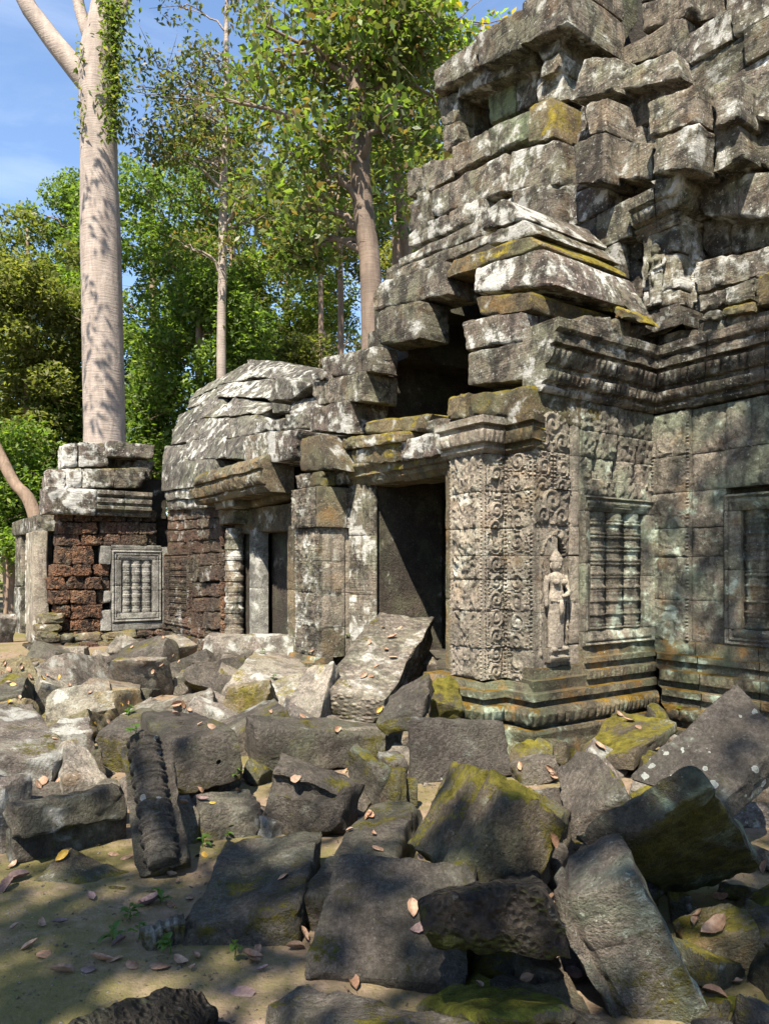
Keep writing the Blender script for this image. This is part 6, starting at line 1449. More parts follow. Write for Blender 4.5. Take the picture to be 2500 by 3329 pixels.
LEAVES = [
 ((-3.124, 7.867, 0.285), (0.16, -0.56, 0.81), 'b', 1.0, 'tan sunlit slab tilted to the left in the left middle'),
 ((-3.474, 7.06, 0.368), (0.1, -0.23, 0.97), 'b', 1.0, 'yellowish mid-sized stone beside the tan sunlit slab'),
 ((-3.004, 5.93, 0.528), (0.3, -0.05, 0.95), 'y', 1.0, 'large hollowed carved stone with white lichen and dark underside at the left edge'),
 ((-3.831, 8.168, 0.141), (0.5, -0.79, -0.37), 'b', 1.0, 'tan mid-sized stone beside the flat pale slab'),
 ((-3.663, 10.78, 0.456), (-0.29, -0.33, 0.9), 'b', 1.0, 'dark brown mid-sized stone beside the thin grey slab'),
 ((-2.844, 9.128, 0.341), (0.05, -0.97, -0.25), 'b', 1.0, 'broad sunlit grey boulder in front of the latticed stone window'),
 ((-2.728, 9.088, 0.431), (-0.07, -0.86, -0.5), 'b', 1.0, 'broad sunlit grey boulder in front of the latticed stone window'),
 ((-3.062, 10.645, 0.364), (0.95, -0.19, 0.25), 'b', 1.0, 'dark brown mid-sized stone beside the thin grey slab'),
 ((-2.902, 10.467, 0.298), (-0.43, -0.75, 0.5), 'b', 1.0, 'dark brown mid-sized stone beside the pale horizontal block'),
 ((-3.197, 10.726, 0.601), (-0.15, -0.37, 0.92), 'b', 1.0, 'dark brown mid-sized stone beside the thin grey slab'),
 ((-2.028, 7.262, 0.28), (-0.09, -0.93, 0.36), 'b', 1.5, 'long thin brown beam behind the cube-like block'),
 ((-1.958, 7.253, 0.282), (-0.11, -0.95, 0.29), 'b', 1.4, 'long thin brown beam behind the cube-like block'),
 ((-1.842, 7.013, 0.267), (0.1, -0.98, 0.19), 'b', 1.0, 'lichened mid-sized stone beside the yellowish block'),
 ((-1.647, 5.852, 0.445), (0.16, 0.01, 0.99), 'b', 1.2, 'cube-like block with a dappled front face and small round hole beside the ringed colonnette'),
 ((-1.505, 5.492, 0.447), (-0.11, -0.02, 0.99), 'b', 0.8, 'cube-like block with a dappled front face and small round hole beside the ringed colonnette'),
 ((-1.206, 5.236, 0.479), (-0.2, -0.15, 0.97), 'b', 1.2, 'cube-like block with a dappled front face and small round hole beside the ringed colonnette'),
 ((-1.325, 5.342, 0.473), (-0.15, -0.09, 0.98), 'b', 0.7, 'cube-like block with a dappled front face and small round hole beside the ringed colonnette'),
 ((-2.835, 7.953, 0.146), (0.96, -0.25, 0.07), 'y', 1.0, 'yellowish mid-sized stone beside the small tan stone'),
 ((-2.253, 5.074, 0.44), (0.26, 0.03, 0.96), 'b', 1.0, 'large hollowed carved stone with white lichen and dark underside at the left edge'),
 ((-2.092, 4.755, 0.245), (-0.82, -0.55, 0.15), 'b', 1.4, 'pointed triangular shard leaning against the hollowed carved stone'),
 ((-2.158, 4.704, 0.269), (0.08, -1.0, -0.03), 'b', 1.2, 'large hollowed carved stone with white lichen and dark underside at the left edge'),
 ((-2.183, 4.684, 0.241), (0.42, -0.86, 0.3), 'b', 1.0, 'large hollowed carved stone with white lichen and dark underside at the left edge'),
 ((-1.242, 5.008, 0.121), (0.86, -0.49, -0.16), 'b', 1.4, 'cube-like block with a dappled front face and small round hole beside the ringed colonnette'),
 ((-1.291, 5.411, -0.021), (-0.07, -0.01, 1.0), 'b', 1.3, 'GROUND'),
 ((-1.207, 4.456, 0.182), (-0.07, -0.18, 0.98), 'b', 1.2, 'low block with three leaves on top right of the ringed colonnette'),
 ((-1.12, 4.553, 0.174), (0.09, 0.12, 0.99), 'd', 1.3, 'low block with three leaves on top right of the ringed colonnette'),
 ((-1.044, 4.513, 0.171), (-0.04, -0.05, 1.0), 'y', 0.6, 'low block with three leaves on top right of the ringed colonnette'),
 ((-0.938, 4.738, 0.171), (0.01, -0.16, 0.99), 'b', 1.0, 'low block with three leaves on top right of the ringed colonnette'),
 ((-4.215, 8.22, 0.56), (0.42, -0.84, 0.35), 'b', 1.0, 'yellowish mid-sized stone beside the flat pale slab'),
 ((-4.21, 8.176, 0.446), (0.45, -0.84, 0.3), 'b', 1.0, 'yellowish mid-sized stone beside the flat pale slab'),
 ((-3.995, 7.885, 0.389), (-0.09, -0.42, 0.9), 'b', 1.0, 'dark brown mid-sized stone beside the flat pale slab'),
 ((-3.801, 7.825, 0.357), (0.96, 0.15, 0.22), 'b', 1.0, 'dark brown mid-sized stone beside the flat pale slab'),
 ((-3.828, 8.385, 0.391), (0.36, -0.0, 0.93), 'b', 1.0, 'tan mid-sized stone beside the flat pale slab'),
 ((-3.804, 8.219, 0.389), (0.5, 0.03, 0.87), 'y', 1.0, 'tan mid-sized stone beside the flat pale slab'),
 ((-2.802, 8.049, 0.162), (0.91, -0.41, -0.06), 'b', 1.0, 'yellowish mid-sized stone beside the small tan stone'),
 ((-2.683, 7.191, 0.12), (0.92, -0.0, 0.39), 'b', 1.0, 'yellowish mid-sized stone beside the dark stone'),
 ((-2.704, 7.327, 0.138), (0.8, 0.24, 0.55), 'b', 1.0, 'yellowish mid-sized stone beside the dark stone'),
 ((-2.695, 6.876, 0.157), (0.86, 0.01, 0.5), 'y', 1.0, 'yellowish mid-sized stone beside the dark stone'),
 ((-3.593, 8.449, 0.267), (0.25, -0.18, 0.95), 'b', 1.0, 'tan mid-sized stone beside the broad sunlit grey boulder'),
 ((-3.925, 7.845, 0.379), (-0.09, -0.53, 0.85), 'y', 1.0, 'dark brown mid-sized stone beside the flat pale slab'),
 ((-3.782, 8.399, 0.362), (0.58, 0.01, 0.81), 'b', 1.0, 'tan mid-sized stone beside the flat pale slab'),
 ((-3.963, 8.302, 0.403), (0.43, -0.82, 0.38), 'b', 1.0, 'yellowish mid-sized stone beside the flat pale slab'),
 ((-4.06, 8.287, 0.517), (0.48, -0.85, 0.21), 'b', 1.0, 'yellowish mid-sized stone beside the flat pale slab'),
 ((-4.163, 8.218, 0.492), (0.47, -0.83, 0.29), 'b', 1.0, 'yellowish mid-sized stone beside the flat pale slab'),
 ((-3.724, 8.507, 0.364), (-0.38, -0.84, 0.38), 'y', 1.0, 'lichened mid-sized stone beside the flat pale slab'),
 ((-1.42, 4.232, 0.65), (0.0, 0.76, -0.65), 's', 1.0, 'dark ringed colonnette leaning on the rubble at the left'),
 ((-1.025, 5.121, 0.162), (0.3, -0.95, -0.0), 's', 1.0, 'cube-like block with a dappled front face and small round hole beside the ringed colonnette'),
 ((-2.164, 6.254, 0.378), (0.07, -0.01, 1.0), 's', 1.0, 'dark brown slab sloping up behind the ringed colonnette'),
 ((0.157, 7.785, 0.98), (-0.1, -0.3, 0.95), 'b', 1.0, 'big sunlit slab with a scaly carved top leaning up into the main doorway'),
 ((0.081, 7.576, 0.894), (0.01, -0.3, 0.95), 'b', 1.5, 'big sunlit slab with a scaly carved top leaning up into the main doorway'),
 ((-0.145, 7.418, 0.855), (-0.22, -0.27, 0.94), 'b', 1.2, 'big sunlit slab with a scaly carved top leaning up into the main doorway'),
 ((0.084, 7.143, 0.734), (0.06, -0.44, 0.9), 'b', 1.2, 'big sunlit slab with a scaly carved top leaning up into the main doorway'),
 ((0.017, 7.293, 0.799), (0.07, -0.48, 0.88), 'b', 1.0, 'big sunlit slab with a scaly carved top leaning up into the main doorway'),
 ((-0.198, 6.854, 0.604), (0.13, -0.44, 0.89), 'b', 1.2, 'big sunlit slab with a scaly carved top leaning up into the main doorway'),
 ((-0.127, 6.855, 0.611), (0.01, -0.42, 0.91), 'b', 1.2, 'big sunlit slab with a scaly carved top leaning up into the main doorway'),
 ((-0.388, 5.928, 0.309), (0.39, -0.29, 0.87), 'b', 1.2, 'long flat-topped block lying across the middle of the rubble'),
 ((-0.697, 6.327, 0.344), (0.25, -0.16, 0.96), 'b', 1.2, 'lichened mid-sized stone beside the brown wedge-shaped slab'),
 ((-0.538, 4.503, 0.336), (-0.35, -0.93, 0.14), 'b', 1.4, 'stepped dark block with a single pink leaf in the middle of the rubble'),
 ((-0.323, 5.878, -0.011), (0.0, -0.01, 1.0), 'b', 1.0, 'GROUND'),
 ((-0.08, 4.351, 0.142), (-0.13, -0.13, 0.98), 'b', 1.3, 'flat slab carrying several leaves behind the broad dark slab'),
 ((-0.854, 8.838, 0.629), (-0.53, -0.84, -0.14), 'b', 1.0, 'TEMPLE'),
 ((-0.984, 6.478, 0.342), (-0.27, -0.23, 0.94), 'b', 1.0, 'dark brown mid-sized stone beside the brown wedge-shaped slab'),
 ((-0.039, 6.515, 0.368), (-0.25, -0.92, -0.31), 'y', 1.0, 'big sunlit slab with a scaly carved top leaning up into the main doorway'),
 ((-0.014, 7.739, 0.976), (-0.07, -0.31, 0.95), 'b', 1.0, 'big sunlit slab with a scaly carved top leaning up into the main doorway'),
 ((-0.086, 7.008, 0.684), (-0.0, -0.49, 0.87), 'b', 1.0, 'big sunlit slab with a scaly carved top leaning up into the main doorway'),
 ((-1.454, 8.845, 0.582), (0.03, -0.09, 1.0), 's', 1.0, 'brown sloping rock with a crack below the inner doorway'),
 ((-1.195, 7.976, 0.408), (0.27, -0.48, 0.84), 's', 1.0, 'brown sloping rock with a crack below the inner doorway'),
 ((-0.446, 8.977, 0.745), (0.43, -0.9, 0.03), 's', 1.0, 'TEMPLE'),
 ((2.081, 6.571, 0.303), (-0.11, -0.46, 0.88), 'b', 1.3, 'mossy tan slab with four dry leaves at the temple inner corner'),
 ((2.104, 6.392, 0.285), (-0.11, -0.17, 0.98), 'b', 1.5, 'mossy tan slab with four dry leaves at the temple inner corner'),
 ((2.147, 6.247, 0.269), (-0.07, -0.24, 0.97), 'b', 1.4, 'mossy tan slab with four dry leaves at the temple inner corner'),
 ((1.699, 5.868, 0.185), (0.13, -0.41, 0.9), 'b', 1.4, 'lichened mid-sized stone beside the mossy tan slab'),
 ((1.038, 5.604, 0.102), (-0.73, -0.11, 0.67), 'b', 1.2, 'dark brown mid-sized stone beside the broad dark slab'),
 ((1.251, 5.564, 0.084), (0.23, -0.95, 0.19), 'b', 1.0, 'dark brown mid-sized stone beside the broad dark slab'),
 ((1.263, 5.566, 0.049), (0.33, -0.92, 0.2), 'b', 1.0, 'dark brown mid-sized stone beside the broad dark slab'),
 ((1.241, 5.568, 0.106), (-0.12, -0.97, 0.2), 'b', 1.0, 'dark brown mid-sized stone beside the broad dark slab'),
 ((2.635, 6.621, 0.307), (-0.96, -0.16, -0.22), 's', 1.0, 'TEMPLE'),
 ((-2.007, 4.002, -0.01), (0.04, -0.07, 1.0), 'b', 1.0, 'GROUND'),
 ((-1.901, 3.832, -0.014), (-0.02, -0.02, 1.0), 'd', 2.0, 'GROUND'),
 ((-1.901, 3.737, -0.012), (0.05, -0.02, 1.0), 'd', 1.5, 'GROUND'),
 ((-1.425, 3.598, -0.002), (0.02, -0.01, 1.0), 'd', 1.2, 'GROUND'),
 ((-1.445, 4.152, -0.018), (0.02, 0.03, 1.0), 'b', 1.1, 'GROUND'),
 ((-1.53, 4.195, -0.018), (0.02, 0.03, 1.0), 'b', 1.0, 'GROUND'),
 ((-1.72, 3.966, 0.062), (0.11, -0.7, 0.71), 'y', 1.1, 'half-buried mossy stone in the bare ground below the cracked beam'),
 ((-1.117, 3.884, -0.011), (0.04, -0.01, 1.0), 'b', 1.0, 'GROUND'),
 ((-1.061, 3.797, -0.011), (-0.0, 0.03, 1.0), 'b', 0.7, 'GROUND'),
 ((-1.113, 3.548, -0.005), (0.02, 0.0, 1.0), 'd', 1.9, 'GROUND'),
 ((-1.155, 3.529, -0.004), (0.02, 0.0, 1.0), 'd', 1.1, 'GROUND'),
 ((-1.019, 3.542, -0.008), (0.0, -0.01, 1.0), 'b', 1.0, 'GROUND'),
 ((-0.949, 3.612, -0.008), (0.0, -0.01, 1.0), 'b', 1.0, 'GROUND'),
 ((-0.981, 3.486, -0.009), (0.0, -0.04, 1.0), 'y', 0.6, 'GROUND'),
 ((-1.646, 3.296, -0.004), (-0.0, 0.02, 1.0), 'b', 0.8, 'GROUND'),
 ((-1.463, 3.335, -0.002), (0.0, 0.04, 1.0), 'd', 1.0, 'GROUND'),
 ((-1.539, 3.326, -0.003), (-0.02, 0.06, 1.0), 'b', 0.8, 'GROUND'),
 ((-1.494, 3.129, -0.001), (-0.0, -0.04, 1.0), 'b', 1.2, 'GROUND'),
 ((-1.407, 3.081, -0.002), (-0.02, 0.03, 1.0), 'b', 1.5, 'GROUND'),
 ((-1.136, 3.168, -0.008), (0.01, 0.09, 1.0), 'd', 1.0, 'GROUND'),
 ((-1.109, 3.04, -0.002), (0.05, 0.0, 1.0), 'b', 1.2, 'GROUND'),
 ((-1.154, 3.016, -0.0), (0.05, 0.0, 1.0), 'b', 1.2, 'GROUND'),
 ((-1.184, 2.957, 0.0), (0.01, 0.0, 1.0), 'd', 1.2, 'GROUND'),
 ((-1.021, 3.005, -0.007), (0.05, -0.0, 1.0), 'b', 1.4, 'GROUND'),
 ((-1.273, 2.922, 0.001), (0.01, 0.02, 1.0), 'b', 1.5, 'GROUND'),
 ((-0.909, 2.998, -0.003), (-0.03, -0.01, 1.0), 'b', 1.6, 'GROUND'),
 ((-0.824, 3.004, -0.003), (0.02, -0.01, 1.0), 'b', 1.2, 'GROUND'),
 ((-0.775, 3.047, -0.004), (0.02, -0.01, 1.0), 'b', 1.0, 'GROUND'),
 ((-0.763, 2.951, 0.002), (-0.05, 0.05, 1.0), 'b', 0.8, 'GROUND'),
 ((-0.541, 2.792, -0.001), (0.01, 0.03, 1.0), 'd', 1.8, 'GROUND'),
 ((-0.547, 3.053, -0.007), (-0.02, 0.04, 1.0), 'b', 1.3, 'GROUND'),
 ((-0.533, 3.008, -0.005), (-0.02, 0.04, 1.0), 'b', 1.2, 'GROUND'),
 ((-1.008, 4.17, -0.012), (-0.06, 0.03, 1.0), 'y', 1.0, 'GROUND'),
 ((-1.049, 4.161, -0.013), (-0.01, 0.03, 1.0), 'b', 0.8, 'GROUND'),
 ((-1.059, 4.306, -0.016), (-0.02, 0.02, 1.0), 's', 1.0, 'GROUND'),
 ((-0.945, 4.447, -0.013), (0.43, -0.87, 0.23), 's', 1.0, 'low block with three leaves on top right of the ringed colonnette'),
 ((-1.08, 3.574, -0.006), (0.04, -0.01, 1.0), 's', 1.0, 'GROUND'),
 ((-1.071, 3.232, -0.014), (0.01, 0.0, 1.0), 's', 1.0, 'GROUND'),
 ((-0.617, 3.053, -0.007), (0.05, 0.04, 1.0), 's', 1.0, 'GROUND'),
 ((-0.892, 3.079, -0.002), (-0.04, -0.0, 1.0), 's', 1.0, 'GROUND'),
 ((-1.177, 3.207, -0.011), (0.06, 0.03, 1.0), 's', 1.0, 'GROUND'),
 ((-1.167, 3.394, -0.006), (0.06, -0.02, 1.0), 's', 1.0, 'GROUND'),
 ((-0.483, 3.492, 0.148), (-0.23, 0.03, 0.97), 'b', 1.4, 'large flat-topped block with a brown leaf and round lichen on top in the foreground'),
 ((-0.19, 4.082, 0.152), (-0.1, -0.12, 0.99), 'b', 0.7, 'flat slab carrying several leaves behind the broad dark slab'),
 ((-0.057, 4.009, 0.156), (-0.09, 0.24, 0.97), 'b', 0.7, 'flat slab carrying several leaves behind the broad dark slab'),
 ((-0.03, 3.789, 0.171), (0.24, -0.19, 0.95), 'b', 1.2, 'flat slab carrying several leaves behind the broad dark slab'),
 ((-0.085, 4.348, 0.141), (-0.5, 0.07, 0.86), 'b', 1.1, 'flat slab carrying several leaves behind the broad dark slab'),
 ((0.19, 3.615, 0.206), (-0.61, -0.52, -0.6), 'b', 1.2, 'left half of the grooved double block with a yellow moss patch'),
 ((0.116, 3.07, 0.186), (-0.07, -0.49, 0.87), 'b', 1.3, 'broad dark slab with one large cream lichen spot in the centre foreground'),
 ((0.144, 2.984, 0.15), (-0.2, -0.63, 0.75), 'd', 1.1, 'broad dark slab with one large cream lichen spot in the centre foreground'),
 ((-0.124, 2.841, 0.001), (-0.01, 0.0, 1.0), 'b', 1.5, 'GROUND'),
 ((-0.376, 3.12, -0.007), (-0.0, -0.01, 1.0), 'b', 1.2, 'GROUND'),
 ((-0.358, 3.192, 0.023), (0.99, -0.13, 0.03), 'b', 0.9, 'large flat-topped block with a brown leaf and round lichen on top in the foreground'),
 ((-0.484, 2.947, -0.003), (-0.0, 0.03, 1.0), 'd', 0.9, 'GROUND'),
 ((-0.529, 3.098, -0.008), (-0.02, -0.0, 1.0), 'b', 1.0, 'GROUND'),
 ((0.345, 2.664, 0.092), (-0.22, 0.38, 0.9), 'b', 0.7, 'green moss-covered block near the bottom edge'),
 ((0.771, 3.414, 0.351), (0.26, -0.95, -0.18), 'b', 1.0, 'left half of the grooved double block with a yellow moss patch'),
 ((0.622, 2.716, 0.388), (-0.97, -0.17, -0.17), 'b', 0.9, 'tall tilted carved block with pale green lichen band in the right foreground'),
 ((0.521, 2.723, 0.101), (0.03, -0.99, -0.15), 'b', 0.9, 'mossy small stone beside the rough pitted laterite block'),
 ((0.732, 2.869, 0.042), (-0.2, -0.67, 0.72), 'd', 1.0, 'dark spotted small stone beside the tall tilted carved block'),
 ((1.65, 3.65, -0.005), (-0.75, -0.64, 0.19), 'b', 1.3, 'mossy small stone beside the sunlit yellow-green rounded stone'),
 ((1.319, 2.958, 0.157), (-0.35, -0.17, 0.92), 'b', 1.7, 'smooth sunlit slab lying right of the tall carved block'),
 ((2.019, 3.923, 0.022), (-0.82, -0.57, -0.01), 'b', 1.2, 'dark brown small stone beside the large dark slab'),
 ((1.335, 2.834, 0.011), (0.03, 0.01, 1.0), 'b', 1.0, 'GROUND'),
 ((1.213, 2.721, 0.029), (-0.18, 0.02, 0.98), 'b', 1.3, 'low moss-covered stone in the bottom right corner'),
 ((1.293, 3.056, 0.166), (-0.44, -0.22, 0.87), 'b', 1.0, 'smooth sunlit slab lying right of the tall carved block'),
 ((1.274, 3.026, 0.152), (-0.35, -0.18, 0.92), 'b', 1.0, 'smooth sunlit slab lying right of the tall carved block'),
 ((0.748, 2.945, 0.083), (0.43, -0.07, 0.9), 'd', 0.8, 'dark brown small stone beside the tall tilted carved block'),
]
HIDDEN = {2, 4, 5, 7, 9, 11, 12, 13, 17, 18, 19, 20, 22, 23, 24, 25, 26, 28, 29, 31, 32, 33, 34, 35, 36, 38, 40, 42, 43, 44, 46, 47, 49, 50, 53, 54, 55, 56, 57, 59, 60, 62, 63, 64, 66, 70, 71, 72, 73, 75, 76, 77, 78, 81, 82, 83, 84, 88, 89, 90, 91, 92, 93, 94, 95, 98, 99, 100, 101, 103, 104, 105, 108, 116, 117, 119, 120, 121, 122, 123, 124, 125, 126, 127, 128, 133, 135, 136, 137, 138, 139, 140, 142, 143, 144, 145, 146, 148, 149, 150, 151, 152, 154, 155, 160, 162, 164, 165, 166, 171, 172, 173, 174, 178, 179, 180, 181, 182, 183, 185, 189, 190, 191, 192, 193, 194, 195, 197, 198}
# ------------------------------------------------------------------ fallen stones, each one its own thing
def short(l):
    for w in (' with ', ' at ', ' in ', ' behind ', ' beside ', ' cut ', ' below ', ' near ', ' carrying ', ' covered ', ' strewn ', ' along ', ' right of ', ' between ', ' against ', ' lying ', ' on ', ' to ', ' just ', ' touching ', ' under ', ' across ', ' up '):
        l = l.split(w)[0]
    ws = l.split()
    while ws[-1] in ('tucked', 'strewn', 'leaning', 'resting', 'wedged', 'standing', 'sloping', 'covered', 'tilted', 'lying', 'right'):
        ws.pop()
    return ' '.join(ws)

GROOVE = {'left half of the grooved double block': ((0, .62, .05, .03), (0, .80, .03, .02)), 'right half of the grooved double block': ((0, .2, .06, .035), (0, .55, .03, .02)),
          'tall tilted carved block': ((2, .63, .03, .018), (2, .55, .02, .015), (0, .16, .03, .02)), 'yellowish block': ((2, .72, .03, .02), (2, .5, .02, .015)),
          'stepped dark block': ((2, .80, .12, .05),), 'low block': ((0, .2, .03, .03),), 'huge tilted block': ((2, .86, .05, .03),), 'long flat-topped block': ((2, .78, .04, .015),),
          'small ribbed stone': ((0, .3, .05, .012), (0, .5, .05, .012), (0, .7, .05, .012), (0, .9, .05, .012)), 'dark ribbed fragment': ((0, .3, .06, .03), (0, .6, .06, .03))}
HOLES = {'huge tilted block': ((0, .70, .50, .022), (0, .73, .36, .024)), 'cube-like block': ((0, .68, .45, .018),), 'sunlit yellow-green rounded stone': ((1, .5, .5, .012), (1, .72, .45, .012), (1, .6, .75, .01))}
def drill(o, V, holes):
    # bore real holes into the stone
    for (top, px, pz, rad) in holes:
        if top:
            q = (1 - px) * ((1 - pz) * V[3] + pz * V[7]) + px * ((1 - pz) * V[2] + pz * V[6]); inn = V[:4][[0, 1]].mean(0) - V[[2, 3]].mean(0)
        else:
            q = (1 - px) * ((1 - pz) * V[0] + pz * V[3]) + px * ((1 - pz) * V[1] + pz * V[2]); inn = V[4:].mean(0) - V[:4].mean(0)
        inn = inn / np.linalg.norm(inn)
        pts = [q - inn * .09, q + inn * .02, q + inn * .06]
        tv, tf = tube_closed(pts, rad)
        c = link_mesh('cutter', tv, tf, None, smooth=False)
        md = o.modifiers.new('bore', 'BOOLEAN'); md.operation = 'DIFFERENCE'; md.object = c; md.solver = 'EXACT'
        bpy.context.view_layer.update()
        dg = bpy.context.evaluated_depsgraph_get()
        me = bpy.data.meshes.new_from_object(o.evaluated_get(dg))
        o.modifiers.clear(); o.data = me
        bpy.data.objects.remove(c)
def tube_closed(pts, r, k=14):
    P = [np.array(p) for p in pts]; d = P[-1] - P[0]; d /= np.linalg.norm(d)
    u = np.cross(d, (.3, .2, 1)); u /= np.linalg.norm(u); w = np.cross(d, u)
    vs = [p + r * (u * math.cos(2 * math.pi * t / k) + w * math.sin(2 * math.pi * t / k)) for p in P for t in range(k)]
    fs = [(i * k + t, i * k + (t + 1) % k, (i + 1) * k + (t + 1) % k, (i + 1) * k + t) for i in range(len(P) - 1) for t in range(k)]
    fs += [tuple(range(k))[::-1], tuple((len(P) - 1) * k + t for t in range(k))]
    return np.array(vs), fs
RMAP = {'latdark': 'lstone', 'green': 'greenslab'}
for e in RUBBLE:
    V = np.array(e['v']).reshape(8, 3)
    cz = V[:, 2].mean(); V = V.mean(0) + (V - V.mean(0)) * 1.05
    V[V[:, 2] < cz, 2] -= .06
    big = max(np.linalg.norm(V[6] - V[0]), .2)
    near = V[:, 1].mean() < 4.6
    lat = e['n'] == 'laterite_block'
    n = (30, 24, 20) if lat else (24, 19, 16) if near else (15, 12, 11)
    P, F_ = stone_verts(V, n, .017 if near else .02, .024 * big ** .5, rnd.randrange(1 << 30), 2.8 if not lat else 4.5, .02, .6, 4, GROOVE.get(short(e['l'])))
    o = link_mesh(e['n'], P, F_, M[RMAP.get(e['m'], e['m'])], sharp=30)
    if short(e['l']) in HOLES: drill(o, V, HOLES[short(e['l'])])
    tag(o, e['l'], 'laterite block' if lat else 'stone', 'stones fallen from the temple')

# ringed colonnette lying on the rubble
def lying_colonnette():
    top = np.array(COLN[0]); bot = np.array(COLN[1])
    ax = bot - top; L = np.linalg.norm(ax); ax /= L
    out = np.array([.12, -.86, .50]); out -= ax * np.dot(out, ax); out /= np.linalg.norm(out)
    sd = np.cross(ax, out)
    root = tag(empty('fallen_colonnette', bot.tolist()), 'dark ringed colonnette leaning on the rubble at the left', 'colonnette', 'stones fallen from the temple')
    def W(u, v, w): return top + ax * u + sd * v + out * w
    hw, th = .135, .10
    V = np.array([W(L, hw, -.0), W(L, -hw, 0), W(.02, -hw, 0), W(.02, hw, 0), W(L, hw, -th), W(L, -hw, -th), W(.04, -hw, -th), W(.04, hw, -th)])
    stone('backing_slab', V, M['dark'], root, n=(8, 4, 14), r=.02, amp=.02)
    m, n = 24, 150
    vs = []
    for i in range(n + 1):
        u = L * i / n
        t = i / n * 9.0; fr = t - math.floor(t)
        r = .092 * (.80 + .24 * (abs(math.sin(fr / .6 * math.pi * 2)) ** .5 if fr < .6 else .12))
        if i < 6: r *= .55 + .45 * (i / 6) ** .5
        for k in range(m):
            a = 2 * math.pi * k / m
            vs.append(W(u - (.03 if i == 0 else 0), r * math.cos(a), .03 + r * math.sin(a) * .95))
    P = np.array(vs); P = P + .005 * np.stack([fbm(P * 9 + k * 3, 2) for k in range(3)], -1)
    I, J = np.meshgrid(np.arange(n), np.arange(m), indexing='ij'); I = I.ravel(); J = J.ravel()
    F_ = np.stack([I * m + J, I * m + (J + 1) % m, (I + 1) * m + (J + 1) % m, (I + 1) * m + J], -1).tolist()
    F_.append(tuple(range(m))[::-1]); F_.append(tuple(n * m + k for k in range(m)))
    link_mesh('ringed_shaft', P, F_, M['spots'], root)
lying_colonnette()

# smaller broken stones filling the gaps of the heap
frs = np.random.RandomState(91)
TONE = {'dark': 'dark brown', 'moss': 'mossy', 'lit': 'tan', 'lityellow': 'yellowish', 'lichen': 'lichened', 'spots2': 'dark spotted'}
FI = 0
FILL = [(-2.3, 3.2, 4.4, 7.6, 64, (.16, .36), ('dark', 'dark', 'moss', 'lit', 'lichen')), (.2, 2.6, 2.35, 4.4, 34, (.12, .28), ('dark', 'moss', 'dark', 'spots2')), (-5.4, .3, 6.2, 12.2, 100, (.26, .72), ('lit', 'lit', 'lityellow', 'lichen', 'dark'))]
for (x0, x1, y0, y1, cnt, (s0, s1), mats) in FILL:
    for k in range(cnt):
        x = frs.uniform(x0, x1); y = frs.uniform(y0, y1); sz = frs.uniform(s0, s1)
        if x < -.4 and y < 4.3: continue
        d = np.array([sz * frs.uniform(.8, 1.5), sz * frs.uniform(.7, 1.2), sz * frs.uniform(.35, .85)]) / 2
        rot = np.array(Matrix.Rotation(frs.uniform(0, 6.28), 3, 'Z') @ Matrix.Rotation(frs.uniform(-.5, .5), 3, 'X') @ Matrix.Rotation(frs.uniform(-.5, .5), 3, 'Y'))
        c = np.array([(-1, -1, -1), (1, -1, -1), (1, -1, 1), (-1, -1, 1), (-1, 1, -1), (1, 1, -1), (1, 1, 1), (-1, 1, 1)]) * d
        V = c @ rot.T + np.array([x, y, float(gz(np.array(x), np.array(y))) + d[2] * .55])
        P, F_ = stone_verts(V, (12, 10, 9), .012, .02, int(frs.randint(1 << 30)), 3.2, .05, .5, 5)
        mk = mats[frs.randint(len(mats))]
        FI += 1
        if FI in HIDDEN: continue
        j = int(np.argmin([np.linalg.norm(np.array(e['v']).reshape(8, 3).mean(0) - [x, y, .1]) for e in RUBBLE]))
        ws = TONE[mk] + (' small' if sz < .24 else ' mid-sized')
        tag(link_mesh('rubble_stone', P, F_, M[mk], sharp=30), ws + ' stone beside the ' + short(RUBBLE[j]['l']), 'stone', 'small stones of the rubble heap')['_fi'] = FI

# ------------------------------------------------------------------ trees
def tube_mesh(paths, seg=10, wob=.0):
    vs = []; fs = []
    for pts, rad in paths:
        P = np.array(pts, float); o = len(vs)
        n = len(P)
        for i in range(n):
            d = P[min(i + 1, n - 1)] - P[max(i - 1, 0)]; d /= max(np.linalg.norm(d), 1e-9)
            u = np.cross(d, (0.2, 1, .1)); u /= np.linalg.norm(u); w = np.cross(u, d)
            for t in range(seg):
                th = 2 * math.pi * t / seg
                vs.append(P[i] + rad[i] * (u * math.cos(th) + w * math.sin(th)))
        for i in range(n - 1):
            for t in range(seg):
                fs.append((o + i * seg + t, o + i * seg + (t + 1) % seg, o + (i + 1) * seg + (t + 1) % seg, o + (i + 1) * seg + t))
        fs.append(tuple(o + (n - 1) * seg + t for t in range(seg)))
    V = np.array(vs)
    if wob: V = V + wob * np.stack([fbm(V * 1.6 + k * 11, 3) for k in range(3)], -1)
    return V, fs

def smooth_path(ctrl, n):
    C = np.array(ctrl, float); t = np.linspace(0, len(C) - 1, n)
    out = []
    for x in t:
        i = min(int(x), len(C) - 2); f = x - i
        p0, p1, p2, p3 = C[max(i - 1, 0)], C[i], C[i + 1], C[min(i + 2, len(C) - 1)]
        out.append(.5 * ((2 * p1) + (-p0 + p2) * f + (2 * p0 - 5 * p1 + 4 * p2 - p3) * f * f + (-p0 + 3 * p1 - 3 * p2 + p3) * f ** 3))
    return np.array(out)

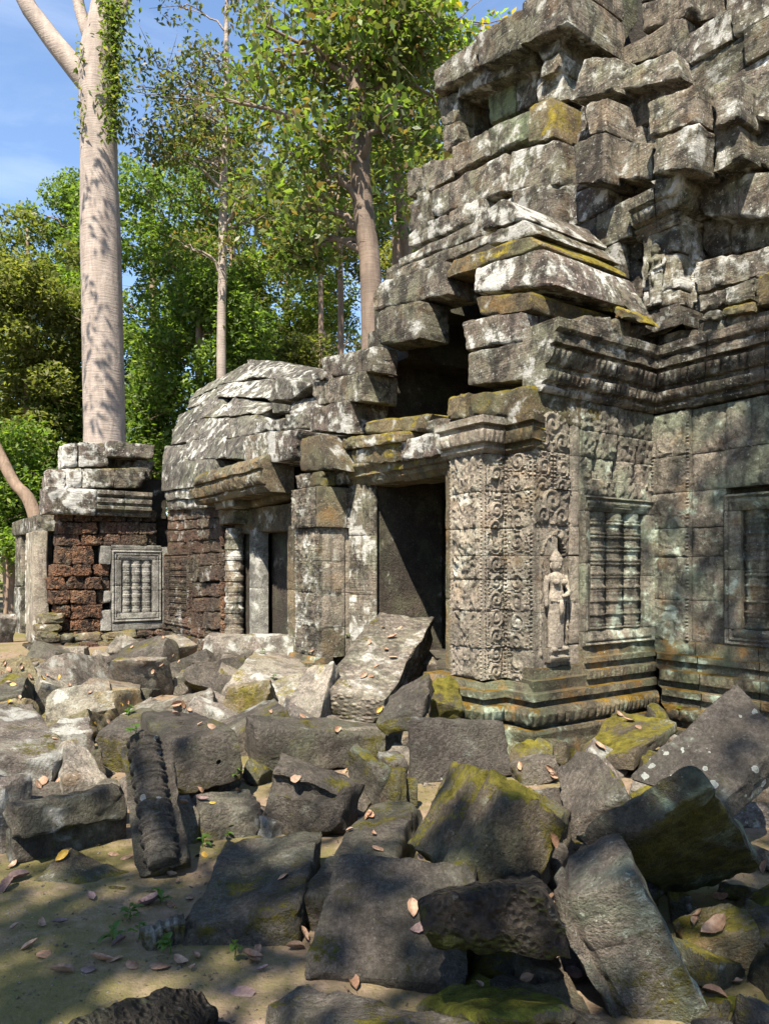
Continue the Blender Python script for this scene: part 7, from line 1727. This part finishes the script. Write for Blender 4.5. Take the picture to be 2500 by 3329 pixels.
def leaf_cloud(cen, size, pal, rs, droop=.35, aspect=.42, spread=1.0):
    """one folded leaf of two triangles (as a quad) per centre"""
    N = len(cen)
    d = rs.normal(size=(N, 3)); d[:, 2] = d[:, 2] * .6 - droop
    d /= np.linalg.norm(d, axis=1, keepdims=True)
    up = rs.normal(size=(N, 3)) * .55; up[:, 2] += 1.0
    s = np.cross(d, up); s /= np.maximum(np.linalg.norm(s, axis=1, keepdims=True), 1e-6)
    nn = np.cross(s, d)
    L = (size * rs.uniform(.5, 1.35, N) * (1 + .25 * rs.rand(N)))[:, None]
    w = L * aspect
    b = cen; tip = cen + d * L
    m = cen + d * L * .45 + nn * L * .06
    V = np.stack([b, m + s * w * .5, tip, m - s * w * .5], 1).reshape(-1, 3)
    F_ = np.arange(N * 4).reshape(N, 4)
    pal = np.array(pal); k = rs.randint(len(pal), size=N)
    c = pal[k] * rs.uniform(.75, 1.25, (N, 1))
    c = np.concatenate([c, np.ones((N, 1))], 1)
    return V, F_, np.repeat(c, 4, 0)

def clump_points(rs, clumps, per, flat=.75):
    out = []
    for (c, r) in clumps:
        n = int(per * r * r) if per > 0 else 0
        v = rs.normal(size=(n, 3)); v /= np.linalg.norm(v, axis=1, keepdims=True)
        rad = r * rs.uniform(.35, 1.0, n) ** .6
        p = v * rad[:, None]; p[:, 2] *= flat
        out.append(np.array(c) + p)
    return np.concatenate(out)

GREEN = [(.085, .132, .034), (.115, .165, .042), (.145, .195, .052), (.06, .095, .026)]
BRIGHT = [(.10, .17, .035), (.145, .215, .045), (.075, .12, .03), (.19, .25, .06)]
OLIVE = [(.115, .135, .042), (.145, .16, .05), (.18, .185, .06), (.085, .098, .032)]
DULL = [(.085, .10, .04), (.11, .12, .048), (.14, .148, .06), (.16, .11, .055)]

def tree(name, label, trunk, clumps, per, size, pal, bark, branches=(), seed=1, cat='tree', group=None, aspect=.42, droop=.35, seg=12, wob=.03, nb=0):
    rs = np.random.RandomState(seed)
    base = trunk[0][0]
    root = tag(empty(name, tuple(base)), label, cat, group)
    P = smooth_path([t[0] for t in trunk], 28); rr = np.interp(np.linspace(0, len(trunk) - 1, 28), np.arange(len(trunk)), [t[1] for t in trunk])
    V, F_ = tube_mesh([(P, rr)], seg, wob)
    link_mesh('trunk', V, F_, bark, root)
    bp = []; tw = []
    for ctrl, r0, r1 in branches:
        q = smooth_path(ctrl, 12); bp.append((q, np.linspace(r0, r1, 12)))
    if clumps and nb:
        # limbs out to the leaf clumps
        order = rs.permutation(len(clumps))[:nb]
        for k in order:
            c = np.array(clumps[k][0])
            j = int(np.clip(np.argmin(np.abs(P[:, 2] - (c[2] - .35 * np.linalg.norm(c[:2] - P[-1, :2])))), 6, len(P) - 1))
            s_ = P[j]; mid = (s_ + c) / 2 + np.array([0, 0, .12 * np.linalg.norm(c - s_)])
            q = smooth_path([s_, mid, c], 9)
            q[1:-1] += rs.normal(size=(7, 3)) * .05
            bp.append((q, np.linspace(min(rr[j] * .45, .09), .012, 9)))
            for w_ in range(4):
                e_ = c + rs.normal(size=3) * clumps[k][1] * np.array([.8, .8, .55])
                st_ = q[int(rs.randint(4, 9))]
                tw.append((smooth_path([st_, (st_ + e_) / 2 + rs.normal(size=3) * .06, e_], 5), np.linspace(.016, .005, 5)))
    for q, r_ in bp:
        V, F_ = tube_mesh([(q, r_)], 7, 0)
        link_mesh('branch', V, F_, bark, root)
    if tw:
        V, F_ = tube_mesh(tw, 4, 0)
        link_mesh('twigs', V, F_, bark, root)['kind'] = 'stuff'
    if clumps:
        pts = clump_points(rs, clumps, per)
        V, F_, C_ = leaf_cloud(pts, size, pal, rs, droop, aspect)
        link_mesh('crown', V, F_, M['leaf'], root, smooth=False, cols=C_)
    return root

def blob(rs, c, R3, n, r0, r1, shell=.55):
    out = []
    for _ in range(n):
        v = rs.normal(size=3); v /= np.linalg.norm(v)
        k = rs.uniform(shell, 1.0)
        out.append((np.array(c) + v * k * np.array(R3), rs.uniform(r0, r1)))
    return out

def at(u, v, Y):      # layout aid: metres at distance Y for sight-line slopes
    return ((u - 830) / 1600 * Y, Y, 1.6 + (1230 - v) / 1600 * Y)

# tall pale tree behind the pavilion
Y = 20.0
trunk = [((at(228, 1300, Y)[0], Y, 0), .64), (at(226, 940, Y), .535), (at(219, 560, Y), .52), (at(214, 300, Y), .47), (at(212, 130, Y), .50), (at(228, 20, Y), .36), (at(240, -120, Y), .31), (at(255, -420, Y), .22)]
tree('pale_tree', 'tall pale smooth-barked tree with a forked top rising behind the pavilion', trunk, [(at(20, -160, Y), 1.3), (at(330, -120, Y), 1.2), (at(250, -420, Y), 2.2), (at(40, -330, Y), 1.6)] + [((-9.3 + 1.3 * math.sin(q * 2.4), 15.4 - 1.2 * math.cos(q * 1.7), 14.2 + .45 * q), .8) for q in range(0, 9, 2)], 120, .2, GREEN, M['pale_bark'],  # last leaf clumps, above the frame, are added to dapple the trunk
     branches=[([at(200, 190, Y), at(150, 130, Y), at(95, 60, Y), at(40, -30, Y), at(0, -220, Y)], .33, .18), ([at(205, 110, Y), at(185, 60, Y), at(165, -20, Y), at(150, -200, Y)], .2, .12),
               ([at(238, 60, Y), at(270, 10, Y), at(300, -60, Y), at(340, -160, Y)], .14, .08)], seed=3, seg=24, wob=.05)
# climbing vine on its trunk
rs = np.random.RandomState(8)
vp = np.array([at(u + rs.normal() * 6, v, Y - .62) for u, v in zip(rs.uniform(228, 262, 900), rs.uniform(0, 300, 900))] + [at(255 + rs.normal() * 22, v, Y - .5) for v in rs.uniform(-20, 240, 700)] + [at(172 + rs.normal() * 5, v, Y - .5) for v in rs.uniform(60, 300, 70)])
V, F_, C_ = leaf_cloud(vp, .15, OLIVE + GREEN, rs, .8)
vine = link_mesh('climbing_vine', V, F_, M['leaf'], smooth=False, cols=C_)
tag(vine, 'leafy vine climbing the pale trunk near its fork', 'vine')

# slender tree with a sparse crown
Y = 22.0
rs = np.random.RandomState(21)
cl = blob(rs, at(470, 300, Y), (2.5, 1.8, 4.6), 60, .45, .9, .3)
tree('slender_tree', 'slender pale tree with a sparse dark crown left of centre', [((at(478, 1260, Y)[0], Y, 0), .17), (at(479, 700, Y), .135), (at(483, 420, Y), .12), (at(488, 200, Y), .09), (at(490, -40, Y), .05), (at(490, -150, Y), .03)],
     cl, 240, .16, DULL + GREEN[:1], M['pale_bark'], seed=5, nb=26, droop=.6, seg=10, wob=.02, group='slender trees behind the temple')
# broad-leaved tree right behind the vault
Y = 14.5
rs = np.random.RandomState(33)
Yc = Y + 1.6
cl = blob(rs, at(705, 260, Yc), (2.8, 1.8, 3.2), 56, .4, .8, .25) + blob(rs, at(700, 250, Y - .4), (2.4, 1.0, 2.8), 34, .35, .7, .25) + blob(rs, at(850, 70, Y), (2.0, 1.5, 1.5), 36, .4, .75, .2) + blob(rs, at(640, 520, Yc), (1.4, 1.0, 1.1), 18, .35, .6, .2)
tree('broad_leaved_tree', 'broad-leaved tree with a reddish trunk just left of the tower', [((at(800, 1260, Y)[0], Y, 0), .26), (at(802, 660, Y), .21), (at(785, 460, Y), .205), (at(770, 250, Y), .19), (at(780, 100, Y), .17), (at(800, -30, Y), .14), (at(820, -250, Y), .08)],
     cl, 270, .165, DULL + GREEN + OLIVE[:1] + [(.13, .19, .04)], M['grey_bark'], seed=6, nb=36, droop=.55, seg=14, wob=.03, aspect=.5)
# yellow-green crown near the top of the tower
rs = np.random.RandomState(34); Y = 17.0
cl = blob(rs, at(930, 60, Y), (1.7, 1.2, 1.5), 30, .4, .8, .2)
tree('yellow_green_tree', 'yellow-green tree whose crown shows beside the tower top', [((at(900, 1260, Y)[0], Y, 0), .16), (at(880, 600, Y), .14), (at(850, 300, Y), .11), (at(870, 0, Y), .07)], cl, 190, .2, [(.20, .30, .03), (.26, .34, .04), (.14, .24, .03), (.32, .22, .03)], M['brown_bark'], seed=9, nb=14, droop=.5)
# thin trees in between
for k, (u, Yk, r_, top, lab) in enumerate(((733, 19, .09, 330, 'thin dark-barked tree between the slender pale tree and the broad-leaved tree'), (855, 18, .16, 120, 'dark trunk standing close behind the reddish trunk'), (1110 - 420, 26, .1, 420, 'thin pale trunk seen low over the vault'))):
    rs = np.random.RandomState(50 + k)
    cl = blob(rs, at(u, top + 60, Yk), (1.5, 1.2, 1.8), 22, .4, .8, .3)
    tree('thin_tree', lab, [((at(u, 1260, Yk)[0], Yk, 0), r_), (at(u + 3, 700, Yk), r_ * .9), (at(u - 3, top, Yk), r_ * .5), (at(u, top - 150, Yk), r_ * .2)], cl, 130, .2, (OLIVE, DULL, BRIGHT)[k], M['brown_bark'], seed=60 + k, nb=10)
# dense trees further back
dense = [
    (330, 620, 27, (3.6, 2.5, 5.6), 60, 'dense bright green tree just right of the pale trunk', BRIGHT + GREEN, 0),
    (60, 720, 25, (2.3, 2.2, 4.4), 46, 'dense olive tree at the left edge', OLIVE, 1),
    (430, 760, 24, (2.3, 2.0, 2.8), 34, 'dense green tree behind the low vaulted gallery', GREEN + BRIGHT, 2),
    (160, 560, 31, (2.1, 2.0, 4.0), 30, 'green tree behind the left of the pale trunk', GREEN, 3),
    (620, 660, 30, (3.2, 2.4, 3.0), 40, 'olive green tree seen between the slender and broad-leaved trees', OLIVE + BRIGHT, 4),
    (500, 480, 34, (3.4, 2.4, 4.8), 34, 'distant pale green tree behind the slender tree', OLIVE + DULL, 5),
    (880, 420, 29, (3.4, 2.2, 5.5), 50, 'olive tree directly behind the left edge of the tower', OLIVE + [(.22, .2, .06)], 6),
    (15, 1060, 23, (1.3, 1.6, 1.9), 26, 'bright low bush-like tree at the far left', BRIGHT, 7),
    (120, 960, 26, (2.2, 1.6, 2.4), 28, 'dark green tree directly behind the pavilion', GREEN, 8),
    (330, 960, 24.5, (2.4, 1.4, 1.6), 26, 'low green tree filling the gap between pavilion and gallery', GREEN + BRIGHT, 9),
    (-120, 640, 30, (3, 2.4, 6), 40, 'dense green tree cut by the left edge', GREEN, 10),
    (700, 800, 27, (3, 1.6, 1.8), 26, 'olive thicket tree low over the gallery ridge', OLIVE, 11),
]
for (u, v, Yk, R3, n, lab, pal, k) in dense:
    rs = np.random.RandomState(100 + k)
    c = at(u, v, Yk)
    cl = blob(rs, c, R3, n, .55, 1.15, .45)
    tree('dense_tree', lab, [((c[0] + .2, Yk, 0), .28), ((c[0] + .1, Yk, c[2] * .5), .22), ((c[0], Yk, c[2] + R3[2] * .3), .1), ((c[0], Yk, c[2] + R3[2] * .8), .04)], cl, 760, .165, pal, M['brown_bark'], seed=200 + k, group='forest trees behind the temple', nb=12, droop=.25, aspect=.5)
# leaning limb at the far left
Y = 21
tree('leaning_tree', 'leaning brown tree stem at the far left edge', [((at(120, 1270, Y)[0], Y, 0), .2), (at(75, 1110, Y), .19), (at(30, 1040, Y), .16), (at(-10, 960, Y), .14), (at(-70, 820, Y), .1)], [(at(-60, 820, Y), 1.0)], 200, .18, OLIVE, M['brown_bark'], seed=77)

# trees behind the viewpoint: their crowns shade the foreground
def shade(name, label, gxy, h, R3, n, per, seed, r0=.5, r1=.95, size=.24):
    t = h / math.tan(math.radians(SUN_EL))
    c = (gxy[0] + SUN_H.x * t, gxy[1] + SUN_H.y * t, h)
    rs = np.random.RandomState(seed)
    cl = blob(rs, c, R3, n, r0, r1, .1)
    tree(name, label, [((c[0] - .8, c[1] - 1.2, 0), .3), ((c[0] - .5, c[1] - .8, h * .5), .24), ((c[0], c[1], h), .12), ((c[0], c[1], h + R3[2] * .7), .05)], cl, per, size, GREEN, M['grey_bark'], seed=seed + 1, nb=12, group='trees behind the viewpoint')
shade('shade_tree', 'leafy tree behind the viewpoint shading the near rubble on the right', (2.1, 3.2), 10.5, (2.9, 1.8, 1.3), 46, 52, 301)
shade('shade_tree', 'leafy tree behind the viewpoint shading the ringed colonnette', (-1.0, 3.4), 10.0, (2.0, 1.7, 1.0), 30, 42, 311)
shade('shade_tree', 'leafy tree behind the viewpoint shading the right-hand temple wall', (3.9, 7.4), 12.5, (1.3, 1.7, 1.9), 26, 42, 321)

# undergrowth along the forest edge
for k, (u, v, Yk, R3) in enumerate(((10, 1180, 21.5, (1.2, 1.0, .7)), (-60, 1150, 24, (1.6, 1.2, .9)), (70, 1200, 26, (1.5, 1.2, .8)), (20, 1130, 28, (2.0, 1.4, 1.3)), (330, 1130, 24, (1.6, 1.2, 1.2)), (250, 1080, 28, (2.2, 1.4, 1.6)), (420, 1040, 29, (2.2, 1.4, 1.8)))):
    rs = np.random.RandomState(500 + k)
    c = at(u, v, Yk)
    cl = blob(rs, c, R3, 12, .4, .8, .3)
    tree('shrub', ('bright green shrub at the far left beyond the rubble', 'leafy shrub cut by the left edge', 'low shrub beside the narrow end doorway', 'tall shrub behind the far left bushes', 'shrub in the gap between pavilion and gallery', 'shrub behind the pavilion cornice', 'shrub behind the gallery end')[k],
         [((c[0], Yk, 0), .06), ((c[0] + .1, Yk, c[2] * .6), .04), ((c[0], Yk, c[2]), .02)], cl, 420, .17, BRIGHT, M['brown_bark'], seed=520 + k, cat='shrub', group='shrubs along the forest edge')

# far treeline closing the clearing on every side
rs = np.random.RandomState(900)
cl = []
for k in range(150):
    a_ = rs.uniform(-2.2, 2.2); d_ = rs.uniform(44, 60)
    cl.append((np.array([math.sin(a_) * d_, math.cos(a_) * d_, rs.uniform(.3, 4.0)]), rs.uniform(1.4, 2.4)))
pts = clump_points(rs, cl, 46)
V, F_, C_ = leaf_cloud(pts, .62, GREEN + OLIVE, rs, .2, .6)
tag(link_mesh('distant_forest', V, F_, M['leaf'], smooth=False, cols=C_), 'distant forest edge closing the clearing', None, None, 'stuff')
for k, (x_, y_) in enumerate(((-17, 24), (-22, 30), (-13.5, 29), (-27, 25), (14, 30), (20, 24))):
    rs = np.random.RandomState(950 + k)
    cl = blob(rs, (x_, y_, 7.5), (3.2, 2.6, 4.8), 44, .7, 1.3, .4)
    tree('dense_tree', ('dense tree beyond the left edge', 'far dense tree beyond the left edge', 'dense tree behind the left edge trees', 'outermost dense tree on the left', 'dense tree hidden behind the tower', 'dense tree beyond the right edge')[k], [((x_, y_, 0), .3), ((x_ + .1, y_, 4), .24), ((x_, y_, 9), .1), ((x_, y_, 11), .05)], cl, 300, .24, (GREEN, OLIVE, BRIGHT)[k % 3], M['brown_bark'], seed=960 + k, group='forest trees behind the temple', nb=8, droop=.25, aspect=.5)


# ------------------------------------------------------------------ fallen leaves and seedlings
def leaf_mesh(name, seed, curl, bend, length=.1, asp=.5, mat='dry'):
    rs = np.random.RandomState(seed)
    nu, nv = 9, 6
    vs = []; cs = []
    for i in range(nu + 1):
        t = i / nu
        w = asp * .5 * (math.sin(math.pi * t ** .85) ** .75) + .004
        for j in range(nv + 1):
            s_ = (j / nv) * 2 - 1
            e = 1 + .07 * math.sin(t * 22 + seed + s_ * 2)
            x = s_ * w * e
            z = curl * (abs(s_) ** 1.6) * w * 1.3 + bend * (t - .5) ** 2 + .012 * math.sin(t * 9 + seed) - .015 * (1 - abs(s_))
            vs.append((x * length, (t - .5) * length, z * length))
            k = .82 + .25 * abs(s_) + .1 * math.sin(t * 40) * abs(s_)
            cs.append((k, k, k, 1))
    for (x, y, z, k) in ((-.012, -.5, .0, .7), (.012, -.5, .0, .7), (.006, -.72, .04, .6), (-.006, -.72, .04, .6)):
        vs.append((x * length, y * length, z * length)); cs.append((k, k, k, 1))
    n1 = nv + 1
    F_ = [(i * n1 + j, i * n1 + j + 1, (i + 1) * n1 + j + 1, (i + 1) * n1 + j) for i in range(nu) for j in range(nv)]
    o = (nu + 1) * n1
    F_.append((o, o + 1, o + 2, o + 3))
    me = bpy.data.meshes.new(name)
    me.from_pydata(vs, [], F_); me.update()
    me.polygons.foreach_set('use_smooth', np.ones(len(me.polygons), dtype=bool))
    at_ = me.color_attributes.new('Col', 'FLOAT_COLOR', 'POINT')
    at_.data.foreach_set('color', np.array(cs, dtype=np.float32).ravel())
    me.materials.append(M[mat])
    return me

def dry_mat(name, c1, c2):
    s = NT(name)
    a = s.t.nodes.new('ShaderNodeAttribute'); a.attribute_name = 'Col'
    n = s.noise(70, 3, .6)
    col = s.mix(s.ramp(n, .38, .66), c1, c2)
    col = s.mix(1.0, col, a.outputs['Color'], 'MULTIPLY')
    col = s.mix(1.0, col, s.ramp(s.rand, 0, 1, .7, 1.25), 'MULTIPLY')
    s.principled(col, .55, s.bump(n, .004, .5), .35)
    return s.m
M['dry_b'] = dry_mat('dry_brown_leaf', (.27, .165, .105), (.165, .09, .055))
M['dry_p'] = dry_mat('dry_pinkish_leaf', (.27, .18, .125), (.18, .112, .075))
M['dry_d'] = dry_mat('dry_dark_leaf', (.17, .115, .105), (.10, .065, .06))
M['dry_y'] = dry_mat('dry_yellow_leaf', (.50, .33, .06), (.38, .22, .04))
lrs = np.random.RandomState(5)
KINDS = {k: [leaf_mesh('fallen_leaf', 10 * q + i, c, b_, .1, a_, 'dry_' + k) for i, (c, b_, a_) in enumerate(((.55, .5, .52), (-.25, -.3, .6), (.9, .2, .45), (.3, .9, .55)))] for q, k in enumerate('bpdy')}
CN = {'b': 'brown', 'p': 'pinkish', 'd': 'dark', 'y': 'yellow'}
SHP = ('curled', 'flat', 'tightly rolled', 'cupped')
green_leaf = leaf_mesh('leaf', 77, .25, -.5, 1.0, .5, 'leaf')
gc = np.tile(np.array([.075, .14, .03, 1], dtype=np.float32), (len(green_leaf.vertices), 1)); green_leaf.color_attributes['Col'].data.foreach_set('color', gc.ravel())
for (p, nrm, k, sz, lab) in LEAVES:
    p = Vector(p); nv = Vector(nrm)
    where = 'bare ground' if lab == 'GROUND' else 'temple stones' if lab == 'TEMPLE' else short(lab)
    if k == 's':
        stem, sf = tube_mesh([([p - nv * .01, p + Vector((.004, .0, .03)), p + Vector((.0, .003, .06))], [.003, .0025, .002])], 5)
        root = tag(link_mesh('seedling', stem, sf, M['leaf'], loc=tuple(p), cols=np.tile([.10, .18, .04, 1], (len(stem), 1))), 'small green seedling growing by the ' + where, 'seedling', 'seedlings among the stones')
        for q in range(int(lrs.randint(5, 9))):
            o = bpy.data.objects.new('leaf', green_leaf); COL.objects.link(o)
            L_ = lrs.uniform(.035, .07)
            a_ = lrs.uniform(0, 6.28)
            o.matrix_world = Matrix.Translation(Vector((math.sin(a_) * -L_ * .55, math.cos(a_) * L_ * .55, lrs.uniform(.025, .075)))) @ Matrix.Rotation(a_, 4, 'Z') @ Matrix.Rotation(lrs.uniform(-.3, .5), 4, 'X') @ Matrix.Scale(L_, 4)
            o.parent = root
        continue
    if k == 'b' and lrs.rand() < .45: k = 'p'
    v = int(lrs.randint(4))
    o = bpy.data.objects.new('fallen_leaf', KINDS[k][v]); COL.objects.link(o)
    if nv.z < .2: nv = (nv + Vector((0, 0, .6))).normalized()
    q = nv.to_track_quat('Z', 'Y')
    o.matrix_world = Matrix.Translation(p + nv * .012) @ q.to_matrix().to_4x4() @ Matrix.Rotation(lrs.uniform(0, 6.28), 4, 'Z') @ Matrix.Rotation(lrs.normal() * .25, 4, 'X') @ Matrix.Rotation(lrs.normal() * .2, 4, 'Y') @ Matrix.Scale(.68 * sz * lrs.uniform(.85, 1.15), 4)
    tag(o, SHP[v] + ' ' + CN[k] + (' large' if sz > 1.25 else '') + ' dry leaf fallen on the ' + where, 'leaf', 'dry leaves fallen on the stones and ground')

# grit and leaf crumbs on the soil: nobody could count these
grs = np.random.RandomState(17)
def grit(name, label, n, x0, x1, y0, y1, s0, s1, mat):
    x = grs.uniform(x0, x1, n); y = y0 + (y1 - y0) * grs.rand(n) ** 1.3
    z = gz(x, y); sz = s0 + (s1 - s0) * grs.rand(n) ** 3
    base = np.array([(1, 0, 0), (-.5, .87, 0), (-.5, -.87, 0), (.3, .2, .5), (0, 0, -.6)])
    V = base[None] * sz[:, None, None] * grs.uniform(.6, 1.3, (n, 5, 3))
    a = grs.uniform(0, 6.28, n); c, s_ = np.cos(a), np.sin(a)
    X = V[..., 0] * c[:, None] - V[..., 1] * s_[:, None]; Y_ = V[..., 0] * s_[:, None] + V[..., 1] * c[:, None]
    P = np.stack([X + x[:, None], Y_ + y[:, None], V[..., 2] + z[:, None]], -1).reshape(-1, 3)
    tri = np.array([(0, 1, 3), (1, 2, 3), (2, 0, 3), (1, 0, 4), (2, 1, 4), (0, 2, 4)])
    F_ = (np.arange(n)[:, None, None] * 5 + tri[None]).reshape(-1, 3)
    tag(link_mesh(name, P, F_, mat, smooth=False), label, None, None, 'stuff')
grit('gravel', 'stone chips and grit on the bare ground', 12000, -3.2, 3.0, 1.9, 6.0, .003, .013, M['lit'])
grit('stone_chips', 'stone chips scattered before the gallery', 5000, -6.5, 2.5, 5.5, 13.0, .006, .045, M['lit'])
def litter(name, label, n, x0, x1, y0, y1, size, pal):
    x = grs.uniform(x0, x1, n); y = y0 + (y1 - y0) * grs.rand(n) ** 1.2
    cen = np.stack([x, y, gz(x, y) + .008], -1)
    V, F_, C_ = leaf_cloud(cen, size, pal, grs, .0, .5)
    V[:, 2] = cen.repeat(4, 0)[:, 2] + (V[:, 2] - cen.repeat(4, 0)[:, 2]) * .25 + .004
    tag(link_mesh(name, V, F_, M['leaf'], smooth=False, cols=C_), label, None, None, 'stuff')
litter('leaf_litter', 'dry leaf crumbs strewn before the gallery and pavilion', 1500, -6.8, 2.0, 6.5, 13.2, .08, [(.27, .16, .08), (.34, .23, .12), (.42, .28, .06), (.18, .10, .06)])
litter('leaf_crumbs', 'small leaf crumbs and moss tufts on the near ground', 2600, -3.0, 2.8, 1.9, 6.0, .016, [(.16, .10, .06), (.10, .11, .03), (.22, .15, .09), (.08, .06, .04)])

# twigs lying on the ground
for k in range(16):
    x = float(grs.uniform(-2.4, 1.6)); y = float(grs.uniform(2.3, 5.2)); a_ = float(grs.uniform(0, 6.28)); l_ = float(grs.uniform(.08, .26))
    q = [(x + math.cos(a_) * l_ * t + .02 * math.sin(t * 5 + k), y + math.sin(a_) * l_ * t, float(gz(np.array(x + math.cos(a_) * l_ * t), np.array(y + math.sin(a_) * l_ * t))) + .006) for t in np.linspace(0, 1, 6)]
    V, F_ = tube_mesh([(q, np.linspace(.004, .0015, 6))], 5)
    tag(link_mesh('twig', V, F_, M['brown_bark']), 'thin dry twig lying on the near ground', 'twig', 'dry twigs on the near ground')

# look-alikes that share a wording are told apart by their order from left to right
ORD = ('leftmost', 'second from left', 'third from left', 'fourth from left', 'fifth from left', 'sixth from left', 'seventh from left', 'eighth from left', 'ninth from left', 'tenth from left', 'eleventh from left', 'twelfth from left', 'thirteenth from left', 'fourteenth from left', 'fifteenth from left', 'sixteenth from left')
same = {}
for o in S.objects:
    if 'label' in o and 'group' in o and o.parent is None: same.setdefault(o['label'], []).append(o)
for lab, lst in same.items():
    if len(lst) < 2: continue
    lst.sort(key=lambda o: o.matrix_world.translation.x / max(.1, o.matrix_world.translation.y) if o.type != 'MESH' or o.name.startswith('fallen_leaf') else o.location.x / max(.1, o.location.y))
    for i, o in enumerate(lst):
        o['label'] = lab + ', ' + (ORD[i] if i < len(ORD) and i < len(lst) - 1 else 'rightmost')
for o in S.objects:
    for k in ('_fi', '_o'):
        if k in o: del o[k]
